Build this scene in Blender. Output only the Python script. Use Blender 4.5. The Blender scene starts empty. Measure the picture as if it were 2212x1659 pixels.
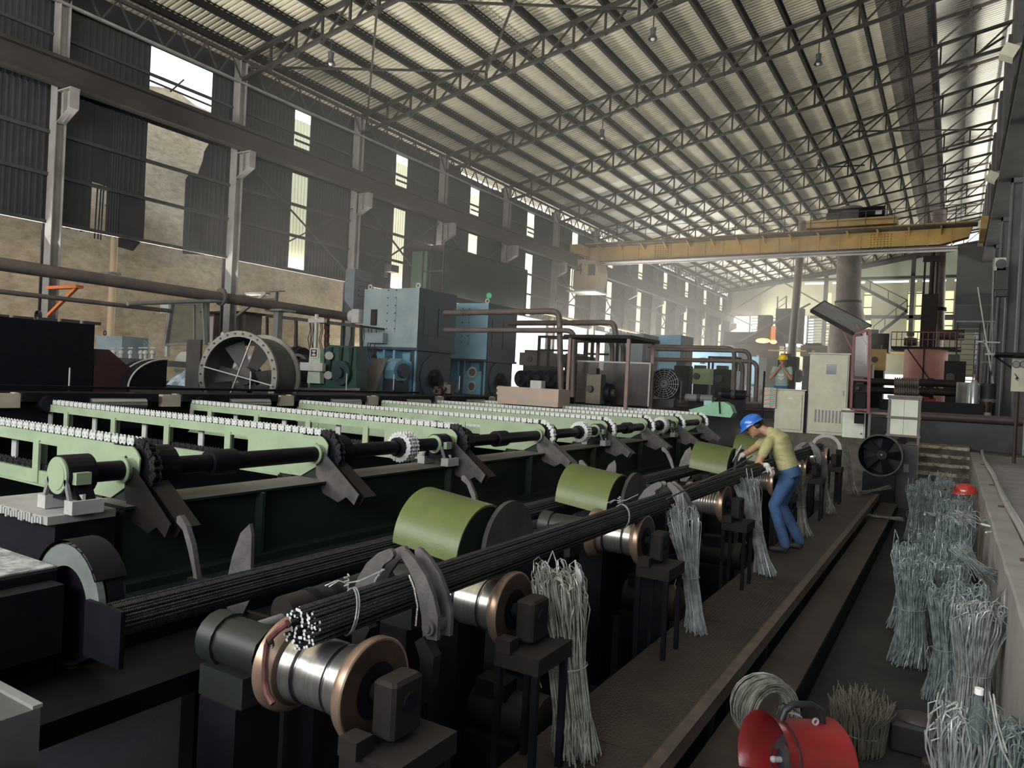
import bpy, bmesh, math, random
from mathutils import Vector, Matrix, Quaternion
random.seed(7)
PI = math.pi
C = bpy.context.scene.collection
S = bpy.context.scene

# ------------------------------------------------------------------ camera, world, lights, exposure
F_PX, YAW, PITCH, ROLL = 1576.3, 0.545124, -0.0071593, 0.0497014
CAM = Vector((0.0, 0.0, 1.9))
fw = Vector((-math.sin(YAW)*math.cos(PITCH), math.cos(YAW)*math.cos(PITCH), math.sin(PITCH)))
r0 = Vector((math.cos(YAW), math.sin(YAW), 0)); u0 = r0.cross(fw)
rt = r0*math.cos(ROLL) + u0*math.sin(ROLL); up = -r0*math.sin(ROLL) + u0*math.cos(ROLL)
cd = bpy.data.cameras.new('camera'); cam = bpy.data.objects.new('camera', cd); C.objects.link(cam)
cd.sensor_width = 36.0; cd.lens = F_PX/2212*36.0; cd.clip_start = 0.05; cd.clip_end = 500
m = Matrix((rt, up, -fw)).transposed().to_4x4(); m.translation = CAM
cam.matrix_world = m
S.camera = cam

S.view_settings.view_transform = 'Standard'
S.view_settings.look = 'None'
S.view_settings.gamma = 1.0
S.view_settings.use_curve_mapping = False
S.view_settings.exposure = 0.38
S.cycles.use_denoising = True
S.cycles.max_bounces = 7
S.cycles.diffuse_bounces = 4
S.cycles.glossy_bounces = 3
S.cycles.transmission_bounces = 6
S.cycles.transparent_max_bounces = 8
S.cycles.volume_bounces = 0
S.cycles.volume_step_rate = 4.0
S.cycles.caustics_reflective = False
S.cycles.caustics_refractive = False
S.cycles.sample_clamp_indirect = 6.0

w = bpy.data.worlds.new('sky'); S.world = w; w.use_nodes = True
nt = w.node_tree; nt.nodes.clear()
wo = nt.nodes.new('ShaderNodeOutputWorld'); bg = nt.nodes.new('ShaderNodeBackground')
tc = nt.nodes.new('ShaderNodeTexCoord'); sp = nt.nodes.new('ShaderNodeSeparateXYZ'); cr = nt.nodes.new('ShaderNodeValToRGB')
nt.links.new(tc.outputs['Generated'], sp.inputs[0]); nt.links.new(sp.outputs['Z'], cr.inputs[0])
cr.color_ramp.elements[0].position = 0.0; cr.color_ramp.elements[0].color = (1.0, 0.97, 0.90, 1)
cr.color_ramp.elements[1].position = 0.7; cr.color_ramp.elements[1].color = (0.62, 0.78, 1.0, 1)
nt.links.new(cr.outputs[0], bg.inputs['Color']); bg.inputs['Strength'].default_value = 2.0
nt.links.new(bg.outputs[0], wo.inputs[0])

def area(name, loc, target, sx, sy, power, col=(1, 1, 1), spread=180):
    l = bpy.data.lights.new(name, 'AREA'); l.shape = 'RECTANGLE'; l.size = sx; l.size_y = sy
    l.energy = power; l.color = col; l.spread = math.radians(spread)
    o = bpy.data.objects.new(name, l); C.objects.link(o); o.location = loc
    o.rotation_euler = (Vector(target) - Vector(loc)).to_track_quat('-Z', 'Y').to_euler()
    return o

# LIGHTS-BEGIN
# area lamps added to strengthen daylight at the open end and along the sides
area('daylight_fill_open_end', (-10.0, -7.4, 6.4), (-8.0, 20.0, 21.0), 24, 5.5, 3000, (1.0, 0.97, 0.92))
area('daylight_fill_left_side', (-21.4, 53.0, 3.6), (-2.0, 48.0, 16.0), 54, 4.0, 6500, (1.0, 0.95, 0.86))
area('fill_right_bay', (11.5, 48.0, 8.0), (-5.0, 42.0, 19.0), 60, 7.0, 9000, (1.0, 0.97, 0.9))
area('daylight_fill_far_left', (-19.0, 76.0, 8.0), (-4.0, 74.0, 9.0), 8, 4.0, 1800, (1.0, 0.96, 0.80))
# added upward lamps brightening the roof in place of light off the ground
area('roof_fill_left', (-21.3, 36.0, 4.8), (-9.0, 36.0, 17.5), 86, 2.5, 4200, (1.0, 0.95, 0.85), 95)
area('roof_fill_right', (11.6, 30.0, 5.0), (1.0, 30.0, 14.5), 80, 4.0, 6500, (1.0, 0.96, 0.86), 95)
area('roof_fill_open_end', (-9.0, -7.8, 4.5), (-9.0, 4.0, 14.5), 24, 2.5, 1700, (1.0, 0.96, 0.88), 95)
# LIGHTS-END
# ------------------------------------------------------------------ pixel -> world point on a real plane
def at(px, py, ax, val):
    d = rt*(px-1106) + up*(829.5-py) + fw*F_PX
    t = (val - CAM[ax])/d[ax]
    return CAM + d*t

# ------------------------------------------------------------------ materials
MATS = {}
def mat(name, c1, c2=None, scale=6.0, rough=0.6, metal=0.0, bump=0.0, bscale=40.0, dust=None, damt=0.6, emit=None, estr=0.0, spec=0.5, coat=0.0, lo=0.35, hi=0.65, stretch=None):
    if name in MATS: return MATS[name]
    m = bpy.data.materials.new(name); m.use_nodes = True; nt = m.node_tree; N = nt.nodes; L = nt.links
    b = N['Principled BSDF']
    b.inputs['Roughness'].default_value = rough; b.inputs['Metallic'].default_value = metal
    b.inputs['Specular IOR Level'].default_value = spec; b.inputs['Coat Weight'].default_value = coat
    b.inputs['Base Color'].default_value = (*c1, 1)
    tcn = N.new('ShaderNodeTexCoord'); src = tcn.outputs['Object']
    if stretch:
        mp = N.new('ShaderNodeMapping'); L.new(src, mp.inputs[0]); mp.inputs['Scale'].default_value = stretch; src = mp.outputs[0]
    col = None
    if c2 is not None:
        n = N.new('ShaderNodeTexNoise'); n.inputs['Scale'].default_value = scale; n.inputs['Detail'].default_value = 6
        n.inputs['Roughness'].default_value = 0.65
        L.new(src, n.inputs['Vector'])
        r = N.new('ShaderNodeValToRGB'); r.color_ramp.elements[0].position = lo; r.color_ramp.elements[1].position = hi
        r.color_ramp.elements[0].color = (*c1, 1); r.color_ramp.elements[1].color = (*c2, 1)
        L.new(n.outputs['Fac'], r.inputs[0]); col = r.outputs[0]
    if dust:
        g = N.new('ShaderNodeNewGeometry'); s = N.new('ShaderNodeSeparateXYZ'); L.new(g.outputs['Normal'], s.inputs[0])
        mr = N.new('ShaderNodeMapRange'); mr.inputs[1].default_value = 0.55; mr.inputs[2].default_value = 0.95
        mr.inputs[3].default_value = 0; mr.inputs[4].default_value = damt; L.new(s.outputs['Z'], mr.inputs[0])
        mx = N.new('ShaderNodeMix'); mx.data_type = 'RGBA'; L.new(mr.outputs[0], mx.inputs[0])
        if col: L.new(col, mx.inputs[6])
        else: mx.inputs[6].default_value = (*c1, 1)
        mx.inputs[7].default_value = (*dust, 1); col = mx.outputs[2]
        if rough < 0.75:
            rm = N.new('ShaderNodeMapRange'); rm.inputs[3].default_value = rough; rm.inputs[4].default_value = 0.85
            L.new(mr.outputs[0], rm.inputs[0]); L.new(rm.outputs[0], b.inputs['Roughness'])
    if col: L.new(col, b.inputs['Base Color'])
    if bump:
        n2 = N.new('ShaderNodeTexNoise'); n2.inputs['Scale'].default_value = bscale; n2.inputs['Detail'].default_value = 4
        L.new(src, n2.inputs['Vector'])
        bp = N.new('ShaderNodeBump'); bp.inputs['Strength'].default_value = bump; bp.inputs['Distance'].default_value = 0.02
        L.new(n2.outputs['Fac'], bp.inputs['Height']); L.new(bp.outputs[0], b.inputs['Normal'])
    if emit:
        b.inputs['Emission Color'].default_value = (*emit, 1); b.inputs['Emission Strength'].default_value = estr
    MATS[name] = m
    return m

def translucent(name, c, k=0.75):
    m = bpy.data.materials.new(name); m.use_nodes = True; N = m.node_tree.nodes; L = m.node_tree.links
    N.clear(); o = N.new('ShaderNodeOutputMaterial'); t = N.new('ShaderNodeBsdfTranslucent'); d = N.new('ShaderNodeBsdfDiffuse')
    t.inputs[0].default_value = (*c, 1); d.inputs[0].default_value = (c[0]*.7, c[1]*.7, c[2]*.7, 1)
    mx = N.new('ShaderNodeMixShader'); mx.inputs[0].default_value = k
    L.new(d.outputs[0], mx.inputs[1]); L.new(t.outputs[0], mx.inputs[2]); L.new(mx.outputs[0], o.inputs[0])
    return m

def glassy(name, c, alpha):
    m = bpy.data.materials.new(name); m.use_nodes = True; N = m.node_tree.nodes; L = m.node_tree.links
    N.clear(); o = N.new('ShaderNodeOutputMaterial'); t = N.new('ShaderNodeBsdfTransparent'); g = N.new('ShaderNodeBsdfPrincipled')
    t.inputs[0].default_value = (*c, 1); g.inputs['Base Color'].default_value = (c[0]*.25, c[1]*.25, c[2]*.25, 1); g.inputs['Roughness'].default_value = .15
    mx = N.new('ShaderNodeMixShader'); mx.inputs[0].default_value = alpha
    L.new(t.outputs[0], mx.inputs[1]); L.new(g.outputs[0], mx.inputs[2]); L.new(mx.outputs[0], o.inputs[0])
    return m

dustc = (0.22, 0.19, 0.16)
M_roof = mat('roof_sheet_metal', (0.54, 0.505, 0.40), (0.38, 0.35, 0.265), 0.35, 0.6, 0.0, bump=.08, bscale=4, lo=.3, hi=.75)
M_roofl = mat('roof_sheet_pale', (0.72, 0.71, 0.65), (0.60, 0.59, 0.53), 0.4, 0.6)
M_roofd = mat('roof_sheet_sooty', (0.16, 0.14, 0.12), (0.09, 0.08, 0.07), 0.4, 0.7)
M_steel = mat('dark_structural_steel', (0.055, 0.052, 0.052), (0.030, 0.029, 0.030), 1.5, 0.6, dust=(0.10, .09, .08), damt=.5)
M_truss = mat('truss_steel', (0.034, 0.030, 0.027), (0.020, 0.018, 0.017), 1.2, 0.65, spec=.25)
M_col = mat('column_grey_paint', (0.30, 0.29, 0.28), (0.20, 0.19, 0.18), 1.2, 0.6)
M_siding = mat('sooty_siding', (0.034, 0.034, 0.038), (0.020, 0.020, 0.023), 0.6, 0.7, bump=.1, bscale=6)
M_tan = mat('tan_plastered_wall', (0.68, 0.53, 0.34), (0.36, 0.28, 0.18), 2.4, 0.95, bump=1.0, bscale=5.0, lo=.3, hi=.72, stretch=(1, 1, 1.8))
M_ground = mat('pale_ground', (0.62, 0.52, 0.40), (0.5, 0.42, 0.32), 0.3, 0.95)
M_trans = translucent('translucent_sheet', (0.93, 0.92, 0.66))
M_floor = mat('mill_floor', (0.009, 0.013, 0.022), (0.006, 0.008, 0.013), 1.6, 0.8, bump=.3, bscale=10)
M_lowfloor = mat('corridor_floor', (0.040, 0.037, 0.034), (0.016, 0.017, 0.022), 1.3, 0.85, bump=.25, bscale=30)
M_black = mat('black_oily_iron', (0.006, 0.006, 0.010), (0.012, 0.011, 0.015), 5, 0.5, dust=(0.03, 0.028, .03), damt=.4, spec=.12)
M_black2 = mat('black_greasy_steel', (0.006, 0.006, 0.011), (0.010, 0.010, 0.014), 8, 0.45, spec=.16)
M_dgreen2 = mat('shaded_dark_green', (0.012, 0.022, 0.015), (0.008, 0.014, 0.010), 2, 0.6, spec=.3)  # near-black green holding the shade of guard end faces and beam ledge
M_green = mat('sage_green_paint', (0.33, 0.42, 0.27), (0.26, 0.345, 0.215), 3, 0.5, bump=.06, bscale=30, dust=(0.32, .36, .26), damt=.4)
M_dgreen = mat('dark_green_beam', (0.016, 0.028, 0.018), (0.010, 0.018, 0.012), 2, 0.6, dust=(0.20, 0.185, 0.17), damt=.9, spec=.3)
M_guard = mat('guard_green_paint', (0.115, 0.145, 0.036), (0.080, 0.11, 0.030), 3, 0.42, bump=.06, bscale=60)
M_mint = mat('mint_green_paint', (0.30, 0.62, 0.40), (0.24, 0.5, 0.32), 3, 0.5)
M_chain = mat('oiled_chain_steel', (0.78, 0.80, 0.77), (0.55, 0.57, 0.56), 60, 0.3, 0.2)
M_chaind = mat('greasy_chain', (0.05, 0.05, 0.055), (0.03, 0.03, 0.035), 40, 0.3, 0.5)
M_polish = mat('polished_roller_steel', (0.62, 0.60, 0.56), (0.42, 0.40, 0.38), 3, 0.28, 0.9, stretch=(14, .3, .3))
M_rust = mat('rusty_steel', (0.085, 0.050, 0.033), (0.045, 0.028, 0.02), 6, 0.55, 0.3, bump=.1, bscale=60)
M_copper = mat('worn_coppery_edge', (0.50, 0.34, 0.24), (0.34, 0.23, 0.17), 6, 0.35, 0.7)
M_inner = mat('greasy_inner_link', (0.03, 0.032, 0.032), None, rough=.3, metal=.2)
M_rustd = mat('dark_rusty_iron', (0.020, 0.015, 0.013), (0.010, 0.009, 0.009), 6, 0.65, dust=(0.055, .045, .04), damt=.4, spec=.25)
M_clamp = mat('worn_clamp_steel', (0.16, 0.145, 0.14), (0.095, 0.09, 0.09), 12, 0.5, 0.4, bump=.1, bscale=80)
M_weld = mat('weld_bead', (0.5, 0.48, 0.46), None, rough=.3, metal=.8, bump=.5, bscale=200)
M_rebar = mat('ribbed_rebar', (0.075, 0.075, 0.078), (0.035, 0.035, 0.038), 30, 0.42, 0.65)
def rib_bump(m):
    nt = m.node_tree; N = nt.nodes; L = nt.links; t = N.new('ShaderNodeTexCoord'); w_ = N.new('ShaderNodeTexWave'); w_.bands_direction = 'Y'; w_.inputs['Scale'].default_value = 40; w_.inputs['Distortion'].default_value = 0
    bp = N.new('ShaderNodeBump'); bp.inputs['Strength'].default_value = .9; bp.inputs['Distance'].default_value = .0015
    L.new(t.outputs['Object'], w_.inputs['Vector']); L.new(w_.outputs['Fac'], bp.inputs['Height']); L.new(bp.outputs[0], N['Principled BSDF'].inputs['Normal'])
rib_bump(M_rebar)
M_cut = mat('fresh_cut_steel', (0.85, 0.88, 0.86), (0.6, 0.62, 0.62), 80, 0.45, 0.2)
M_wire = mat('galvanised_wire', (0.52, 0.56, 0.54), (0.20, 0.22, 0.215), 14, 0.34, 0.25)
M_wired = mat('dull_wire', (0.32, 0.32, 0.28), (0.13, 0.13, 0.12), 12, 0.42, 0.25)
M_plate = mat('brown_walkway_plate', (0.070, 0.052, 0.041), (0.038, 0.030, 0.026), 1.7, 0.6, bump=.15, bscale=20)
M_conc = mat('pale_concrete', (0.40, 0.385, 0.37), (0.29, 0.28, 0.27), 2.2, 0.85, bump=.2, bscale=30)
M_concd = mat('grimy_concrete', (0.16, 0.145, 0.12), (0.06, 0.055, 0.048), 3.5, 0.9, bump=.4, bscale=14)
M_conct = mat('worn_step_edge', (0.55, 0.52, 0.40), (0.14, 0.125, 0.10), 4, 0.9, bump=.3, bscale=14, lo=.42, hi=.58)
M_blue = mat('motor_blue_paint', (0.20, 0.40, 0.52), (0.14, 0.30, 0.42), 2, 0.5, dust=(0.3, .35, .38), damt=.4)
M_bluegrey = mat('blue_grey_cooler_paint', (0.30, 0.37, 0.39), (0.21, 0.275, 0.31), 1.3, 0.5)
M_navy = mat('navy_paint_and_shade', (0.035, 0.055, 0.075), (0.022, 0.036, 0.052), 2, 0.5)  # dark navy; on motor sides it also carries their shade
M_cream = mat('cream_cabinet_paint', (0.60, 0.60, 0.47), (0.47, 0.47, 0.36), 2.5, 0.5, bump=.03, bscale=10)
M_white = mat('white_cabinet_paint', (0.74, 0.78, 0.66), (0.62, 0.66, 0.56), 2.5, 0.5)
M_yellow = mat('crane_yellow_paint', (0.52, 0.33, 0.09), (0.34, 0.22, 0.07), 0.8, 0.55, dust=(.2, .15, .09), damt=.7)
M_ypipe = mat('yellow_gas_pipe', (0.6, 0.42, 0.12), None, rough=.5)
M_red = mat('scuffed_red_plastic', (0.30, 0.022, 0.024), (0.20, 0.028, 0.026), 5, 0.30, bump=.12, bscale=14)
M_redp = mat('dark_red_paint', (0.22, 0.03, 0.03), (0.12, 0.025, 0.025), 3, 0.5)
M_salmon = mat('salmon_primer', (0.42, 0.20, 0.16), (0.30, 0.15, 0.12), 1, 0.7)
M_purp = mat('purplish_primer_pipe', (0.105, 0.072, 0.072), (0.065, 0.05, 0.052), 2, 0.55, dust=(.16, .13, .12), damt=.5)
M_pipe = mat('dusty_brown_pipe', (0.15, 0.12, 0.105), (0.09, 0.075, 0.07), 2, 0.55)
M_grey = mat('mid_grey_metal', (0.26, 0.26, 0.25), (0.17, 0.17, 0.165), 3, 0.5)
M_lgrey = mat('light_grey_metal', (0.5, 0.5, 0.48), (0.38, 0.38, 0.37), 3, 0.45)
M_rubber = mat('black_plastic', (0.02, 0.02, 0.022), None, rough=.45)
M_glass = glassy('dusty_glass', (0.75, 0.8, 0.78), 0.25)
M_ggreen = glassy('green_glass', (0.18, 0.75, 0.45), 0.35)
M_skin = mat('tanned_skin', (0.46, 0.25, 0.16), (0.40, 0.21, 0.13), 10, 0.5)
M_tee = mat('olive_yellow_cotton', (0.44, 0.41, 0.20), (0.38, 0.35, 0.165), 5, 0.9, bump=1.0, bscale=7, stretch=(1, 1, 3))
M_teal = mat('grey_green_cotton', (0.30, 0.40, 0.36), (0.25, 0.34, 0.31), 8, 0.9, bump=.3, bscale=14)
M_jean = mat('blue_denim', (0.060, 0.14, 0.30), (0.035, 0.075, 0.17), 6, 0.85, bump=.4, bscale=14)
M_glove = mat('white_cotton_glove', (0.80, 0.78, 0.74), (0.5, 0.48, 0.45), 20, 0.9, bump=.3, bscale=60)
M_hair = mat('black_hair', (0.015, 0.012, 0.010), None, rough=.5)
M_bhat = mat('blue_helmet_plastic', (0.03, 0.17, 0.62), (0.025, 0.14, 0.52), 8, 0.25, coat=.3)
M_yhat = mat('yellow_helmet_plastic', (0.85, 0.60, 0.02), None, rough=.3)
M_rhat = mat('red_helmet_plastic', (0.50, 0.05, 0.035), None, rough=.2, coat=.4)
M_boot = mat('dark_boot', (0.03, 0.028, 0.03), None, rough=.6)
M_fire = mat('glowing_flame', (1, .4, .08), None, emit=(1.0, 0.36, 0.05), estr=9.0)
M_lampon = mat('lit_lamp', (1, 1, 1), None, emit=(1.0, 0.98, 0.9), estr=14.0)
M_orange = mat('orange_paint', (0.7, 0.22, 0.07), None, rough=.6)

# ------------------------------------------------------------------ geometry helpers
OFF = {}
class MB:
    def __init__(s): s.v = []; s.f = []; s.mi = []; s.cur = 0
    def add(s, vs, fs):
        o = len(s.v); s.v += [tuple(v) for v in vs]
        for f in fs: s.f.append([i+o for i in f]); s.mi.append(s.cur)
        return s
    def box(s, c, d, R=None):
        hx, hy, hz = d[0]/2, d[1]/2, d[2]/2; c = Vector(c)
        vs = [Vector((x, y, z)) for x in (-hx, hx) for y in (-hy, hy) for z in (-hz, hz)]
        if R is not None: vs = [R @ v for v in vs]
        return s.add([v+c for v in vs], [(0, 1, 3, 2), (4, 6, 7, 5), (0, 4, 5, 1), (2, 3, 7, 6), (0, 2, 6, 4), (1, 5, 7, 3)])
    def bb(s, a, b):
        a = Vector(a); b = Vector(b)
        return s.box((a+b)/2, [abs(b[i]-a[i]) for i in range(3)])
    def cbox(s, c, d, ch=0.01):
        # chamfered box (vertical + top edges)
        hx, hy, hz = d[0]/2, d[1]/2, d[2]/2
        def ring(z, k): 
            a, b = hx-k, hy-k
            return [(-a+ch, -b, z), (a-ch, -b, z), (a, -b+ch, z), (a, b-ch, z), (a-ch, b, z), (-a+ch, b, z), (-a, b-ch, z), (-a, -b+ch, z)]
        rs = [ring(-hz, ch), ring(-hz+ch, 0), ring(hz-ch, 0), ring(hz, ch)]
        vs = [Vector(v)+Vector(c) for r in rs for v in r]; fs = []
        for k in range(3):
            for i in range(8): j = (i+1) % 8; fs.append((k*8+i, k*8+j, k*8+8+j, k*8+8+i))
        fs.append(tuple(range(7, -1, -1))); fs.append(tuple(range(24, 32)))
        return s.add(vs, fs)
    def bar(s, p0, p1, wd, ht, upv=(0, 0, 1)):
        p0 = Vector(p0); p1 = Vector(p1); d = (p1-p0); L = d.length
        if L < 1e-6: return s
        x = d/L; u = Vector(upv)
        if abs(x.dot(u)) > .99: u = Vector((0, 1, 0))
        y = u.cross(x).normalized(); z = x.cross(y)
        R = Matrix((x, y, z)).transposed()
        return s.box((p0+p1)/2, (L, wd, ht), R)
    def cyl(s, p0, p1, r, n=12, r2=None, cap=True):
        p0 = Vector(p0); p1 = Vector(p1); r2 = r if r2 is None else r2
        z = (p1-p0).normalized(); a = Vector((0, 0, 1)) if abs(z.z) < .9 else Vector((1, 0, 0))
        x = a.cross(z).normalized(); y = z.cross(x)
        vs = []
        for p, rr in ((p0, r), (p1, r2)):
            for i in range(n): t = 2*PI*i/n; vs.append(p + x*math.cos(t)*rr + y*math.sin(t)*rr)
        fs = [(i, (i+1) % n, n+(i+1) % n, n+i) for i in range(n)]
        if cap: fs += [tuple(range(n-1, -1, -1)), tuple(range(n, 2*n))]
        return s.add(vs, fs)
    def tube(s, path, r, n=6, cap=True, rs=None):
        P = [Vector(p) for p in path]; vs = []; fs = []; prev = None
        for k, p in enumerate(P):
            d = (P[min(k+1, len(P)-1)] - P[max(k-1, 0)])
            if d.length < 1e-9: d = Vector((0, 0, 1))
            d.normalize()
            if prev is None:
                a = Vector((0, 0, 1)) if abs(d.z) < .9 else Vector((1, 0, 0)); x = a.cross(d).normalized()
            else:
                x = prev - d*prev.dot(d)
                x = x.normalized() if x.length > 1e-6 else Vector((1, 0, 0))
            prev = x; y = d.cross(x); rr = rs[k] if rs else r
            for i in range(n): t = 2*PI*i/n; vs.append(p + x*math.cos(t)*rr + y*math.sin(t)*rr)
        for k in range(len(P)-1):
            for i in range(n): j = (i+1) % n; fs.append((k*n+i, k*n+j, k*n+n+j, k*n+n+i))
        if cap: fs += [tuple(range(n-1, -1, -1)), tuple(range((len(P)-1)*n, len(P)*n))]
        return s.add(vs, fs)
    def lathe(s, prof, o, ax, n=24, close=False, a0=0, a1=2*PI):
        # prof: list of (t along axis, radius)
        o = Vector(o); z = Vector(ax).normalized(); a = Vector((0, 0, 1)) if abs(z.z) < .9 else Vector((1, 0, 0))
        x = a.cross(z).normalized(); y = z.cross(x); full = abs(a1-a0-2*PI) < 1e-6
        m_ = n if full else n+1; vs = []; fs = []
        for t, r in prof:
            for i in range(m_): q = a0+(a1-a0)*i/n; vs.append(o + z*t + x*math.cos(q)*r + y*math.sin(q)*r)
        for k in range(len(prof)-1):
            for i in range(n): j = (i+1) % m_; fs.append((k*m_+i, k*m_+j, (k+1)*m_+j, (k+1)*m_+i))
        if close and full: fs += [tuple(range(m_-1, -1, -1)), tuple(range((len(prof)-1)*m_, len(prof)*m_))]
        return s.add(vs, fs)
    def prism(s, poly, o, ux, uy, th):
        # poly 2D (simple), extruded by th along ux x uy, centred
        o = Vector(o); ux = Vector(ux); uy = Vector(uy); n = ux.cross(uy).normalized(); k = len(poly)
        vs = [o + ux*p[0] + uy*p[1] - n*th/2 for p in poly] + [o + ux*p[0] + uy*p[1] + n*th/2 for p in poly]
        fs = [tuple(range(k-1, -1, -1)), tuple(range(k, 2*k))] + [(i, (i+1) % k, k+(i+1) % k, k+i) for i in range(k)]
        return s.add(vs, fs)
    def sphere(s, c, r, nu=14, nv=9, sc=(1, 1, 1), R=None):
        c = Vector(c); vs = [Vector((0, 0, -r*sc[2]))]; fs = []
        for j in range(1, nv):
            ph = -PI/2+PI*j/nv
            for i in range(nu): t = 2*PI*i/nu; vs.append(Vector((r*math.cos(ph)*math.cos(t)*sc[0], r*math.cos(ph)*math.sin(t)*sc[1], r*math.sin(ph)*sc[2])))
        vs.append(Vector((0, 0, r*sc[2])))
        for i in range(nu): fs.append((0, 1+(i+1) % nu, 1+i))
        for j in range(nv-2):
            for i in range(nu): a = 1+j*nu; fs.append((a+i, a+(i+1) % nu, a+nu+(i+1) % nu, a+nu+i))
        a = 1+(nv-2)*nu; t_ = len(vs)-1
        for i in range(nu): fs.append((a+i, a+(i+1) % nu, t_))
        if R is not None: vs = [R @ v for v in vs]
        return s.add([v+c for v in vs], fs)
    def build(s, name, material, parent=None, smooth=False, angle=40, loc=None):
        off = OFF.get(parent.name, Vector((0, 0, 0))) if parent is not None else Vector(loc or (0, 0, 0))
        me = bpy.data.meshes.new(name)
        me.from_pydata([tuple(Vector(v)-off) for v in s.v], [], s.f)
        ml = material if isinstance(material, (list, tuple)) else [material]
        for q in ml: me.materials.append(q)
        if len(ml) > 1: me.polygons.foreach_set('material_index', s.mi)
        bm = bmesh.new(); bm.from_mesh(me); bmesh.ops.recalc_face_normals(bm, faces=bm.faces); bm.to_mesh(me); bm.free()
        if smooth:
            me.polygons.foreach_set('use_smooth', [True]*len(me.polygons)); me.set_sharp_from_angle(angle=math.radians(angle))
        me.update()
        o = bpy.data.objects.new(name, me); C.objects.link(o)
        if parent is not None:
            o.parent = parent; OFF[o.name] = off
        else:
            o.location = off; OFF[o.name] = off
        return o

def tag(o, label=None, cat=None, group=None, kind=None):
    if label: o['label'] = label
    if cat: o['category'] = cat
    if group: o['group'] = group
    if kind: o['kind'] = kind
    return o
def thing(name, label, cat, loc, group=None, kind=None):
    o = bpy.data.objects.new(name, None); C.objects.link(o); o.location = loc; o.empty_display_size = .1
    OFF[o.name] = Vector(loc)
    return tag(o, label, cat, group, kind)
def inst(src, parent, loc, rot=None, sc=None, name=None):
    """another object sharing src's mesh, in world coordinates minus the parent's base"""
    o = src.copy(); C.objects.link(o); o.parent = parent
    off = OFF.get(parent.name, Vector((0, 0, 0))) if parent is not None else Vector((0, 0, 0))
    o.location = Vector(loc)-off
    if rot: o.rotation_euler = rot
    if sc: o.scale = sc
    OFF[o.name] = off
    return o
def copy_tree(o, loc=None, rz=None, label=None, group=None, parent=None, sc=None):
    c = o.copy(); C.objects.link(c); c.parent = parent
    if loc is not None: c.location = loc
    if rz is not None: c.rotation_euler = (0, 0, rz)
    if sc is not None: c.scale = sc
    if label: c['label'] = label
    if group: c['group'] = group
    OFF[c.name] = Vector(loc) if loc is not None else OFF.get(o.name, Vector((0, 0, 0)))
    for ch in list(o.children): copy_tree(ch, parent=c)
    return c
def remesh(o, vox, smooth_it=4, sub=0):
    """fuse the shells of o into one continuous surface"""
    md = o.modifiers.new('r', 'REMESH'); md.mode = 'VOXEL'; md.voxel_size = vox
    if smooth_it:
        s_ = o.modifiers.new('s', 'SMOOTH'); s_.factor = .5; s_.iterations = smooth_it
    dg = bpy.context.evaluated_depsgraph_get(); ev = o.evaluated_get(dg)
    me = bpy.data.meshes.new_from_object(ev); mats = [q for q in o.data.materials]
    o.modifiers.clear(); o.data = me
    me.materials.clear()
    for q in mats: me.materials.append(q)
    me.polygons.foreach_set('use_smooth', [True]*len(me.polygons)); me.update()
    return o
def loft(mb, rings, n=16):
    """rings: (centre, axis u, axis v, ru, rv) -> closed skin"""
    vs = []; fs = []
    for c, u, v, ru, rv in rings:
        c = Vector(c); u = Vector(u).normalized(); v = Vector(v).normalized()
        for i in range(n): t = 2*PI*i/n; vs.append(c+u*math.cos(t)*ru+v*math.sin(t)*rv)
    for k in range(len(rings)-1):
        for i in range(n): j = (i+1) % n; fs.append((k*n+i, k*n+j, k*n+n+j, k*n+n+i))
    fs += [tuple(range(n-1, -1, -1)), tuple(range((len(rings)-1)*n, len(rings)*n))]
    return mb.add(vs, fs)
X, Y_, Z = Vector((1, 0, 0)), Vector((0, 1, 0)), Vector((0, 0, 1))
# ------------------------------------------------------------------ the hall: floors
WX = -21.6; RZ0 = 12.45; SL = 0.19
def roof_z(x): return RZ0 + SL*(x+21.6)
BAY = [10.65+5.88*k for k in range(-3, 13)]     # column lines along the hall; the gable stands on the last

def structure(o): return tag(o, kind='structure')
b = MB(); b.bb((-21.9, -12, -0.9), (-1.85, 22.0, -0.6)); structure(b.build('floor', M_floor))              # pit under the machines
b = MB(); b.bb((-0.9, -6, -0.75), (.38, 21.4, -.45)); b.bb((-1.85, -6, -.8), (-.9, 21.4, -.5)); structure(b.build('floor', M_lowfloor))  # corridor beside the walkway
b = MB(); b.bb((-21.9, -12, -.6), (-11.2, 22, 1.28)); b.bb((-21.9, 22.3, -.6), (14, 82, 1.30)); structure(b.build('floor', M_floor))      # raised mill floor
b = MB(); b.bb((-4.6, 18.4, -.6), (-1.1, 22.0, .93)); structure(b.build('floor', M_concd))       # cabinet plinth
b = MB(); b.bb((.58, -6, -.6), (14, 22.2, .62)); structure(b.build('floor', M_conc))            # raised platform on the right
b = MB(); b.bb((-60, -30, -1.2), (-21.95, 110, 1.0)); structure(b.build('outside_ground', M_ground))

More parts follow.
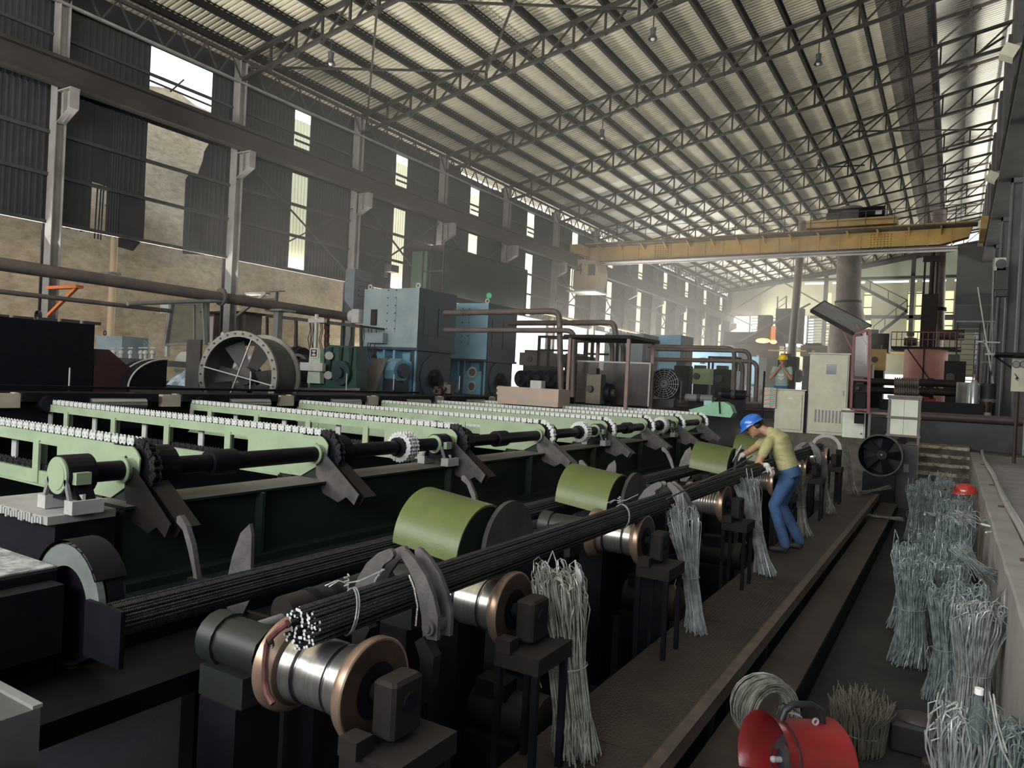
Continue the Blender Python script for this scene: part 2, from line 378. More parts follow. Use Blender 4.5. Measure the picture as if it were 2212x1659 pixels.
# tan plastered retaining wall outside the open side
b = MB(); n = 70; h = 26; rr = random.Random(3)
for i in range(n+1):
    for j in range(h+1):
        y = -14+49*i/n; z = 0.8+11.9*j/h
        b.v.append((-27.2-.12*rr.random()-.10*math.sin(y*1.3+z)+(.0 if z < 8 else -.25), y, z + (rr.uniform(-.25, .15) if j == h else 0)))
for i in range(n):
    for j in range(h):
        a = i*(h+1)+j; b.f.append([a, a+h+1, a+h+2, a+1]); b.mi.append(0)
b.bb((-29, -14, .8), (-27.7, 35, 12.3))
structure(b.build('wall_outside', M_tan, smooth=True))
t = thing('tan_drain_pipe', 'tan plastic drain pipe standing against the outside plastered wall', 'pipe', (-26.6, 15.3, 1.0))
b = MB(); b.cyl((-26.7, 15.3, 1), (-26.7, 15.3, 8.2), .13, 10); b.build('pipe_run', mat('tan_plastic', (.6, .42, .25)), t, True)
b = MB()
for z in (2.5, 5, 7.5): b.bb((-27.1, 15.1, z), (-26.5, 15.5, z+.08))
b.build('pipe_clip', M_grey, t)

# ------------------------------------------------------------------ ceiling: sheets, purlins, trusses
ceil = structure(thing('ceiling', None, None, (0, 0, 0)))
def sheet_mesh(x0, x1, wy, name, m, z_off=0.0, pitch=.2, d=.06):
    b = MB(); nw = int(round(wy/pitch)); prof = []
    for k in range(nw): y = k*pitch; prof += [(y, 0), (y+.09, 0), (y+.12, d), (y+.17, d)]
    prof.append((nw*pitch, 0))
    for y, z in prof: b.v += [(x0, y, roof_z(x0)+z+z_off), (x1, y, roof_z(x1)+z+z_off)]
    for k in range(len(prof)-1): b.f.append([2*k, 2*k+1, 2*k+3, 2*k+2]); b.mi.append(0)
    return b
SW = 1.0
pro = {}
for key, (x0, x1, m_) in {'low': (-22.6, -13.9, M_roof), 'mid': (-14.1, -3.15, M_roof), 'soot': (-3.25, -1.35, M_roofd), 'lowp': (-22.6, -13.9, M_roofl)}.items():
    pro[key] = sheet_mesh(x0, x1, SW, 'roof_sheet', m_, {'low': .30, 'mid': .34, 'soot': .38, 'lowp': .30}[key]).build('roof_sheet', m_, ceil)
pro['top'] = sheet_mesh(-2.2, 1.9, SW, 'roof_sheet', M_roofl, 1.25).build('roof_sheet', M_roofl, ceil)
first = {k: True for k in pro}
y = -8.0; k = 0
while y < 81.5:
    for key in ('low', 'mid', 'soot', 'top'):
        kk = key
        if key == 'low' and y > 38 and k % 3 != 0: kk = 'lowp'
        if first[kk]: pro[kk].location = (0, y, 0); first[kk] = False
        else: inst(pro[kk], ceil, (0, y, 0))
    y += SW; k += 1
# purlins (C channels) on the top chords
PX = [-21.35+1.187*i for i in range(17)]
b = MB()
b.bb((-.06, -8, -.16), (.06, 82, -.14)); b.bb((-.06, -8, .10), (.06, 82, .12)); b.bb((-.06, -8, -.16), (-.035, 82, .12)); b.bb((.045, -8, -.16), (.06, 82, -.11))
pp = b.build('purlin', mat('purlin_steel', (.020, .019, .019), (.012, .012, .012), .8, .7, spec=.2), ceil)
for i, px in enumerate(PX):
    loc = (px, 0, roof_z(px)+.2)
    if i == 0: pp.location = loc
    else: inst(pp, ceil, loc)
b = MB(); b.bb((-.04, -8, -.1), (.04, 82, .1)); pq = b.build('purlin', M_lgrey, ceil); pq.location = (-1.5, 0, roof_z(-1.5)+1.12)
inst(pq, ceil, (-.15, 0, roof_z(-.15)+1.12)); inst(pq, ceil, (1.25, 0, roof_z(1.25)+1.12))
# dark ridge kerb under the vent gap
b = MB(); b.bb((-1.42, -8, roof_z(-1.4)+.2), (-1.30, 82, roof_z(-1.4)+.72)); b.build('ridge_kerb', M_black, ceil)
# one truss: ceiling > truss > chord / post / diagonal
def chordz(x, low=False): return roof_z(x)-(.95*min(1, (x+22.6)/1.2) if low else 0)+(.03 if low else 0)
NP = 19
xs = [-21.3+1.187*i for i in range(NP+1)]
top = MB(); top.bar((-21.5, 0, roof_z(-21.5)), (1.35, 0, roof_z(1.35)), .16, .10)
TR = top.build('truss', M_truss, ceil); TR['label'] = 'angle iron roof truss with parallel sloping chords'
lo_ = MB(); lo_.bar((-21.4, 0, roof_z(-21.4)-.72), (1.35, 0, roof_z(1.35)-.95), .14, .10); lo_.build('bottom_chord', M_truss, TR)
pm = MB(); pm.bar((0, 0, -.9), (0, 0, 0), .07, .07); pm0 = pm.build('post', M_truss, TR)
dm = MB(); dm.bar((0, 0, -.93), (1.187, 0, .2), .06, .06); dm0 = dm.build('diagonal', M_truss, TR)
for i in range(1, NP):
    for o_, zz in ((pm0, 0), (dm0, 0)):
        loc = (xs[i], 0, roof_z(xs[i]))
        if i == 1: o_.location = loc
        else: inst(o_, TR, loc)
TR.location = (0, BAY[3+1], 0) if False else (0, BAY[0], 0)
for yb in BAY[1:-1]:
    c_ = copy_tree(TR, (0, yb, 0), parent=ceil); 
# sway bracing between trusses and longitudinal eave truss
b = MB()
for (xa, ya, xb, yb, dz) in [(-21.2, 16.5, -15.4, 22.4, -.4), (-15.4, 16.5, -21.2, 22.4, -.4), (-15.4, 16.5, -9.5, 22.4, -.5), (-9.5, 16.5, -15.4, 22.4, -.5),
                             (-20.9, 45.9, -12, 40.1, -.5), (-12, 45.9, -5, 40.1, -.5), (-5, 40.1, 1, 34.2, -.5), (-12, 40.1, -5, 45.9, -.5), (1, 45.9, -5, 40.1, -.4), (1, 28.3, -3, 22.4, -.4), (-20, 51.8, -12, 45.9, -.5)]:
    b.bar((xa, ya, roof_z(xa)+dz), (xb, yb, roof_z(xb)+dz), .07, .07)
b.build('sway_brace', M_truss, ceil)
# raised ridge: sloped posts and frames from each truss to the upper sheets
b = MB(); b.bar((-1.45, 0, roof_z(-1.45)), (-1.45, 0, roof_z(-1.45)+1.0), .07, .07)
b.bar((-1.9, 0, roof_z(-1.9)+1.05), (1.35, 0, roof_z(1.35)+1.05), .12, .12); b.bar((-1.2, 0, roof_z(-1.2)+.1), (.2, 0, roof_z(.2)+.95), .07, .07)
b.bar((1.3, 0, roof_z(1.3)-.9), (1.3, 0, roof_z(1.3)+1.0), .1, .1)
rf = b.build('ridge_frame', M_pipe, ceil); rf.location = (0, BAY[0], 0)
for yb in BAY[1:-1]: inst(rf, ceil, (0, yb, 0))
# hanging unlit roof lamps
def hang_lamp(x, y, label, lit=False):
    z = roof_z(x)-.95; t = thing('high_bay_lamp', label, 'lamp', (x, y, z-1.0))
    b = MB(); b.cyl((x, y, z), (x, y, z-.45), .02, 6); b.build('cord', M_rubber, t)
    b = MB(); b.cyl((x, y, z-.42), (x, y, z-.66), .10, 10, .08); b.build('housing', M_steel, t, True)
    b = MB(); b.lathe([(0, .09), (.08, .13), (.14, .16)], (x, y, z-.65), (0, 0, -1), 14); b.build('shade', M_steel, t, True)
    b = MB(); b.sphere((x, y, z-.76), .07); b.build('bulb', M_lampon if lit else M_lgrey, t, True)
hang_lamp(-8.9, 22.41, 'unlit high bay lamp under the truss at the top middle of the photo')
hang_lamp(-13.3, 28.3, 'unlit high bay lamp nearest the left side window strips')
hang_lamp(-4.8, 28.3, 'unlit high bay lamp on the brighter roof beside the ridge, nearest of that row')
hang_lamp(-13.9, 40.0, 'small dark high bay lamp above the left end of the yellow crane')
hang_lamp(-6.5, 40.1, 'dark high bay lamp hanging over the middle of the yellow crane')
hang_lamp(-17.3, 16.53, 'round roof lamp on the nearest truss at the upper left')

# ------------------------------------------------------------------ left wall
wl = structure(thing('wall_left', None, None, (0, 0, 0)))
def siding(wy, z0, z1, m, name='siding_sheet', pitch=.17, d=.008, jag=0):
    b = MB(); nw = max(1, int(round(wy/pitch))); p = wy/nw; prof = []
    for k in range(nw): y = k*p; prof += [(y, 0), (y+.45*p, 0), (y+.6*p, d), (y+.85*p, d)]
    prof.append((wy, 0)); r_ = random.Random(nw*7+int(z1*10))
    for y, x in prof: b.v += [(x, y, z0-(r_.random()*jag)), (x, y, z1)]
    for k in range(len(prof)-1): b.f.append([2*k, 2*k+1, 2*k+3, 2*k+2]); b.mi.append(0)
    return b.build(name, m, wl)
WXs = -21.85
lo_s = siding(.85, 5.62, 9.30, M_siding, jag=.10); lo_s2 = siding(.85, 5.62, 9.30, M_siding, jag=.02)
up_s = siding(.85, 10.15, 11.75, M_siding); mid_s = siding(.85, 9.3, 10.15, M_siding)
started = {}
def put(o_, y, z=0, sc=1):
    if not started.get(o_.name): o_.location = (WXs, y, z); o_.scale = (1, sc, 1); started[o_.name] = True
    else: inst(o_, wl, (WXs, y, z), sc=(1, sc, 1))
def fill(o_, y0, y1):
    n_ = max(1, round((y1-y0)/.85)); w_ = (y1-y0)/n_
    for i in range(n_): put(o_, y0+i*w_, 0, w_/.85)
for k, y0 in enumerate(BAY[:-1]):
    y1 = y0+5.88; s0, s1 = y0+2.68, y0+3.46
    if k == 3:      # first bay in view: sheets missing between 13.4 and 15.6
        fill(lo_s, y0, 11.78); fill(lo_s, 12.22, 12.62)
        fill(lo_s2, 12.62, 13.40); fill(lo_s, 15.56, y1)
        fill(up_s, y0, 13.40); fill(up_s, 15.60, y1); fill(mid_s, y0, y1)
    else:
        fill(lo_s if k % 2 else lo_s2, y0, s0); fill(lo_s2, s1, y1); fill(up_s, y0, s0); fill(up_s, s1, y1); fill(mid_s, y0, y1)
# torn hanging sheets in the open part
b = MB()
b.prism([(14.78, 5.45), (15.55, 5.55), (15.55, 9.25), (15.42, 9.0), (15.38, 8.7), (15.25, 8.3), (15.2, 8.12), (14.9, 8.12), (14.78, 7.9)], (WXs, 0, 0), (0, 1, 0), (0, 0, 1), .03)
b.prism([(15.18, 5.6), (15.21, 5.5), (15.22, 7.2), (15.19, 7.25)], (WXs+.03, 0, 0), (0, 1, 0), (0, 0, 1), .01)
b.prism([(11.76, 7.05), (12.24, 7.02), (12.24, 9.3), (11.76, 9.3)], (WXs+.01, 0, 0), (0, 1, 0), (0, 0, 1), .01)
for yy in (14.95, 15.1, 15.35, 15.48): b.bb((WXs, yy, 5.6), (WXs+.05, yy+.04, 8.0))
b.prism([(12.62, 5.3), (13.1, 5.25), (13.42, 5.7), (13.42, 6.9), (13.3, 7.1), (12.62, 7.0)], (WXs+.02, 0, 0), (0, 1, 0), (0, 0, 1), .02)
b.build('torn_sheet', M_siding, wl)
b = MB()
for yy, zz in ((11.9, 7.0), (12.0, 6.9), (12.08, 7.05)): b.prism([(yy, 5.4), (yy+.04, 5.4), (yy+.07, zz), (yy+.03, zz)], (WXs, 0, 0), (0, 1, 0), (0, 0, 1), .02)
b.build('sheet_shred', M_siding, wl)
# translucent strips: window_n
wn = 1
wlo = None
for k, y0 in enumerate(BAY[:-1]):
    if k == 3: continue
    s0 = y0+2.68
    wd = structure(thing('window_%d' % wn, None, None, (WXs, s0, 0))); wn += 1
    if wlo is None:
        b = MB(); b.v = []
        def strip(z0, z1, nm):
            b = MB(); p = .78/5; prof = []
            for q in range(5): yy = q*p; prof += [(yy, 0), (yy+.45*p, 0), (yy+.6*p, .03), (yy+.85*p, .03)]
            prof.append((.78, 0))
            for yy, xx in prof: b.v += [(WXs+xx, s0+yy, z0), (WXs+xx, s0+yy, z1)]
            for q in range(len(prof)-1): b.f.append([2*q, 2*q+1, 2*q+3, 2*q+2]); b.mi.append(0)
            return b.build('light_strip', M_trans, wd)
        wlo = strip(5.72, 9.3, 'a'); wup = strip(10.17, 11.35, 'b')
        b = MB()
        for z in (6.94, 8.12, 10.55): b.bb((WXs+.04, s0, z-.04), (WXs+.07, s0+.78, z+.04))
        wgb = b.build('glazing_bar', M_steel, wd)
    else:
        for o_ in (wlo, wup, wgb):
            c_ = o_.copy(); C.objects.link(c_); c_.parent = wd
# big missing pane: thin frame with a post
wd = structure(thing('window_%d' % wn, None, None, (WXs, 13.4, 0))); wn += 1
b = MB(); b.bar((WXs, 13.4, 10.62), (WXs, 15.6, 10.58), .05, .05); b.bar((WXs-.3, 14.3, 10.65), (WXs-.3, 14.75, 11.2), .05, .04); b.build('frame_bar', M_steel, wd)
# girts
for z in (5.62, 6.93, 8.1):
    b = MB(); b.bb((WXs+.04, -8, z-.05), (WXs+.14, 81, z+.05)); b.build('girt', M_steel, wl)
b = MB(); b.bb((WXs+.04, -8, 10.75), (WXs+.12, 81, 10.83)); b.bb((WXs+.04, -8, 11.7), (WXs+.12, 81, 11.8)); b.build('girt', M_steel, wl)
# eave lattice girder: chords and zigzag
b = MB(); b.bar((WX+.15, -8, 12.42), (WX+.15, 81, 12.42), .1, .1); b.build('eave_chord', M_steel, wl)
b = MB(); b.bar((WX+.15, -8, 11.62), (WX+.15, 81, 11.62), .1, .07); b.build('eave_chord', M_grey, wl)
b = MB(); b.bar((0, 0, 0), (0, .49, .8), .045, .045); b.bar((0, .49, .8), (0, .98, 0), .045, .045); zz0 = b.build('lattice_web', M_steel, wl)
for i in range(int(89/.98)):
    loc = (WX+.15, -8+i*.98, 11.62)
    if i == 0: zz0.location = loc
    else: inst(zz0, wl, loc)
b = MB(); b.bb((WXs-.02, -8, 11.7), (WXs, 30, 12.42)); b.build('eave_panel', M_siding, wl)
b = MB(); b.bb((WXs-.02, 30, 11.7), (WXs, 81, 12.1)); b.build('eave_panel', M_siding, wl)
# battered gutter edge showing above the siding
b = MB(); r_ = random.Random(5); y = -8
while y < 81:
    b.prism([(0, 0), (1.2, r_.uniform(-.08, .08)), (1.2, .16), (0, .16+r_.uniform(-.05, .05))], (WX-.35, y, 12.0), (0, 1, 0), (0, 0, 1), .02); y += 1.22
b.build('gutter', M_grey, wl)
# crane runway girder along the wall
b = MB(); b.bb((-21.25, -8, 9.22), (-20.85, 81, 9.26)); b.bb((-21.06, -8, 9.26), (-21.04, 81, 9.86)); b.bb((-21.25, -8, 9.86), (-20.85, 81, 9.90)); b.bb((-21.09, -8, 9.9), (-21.01, 81, 10.02))
cg = structure(b.build('crane_runway_girder', mat('runway_steel', (.042, .037, .035), (.028, .025, .024), .8, .65)))
b = MB(); b.bb((-21.85, -8, 9.78), (-21.25, 81, 9.82)); 
b.build('runway_walk_plate', M_steel, cg)
# columns with brackets
b = MB(); h0, h1 = .9, 12.45
b.bb((-.17, -.14, h0), (.17, -.12, h1)); b.bb((-.17, .12, h0), (.17, .14, h1)); b.bb((-.012, -.12, h0), (.012, .12, h1))
for i in range(8): b.bb((-.16, -.12, 1.5+i*1.0), (.16, .12, 1.52+i*1.0)) if False else None
cl = b.build('column', M_col, wl)
b = MB(); 
b.prism([(.14, 8.35), (.28, 8.35), (.78, 8.65), (.78, 9.2), (.14, 9.2)], (0, 0, 0), (1, 0, 0), (0, 0, 1), .02)
b.bb((.14, -.13, 9.17), (.82, .13, 9.21)); b.bar((.14, 0, 8.33), (.8, 0, 8.66), .24, .025); b.bb((.78, -.13, 8.66), (.8, .13, 9.2)); b.bb((.44, -.12, 8.52), (.46, .12, 9.18))
br = b.build('bracket', M_col, cl)
b = MB(); b.bb((-.35, -.14, 1.0), (-.3, .14, 12.4)); b.build('rear_flange', M_steel, cl)
cl.location = (WX, BAY[0], 0)
for yb in BAY[1:]: copy_tree(cl, (WX, yb, 0), parent=wl)
# wall cross bracing
b = MB()
for y0 in (22.41, 28.29, 40.05, 45.93, 57.7, 69.4):
    b.bar((WXs+.2, y0+.2, 5.7), (WXs+.2, y0+5.7, 9.2), .06, .06); b.bar((WXs+.2, y0+5.7, 5.7), (WXs+.2, y0+.2, 9.2), .06, .06)
b.bar((WXs+.25, 16.7, 9.2), (WXs+.25, 22.2, 5.9), .05, .05); b.bar((WXs+.25, 18.6, 6.4), (WXs+.25, 22.2, 8.6), .04, .04)
b.build('wall_brace', M_steel, wl)
# downpipe bracket arms on far columns
b = MB()
for yb in BAY[7:14]: b.bar((WX+.1, yb+.1, 8.0), (WX+1.1, yb+.1, 7.6), .06, .06)
b.build('cable_bracket', M_grey, wl)

# glowing ball stands in for light shining through a hole in the siding
t = thing('siding_hole_glow', 'small glaring white light through a hole in the dark siding left of the green glass cabin', 'lamp', tuple(at(937, 534, 0, -21.6)))
p_ = at(937, 534, 0, -21.6)
b = MB(); b.sphere(p_, .09); b.build('bulb', M_lampon, t, True); b = MB(); b.bb((-21.85, p_.y-.12, p_.z-.12), (-21.7, p_.y+.12, p_.z+.12)); b.build('housing', M_grey, t)

# ------------------------------------------------------------------ right side: column row, runway, adjacent bay
wbk = structure(thing('wall_rear_block', None, None, (0, 0, 0)))
b = MB(); b.bb((-22, -8.3, -1), (14, -8.1, 3.4)); b.bb((-22, -8.3, 9.6), (14, -8.1, 17.5)); b.build('siding_sheet', M_siding, wbk)  # unseen rear wall added to cut low daylight on the foreground
wr = structure(thing('wall_right', None, None, (0, 0, 0)))
b = MB(); b.bb((12, -8, -.5), (12.3, 82, 17)); b.build('siding_sheet', M_siding, wr)
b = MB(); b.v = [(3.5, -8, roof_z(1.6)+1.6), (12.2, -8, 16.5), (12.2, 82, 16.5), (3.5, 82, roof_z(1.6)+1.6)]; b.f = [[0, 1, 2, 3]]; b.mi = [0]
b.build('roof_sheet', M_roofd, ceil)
def rcol(y, x=1.26):
    b = MB(); b.bb((x, y-.03, .6), (x+.05, y+.5, 16.6)); b.bb((x+.8, y-.03, .6), (x+.85, y+.5, 16.6)); b.bb((x+.05, y+.2, .6), (x+.8, y+.25, 16.6))
    b.bb((x, y-.03, 9.0), (x+.85, y+.5, 9.15))
    o = b.build('column', mat('dark_column_paint', (.10, .10, .11), (.06, .06, .065), 1.5, .55), wr); return o
for yb in BAY[4:-1]: rcol(yb, 1.26)
# runway box girder on the right with hanging plates
b = MB(); b.bb((1.15, 0, 9.3), (1.6, 81, 10.15)); b.bb((.95, 0, 10.15), (1.8, 81, 10.2)); b.bb((.9, 8, 9.15), (1.6, 81, 9.3)); b.build('crane_runway_girder', M_steel, wr)
b = MB(); b.bb((1.0, 0, 10.2), (1.08, 81, 10.32)); b.build('crane_rail', M_grey, wr)
# column-head plates and cladding boxes above the runway
b = MB()
for yb in BAY[3:-1]:
    b.bb((1.12, yb-1.2, 12.0), (1.3, yb+1.2, 15.8)); b.bb((1.35, yb-1.6, 10.4), (1.5, yb+2.6, 12.4))
b.build('cladding_panel', M_steel, wr)
b = MB(); b.bb((1.42, 0, 15.2), (1.5, 81, 16.3)); b.build('upper_cladding', mat('brown_grey_cladding', (.17, .15, .14), (.12, .11, .10), .8, .7), wr)
for i, (yb, lb) in enumerate(((22.0, 'boxy floodlight on a bracket on the right column row, nearest and highest'), (30.5, 'floodlight on a bent arm beside the right end of the yellow crane'))):
    z = 10.9 if i == 0 else 10.0
    t = thing('floodlight', lb, 'lamp', (1.2, yb, z))
    b = MB(); b.bar((1.4, yb, z), (.85, yb, z-.05), .08, .08); b.build('arm', M_grey, t)
    b = MB(); b.box((.78, yb, z-.2), (.34, .4, .3), Matrix.Rotation(.5, 3, 'Y')); b.build('housing', M_cream, t)

# ------------------------------------------------------------------ far gable
wf = structure(thing('wall_far', None, None, (0, 0, 0)))
M_gab = mat('yellow_green_far_siding', (.46, .45, .32), (.34, .34, .25), .3, .8)
b = MB(); GY = 81.3
def gab(x0, x1, z0, z1, m=M_gab):
    b = MB(); b.bb((x0, GY, z0), (x1, GY+.1, z1)); return b.build('siding_sheet', m, wf)
strips = [(-12.0, 6.5, 12.4), (-8.25, 4.9, 12.35), (-4.35, 7.5, 12.35), (-3.65, 7.5, 12.35), (-1.2, 8.1, 12.4)]
xs_ = [-21.6]+[v for s_ in strips for v in (s_[0], s_[0]+(.5 if -4.5 < s_[0] < -3 else .72))]+[2.5]
for i in range(0, len(xs_), 2): gab(xs_[i], xs_[i+1], 4.2 if i else 10.0, 13.3)
gab(-21.6, -12.1, 4.2, 6.6); gab(-12.9, -12.0, 4.2, 10)
gab(-14, 2.5, 13.5, 16.3, mat('pale_green_far_sheet', (.42, .46, .36), (.36, .4, .31), .3, .7)); gab(-21.6, -14, 13.3, 14.2)
gab(2.5, 12, 1, 17, M_siding)
for s_ in strips:
    w_ = .5 if -4.5 < s_[0] < -3 else .72
    wd = structure(thing('window_%d' % wn, None, None, (s_[0], GY, 0))); wn += 1
    b = MB(); b.bb((s_[0], GY+.02, s_[1]), (s_[0]+w_, GY+.06, s_[2])); b.build('light_strip', M_trans, wd)
    b = MB()
    zz = s_[1]+.9
    while zz < s_[2]: b.bb((s_[0], GY-.06, zz), (s_[0]+w_, GY, zz+.1)); zz += 1.25
    b.bb((s_[0], GY-.1, 9.6), (s_[0]+w_, GY, 10.1)); b.build('glazing_bar', M_steel, wd)
    for z0 in ((4.2, s_[1]),): gab(s_[0], s_[0]+w_, z0[0], z0[1])
    gab(s_[0], s_[0]+w_, s_[2], 13.5)
# louvres in the far left opening
lv = thing('louvre_bank', 'bank of pale horizontal louvres in the far end wall at left', 'louvre', (-17, GY-.3, 6.6))
b = MB(); b.box((-17.0, GY-.2, 6.75), (4.4, .28, .05), Matrix.Rotation(.6, 3, 'X')); l0 = b.build('louvre_blade', M_lgrey, lv)
for i in range(1, 11): inst(l0, lv, Vector((-17, GY-.3, 6.6))+Vector((0, 0, .3*i)))
for i in range(0, 11): inst(l0, lv, Vector((-12.2, GY-.3, 6.6))+Vector((0, 0, .3*i)), sc=(.6, 1, 1))
b = MB()
for x in (-19.3, -17, -14.7, -13.4): b.bb((x-.08, GY-.5, 6.5), (x+.08, GY-.35, 10))
b.build('louvre_frame', M_steel, lv)
# gable rafter, posts, crane line
b = MB(); b.bar((-21.6, 79.5, roof_z(-21.6)+.1), (-14, 79.5, roof_z(-14)-.15), .3, .5); b.bar((-14, 79.5, roof_z(-14)-.15), (1.5, 79.5, roof_z(1.5)-.3), .3, .55); b.build('rafter', M_steel, wf)
b = MB()
for x in (-21.2, -11.6, -3.9): b.bb((x-.18, 79.2, 1.3), (x+.18, 79.6, roof_z(x)))
b.build('post', M_steel, wf)
b = MB(); b.bb((-21.6, 79, 13.35), (1.5, 79.3, 13.6)); b.bb((-13, 79.2, 9.55), (1.5, 79.4, 9.85)); b.bb((-21.6, 79.2, 6.35), (-3.4, 79.4, 6.6))
b.bar((-21, 79, 10.2), (-15.9, 79, 13.4), .14, .14); b.bar((-15.9, 79, 13.4), (-11.7, 79, 10.9), .14, .14); b.bar((-21, 79, 9.9), (-14, 79, 6.6), .12, .12); b.bar((-14, 79, 9.9), (-20, 79, 6.6), .12, .12)
b.build('end_wall_beam', M_steel, wf)
# ------------------------------------------------------------------ overhead crane (girder along X at Y = 43)
t = thing('overhead_crane', 'yellow overhead bridge crane spanning the hall under the roof', 'crane', (-10, 43, 9.6))
CY = 43.0
b = MB(); zb = lambda x: 9.72
b.prism([(-20.7, 9.95), (-19.9, 9.74), (-1.0, 9.82), (.25, 10.15), (.45, 10.95), (-20.9, 10.85)], (0, CY, 0), (1, 0, 0), (0, 0, 1), .05)
b.prism([(-20.7, 9.95), (-19.9, 9.74), (-1.0, 9.82), (.25, 10.15), (.45, 10.95), (-20.9, 10.85)], (0, CY+.6, 0), (1, 0, 0), (0, 0, 1), .05)
b.build('girder_web', M_yellow, t)
b = MB(); b.bb((-20.0, CY-.1, 9.66), (-.2, CY+.7, 9.74)); b.build('lower_flange', M_pipe, t)
b = MB(); b.bb((-20.0, CY-.14, 9.44), (-.2, CY-.08, 9.52)); b.bb((-20.0, CY-.14, 9.62), (-.2, CY-.08, 9.66)); b.build('conductor_rail', M_lgrey, t)
b = MB(); b.bb((-21.0, CY-.15, 10.85), (.6, CY+.75, 10.92)); b.build('upper_flange', M_yellow, t)
b = MB(); b.bb((-20.9, CY-.95, 10.62), (.6, CY-.1, 10.66)); b.build('service_walkway', M_steel, t)
b = MB(); b.bar((-.1, CY-.5, 10.35), (0, 0, 0), .01, .01) if False else None
b.bb((-.04, CY-.85, 10.58), (.04, CY-.02, 10.62)); b.prism([(0, 10.6), (-.8, 10.6), (0, 10.3)], (0, CY, 0), (0, 1, 0), (0, 0, 1), .05); 
g = b.build('walkway_bracket', M_yellow, t); g0 = g
for i in range(14):
    x = -19.8+1.45*i
    if i == 0: g.location = (x, 0, 0)
    else:
        c_ = g.copy(); C.objects.link(c_); c_.parent = t; c_.location = (x, 0, 0)
b = MB(); b.bb((-.02, CY-.06, 9.76), (.02, CY-.02, 10.6)); g = b.build('web_stiffener', M_yellow, t)
for i in range(19):
    x = -19.4+1.05*i
    if i == 0: g.location = (x, 0, 0)
    else:
        c_ = g.copy(); C.objects.link(c_); c_.parent = t; c_.location = (x, 0, 0)
b = MB()
for x0 in (-16.2, -4.2):
    for i in range(7):
        for j in range(6): b.bb((x0+i*.16, CY-.05, 9.82+j*.13), (x0+i*.16+.05, CY-.02, 9.86+j*.13))
b.build('splice_bolts', M_rust, t)['kind'] = 'stuff'
b = MB()
for i in range(16):
    x = -20.6+1.35*i; b.bar((x, CY-.9, 10.65), (x, CY-.9, 11.6), .04, .04)
b.build('railing_post', M_steel, t)
b = MB(); b.bar((-20.8, CY-.9, 11.6), (.5, CY-.9, 11.6), .03, .03); b.bar((-20.8, CY-.9, 11.15), (.5, CY-.9, 11.15), .025, .025); b.build('railing_rope', M_steel, t)
b = MB(); b.bb((-21.3, CY-1.6, 10.03), (-20.6, CY+2.2, 10.6)); b.bb((.7, CY-1.6, 10.2), (1.3, CY+2.2, 10.8)); b.build('end_carriage', M_yellow, t)
b = MB()
for y in (CY-1.2, CY+1.8):
    b.cyl((-21.15, y, 10.2), (-20.95, y, 10.2), .2, 14); b.cyl((.95, y, 10.45), (1.1, y, 10.45), .2, 14)
b.build('wheel', M_rust, t)
# crab on top
tr = thing('crane_crab', 'dark hoist crab standing on top of the yellow crane girder', 'hoist', (-5.2, CY+.3, 10.95))
b = MB(); b.bb((-7.4, CY-.5, 10.95), (-3.0, CY+1.5, 11.35)); b.build('frame', M_yellow, tr)
b = MB(); b.cyl((-6.4, CY+.3, 11.75), (-3.6, CY+.3, 11.75), .34, 16); b.build('drum', M_black, tr, True)
b = MB(); b.cyl((-6.4, CY-.3, 11.5), (-5.6, CY-.3, 11.5), .25, 12); b.bb((-5.6, CY-.5, 11.35), (-4.8, CY+.1, 11.8)); b.build('motor', M_steel, tr)
b = MB(); b.bb((-4.0, CY-.4, 11.5), (-3.7, CY-.3, 11.72)); b.build('lamp_box', M_lgrey, tr)
# driver cab
cb = thing('crane_cab', 'tan driver cab numbered 4 hanging under the left end of the yellow crane', 'cab', (-20.3, CY-.3, 7.7))
M_cab = mat('tan_cab_paint', (.40, .30, .17), (.30, .22, .13), 1, .5)
b = MB(); b.prism([(-21.3, 7.85), (-19.75, 7.72), (-19.55, 8.9), (-19.75, 9.6), (-21.1, 9.8), (-21.3, 9.0)], (0, CY-.2, 0), (1, 0, 0), (0, 0, 1), 1.5); b.build('body', M_cab, cb)
b = MB(); b.bb((-21.6, CY-1.15, 7.66), (-19.6, CY+.7, 7.76)); b.build('floor_plate', M_lgrey, cb)
b = MB(); b.bb((-20.25, CY-.99, 8.7), (-19.78, CY-.95, 9.4)); b.bb((-19.72, CY-.8, 8.5), (-19.6, CY+.4, 9.3)) if False else None; b.build('window_pane', M_steel, cb)
b = MB()
for i in range(3): b.bar((-21.4-.02*i, CY-.9+.5*i, 7.8), (-21.4, CY-.9+.5*i, 10.4), .05, .05)
b.bar((-20.9, CY-.3, 9.8), (-20.9, CY-.3, 10.7), .12, .12); b.bar((-19.9, CY-.3, 9.6), (-19.9, CY-.3, 10.3), .12, .12); b.build('hanger', M_cab, cb)
b = MB()
for i in range(12): b.bar((-21.75, CY-1.0, 7.9+.22*i), (-21.75, CY-.6, 7.9+.22*i), .025, .025)
b.bar((-21.75, CY-1.0, 7.7), (-21.75, CY-1.0, 10.6), .035, .035); b.bar((-21.75, CY-.6, 7.7), (-21.75, CY-.6, 10.6), .035, .035); b.build('ladder', M_steel, cb)
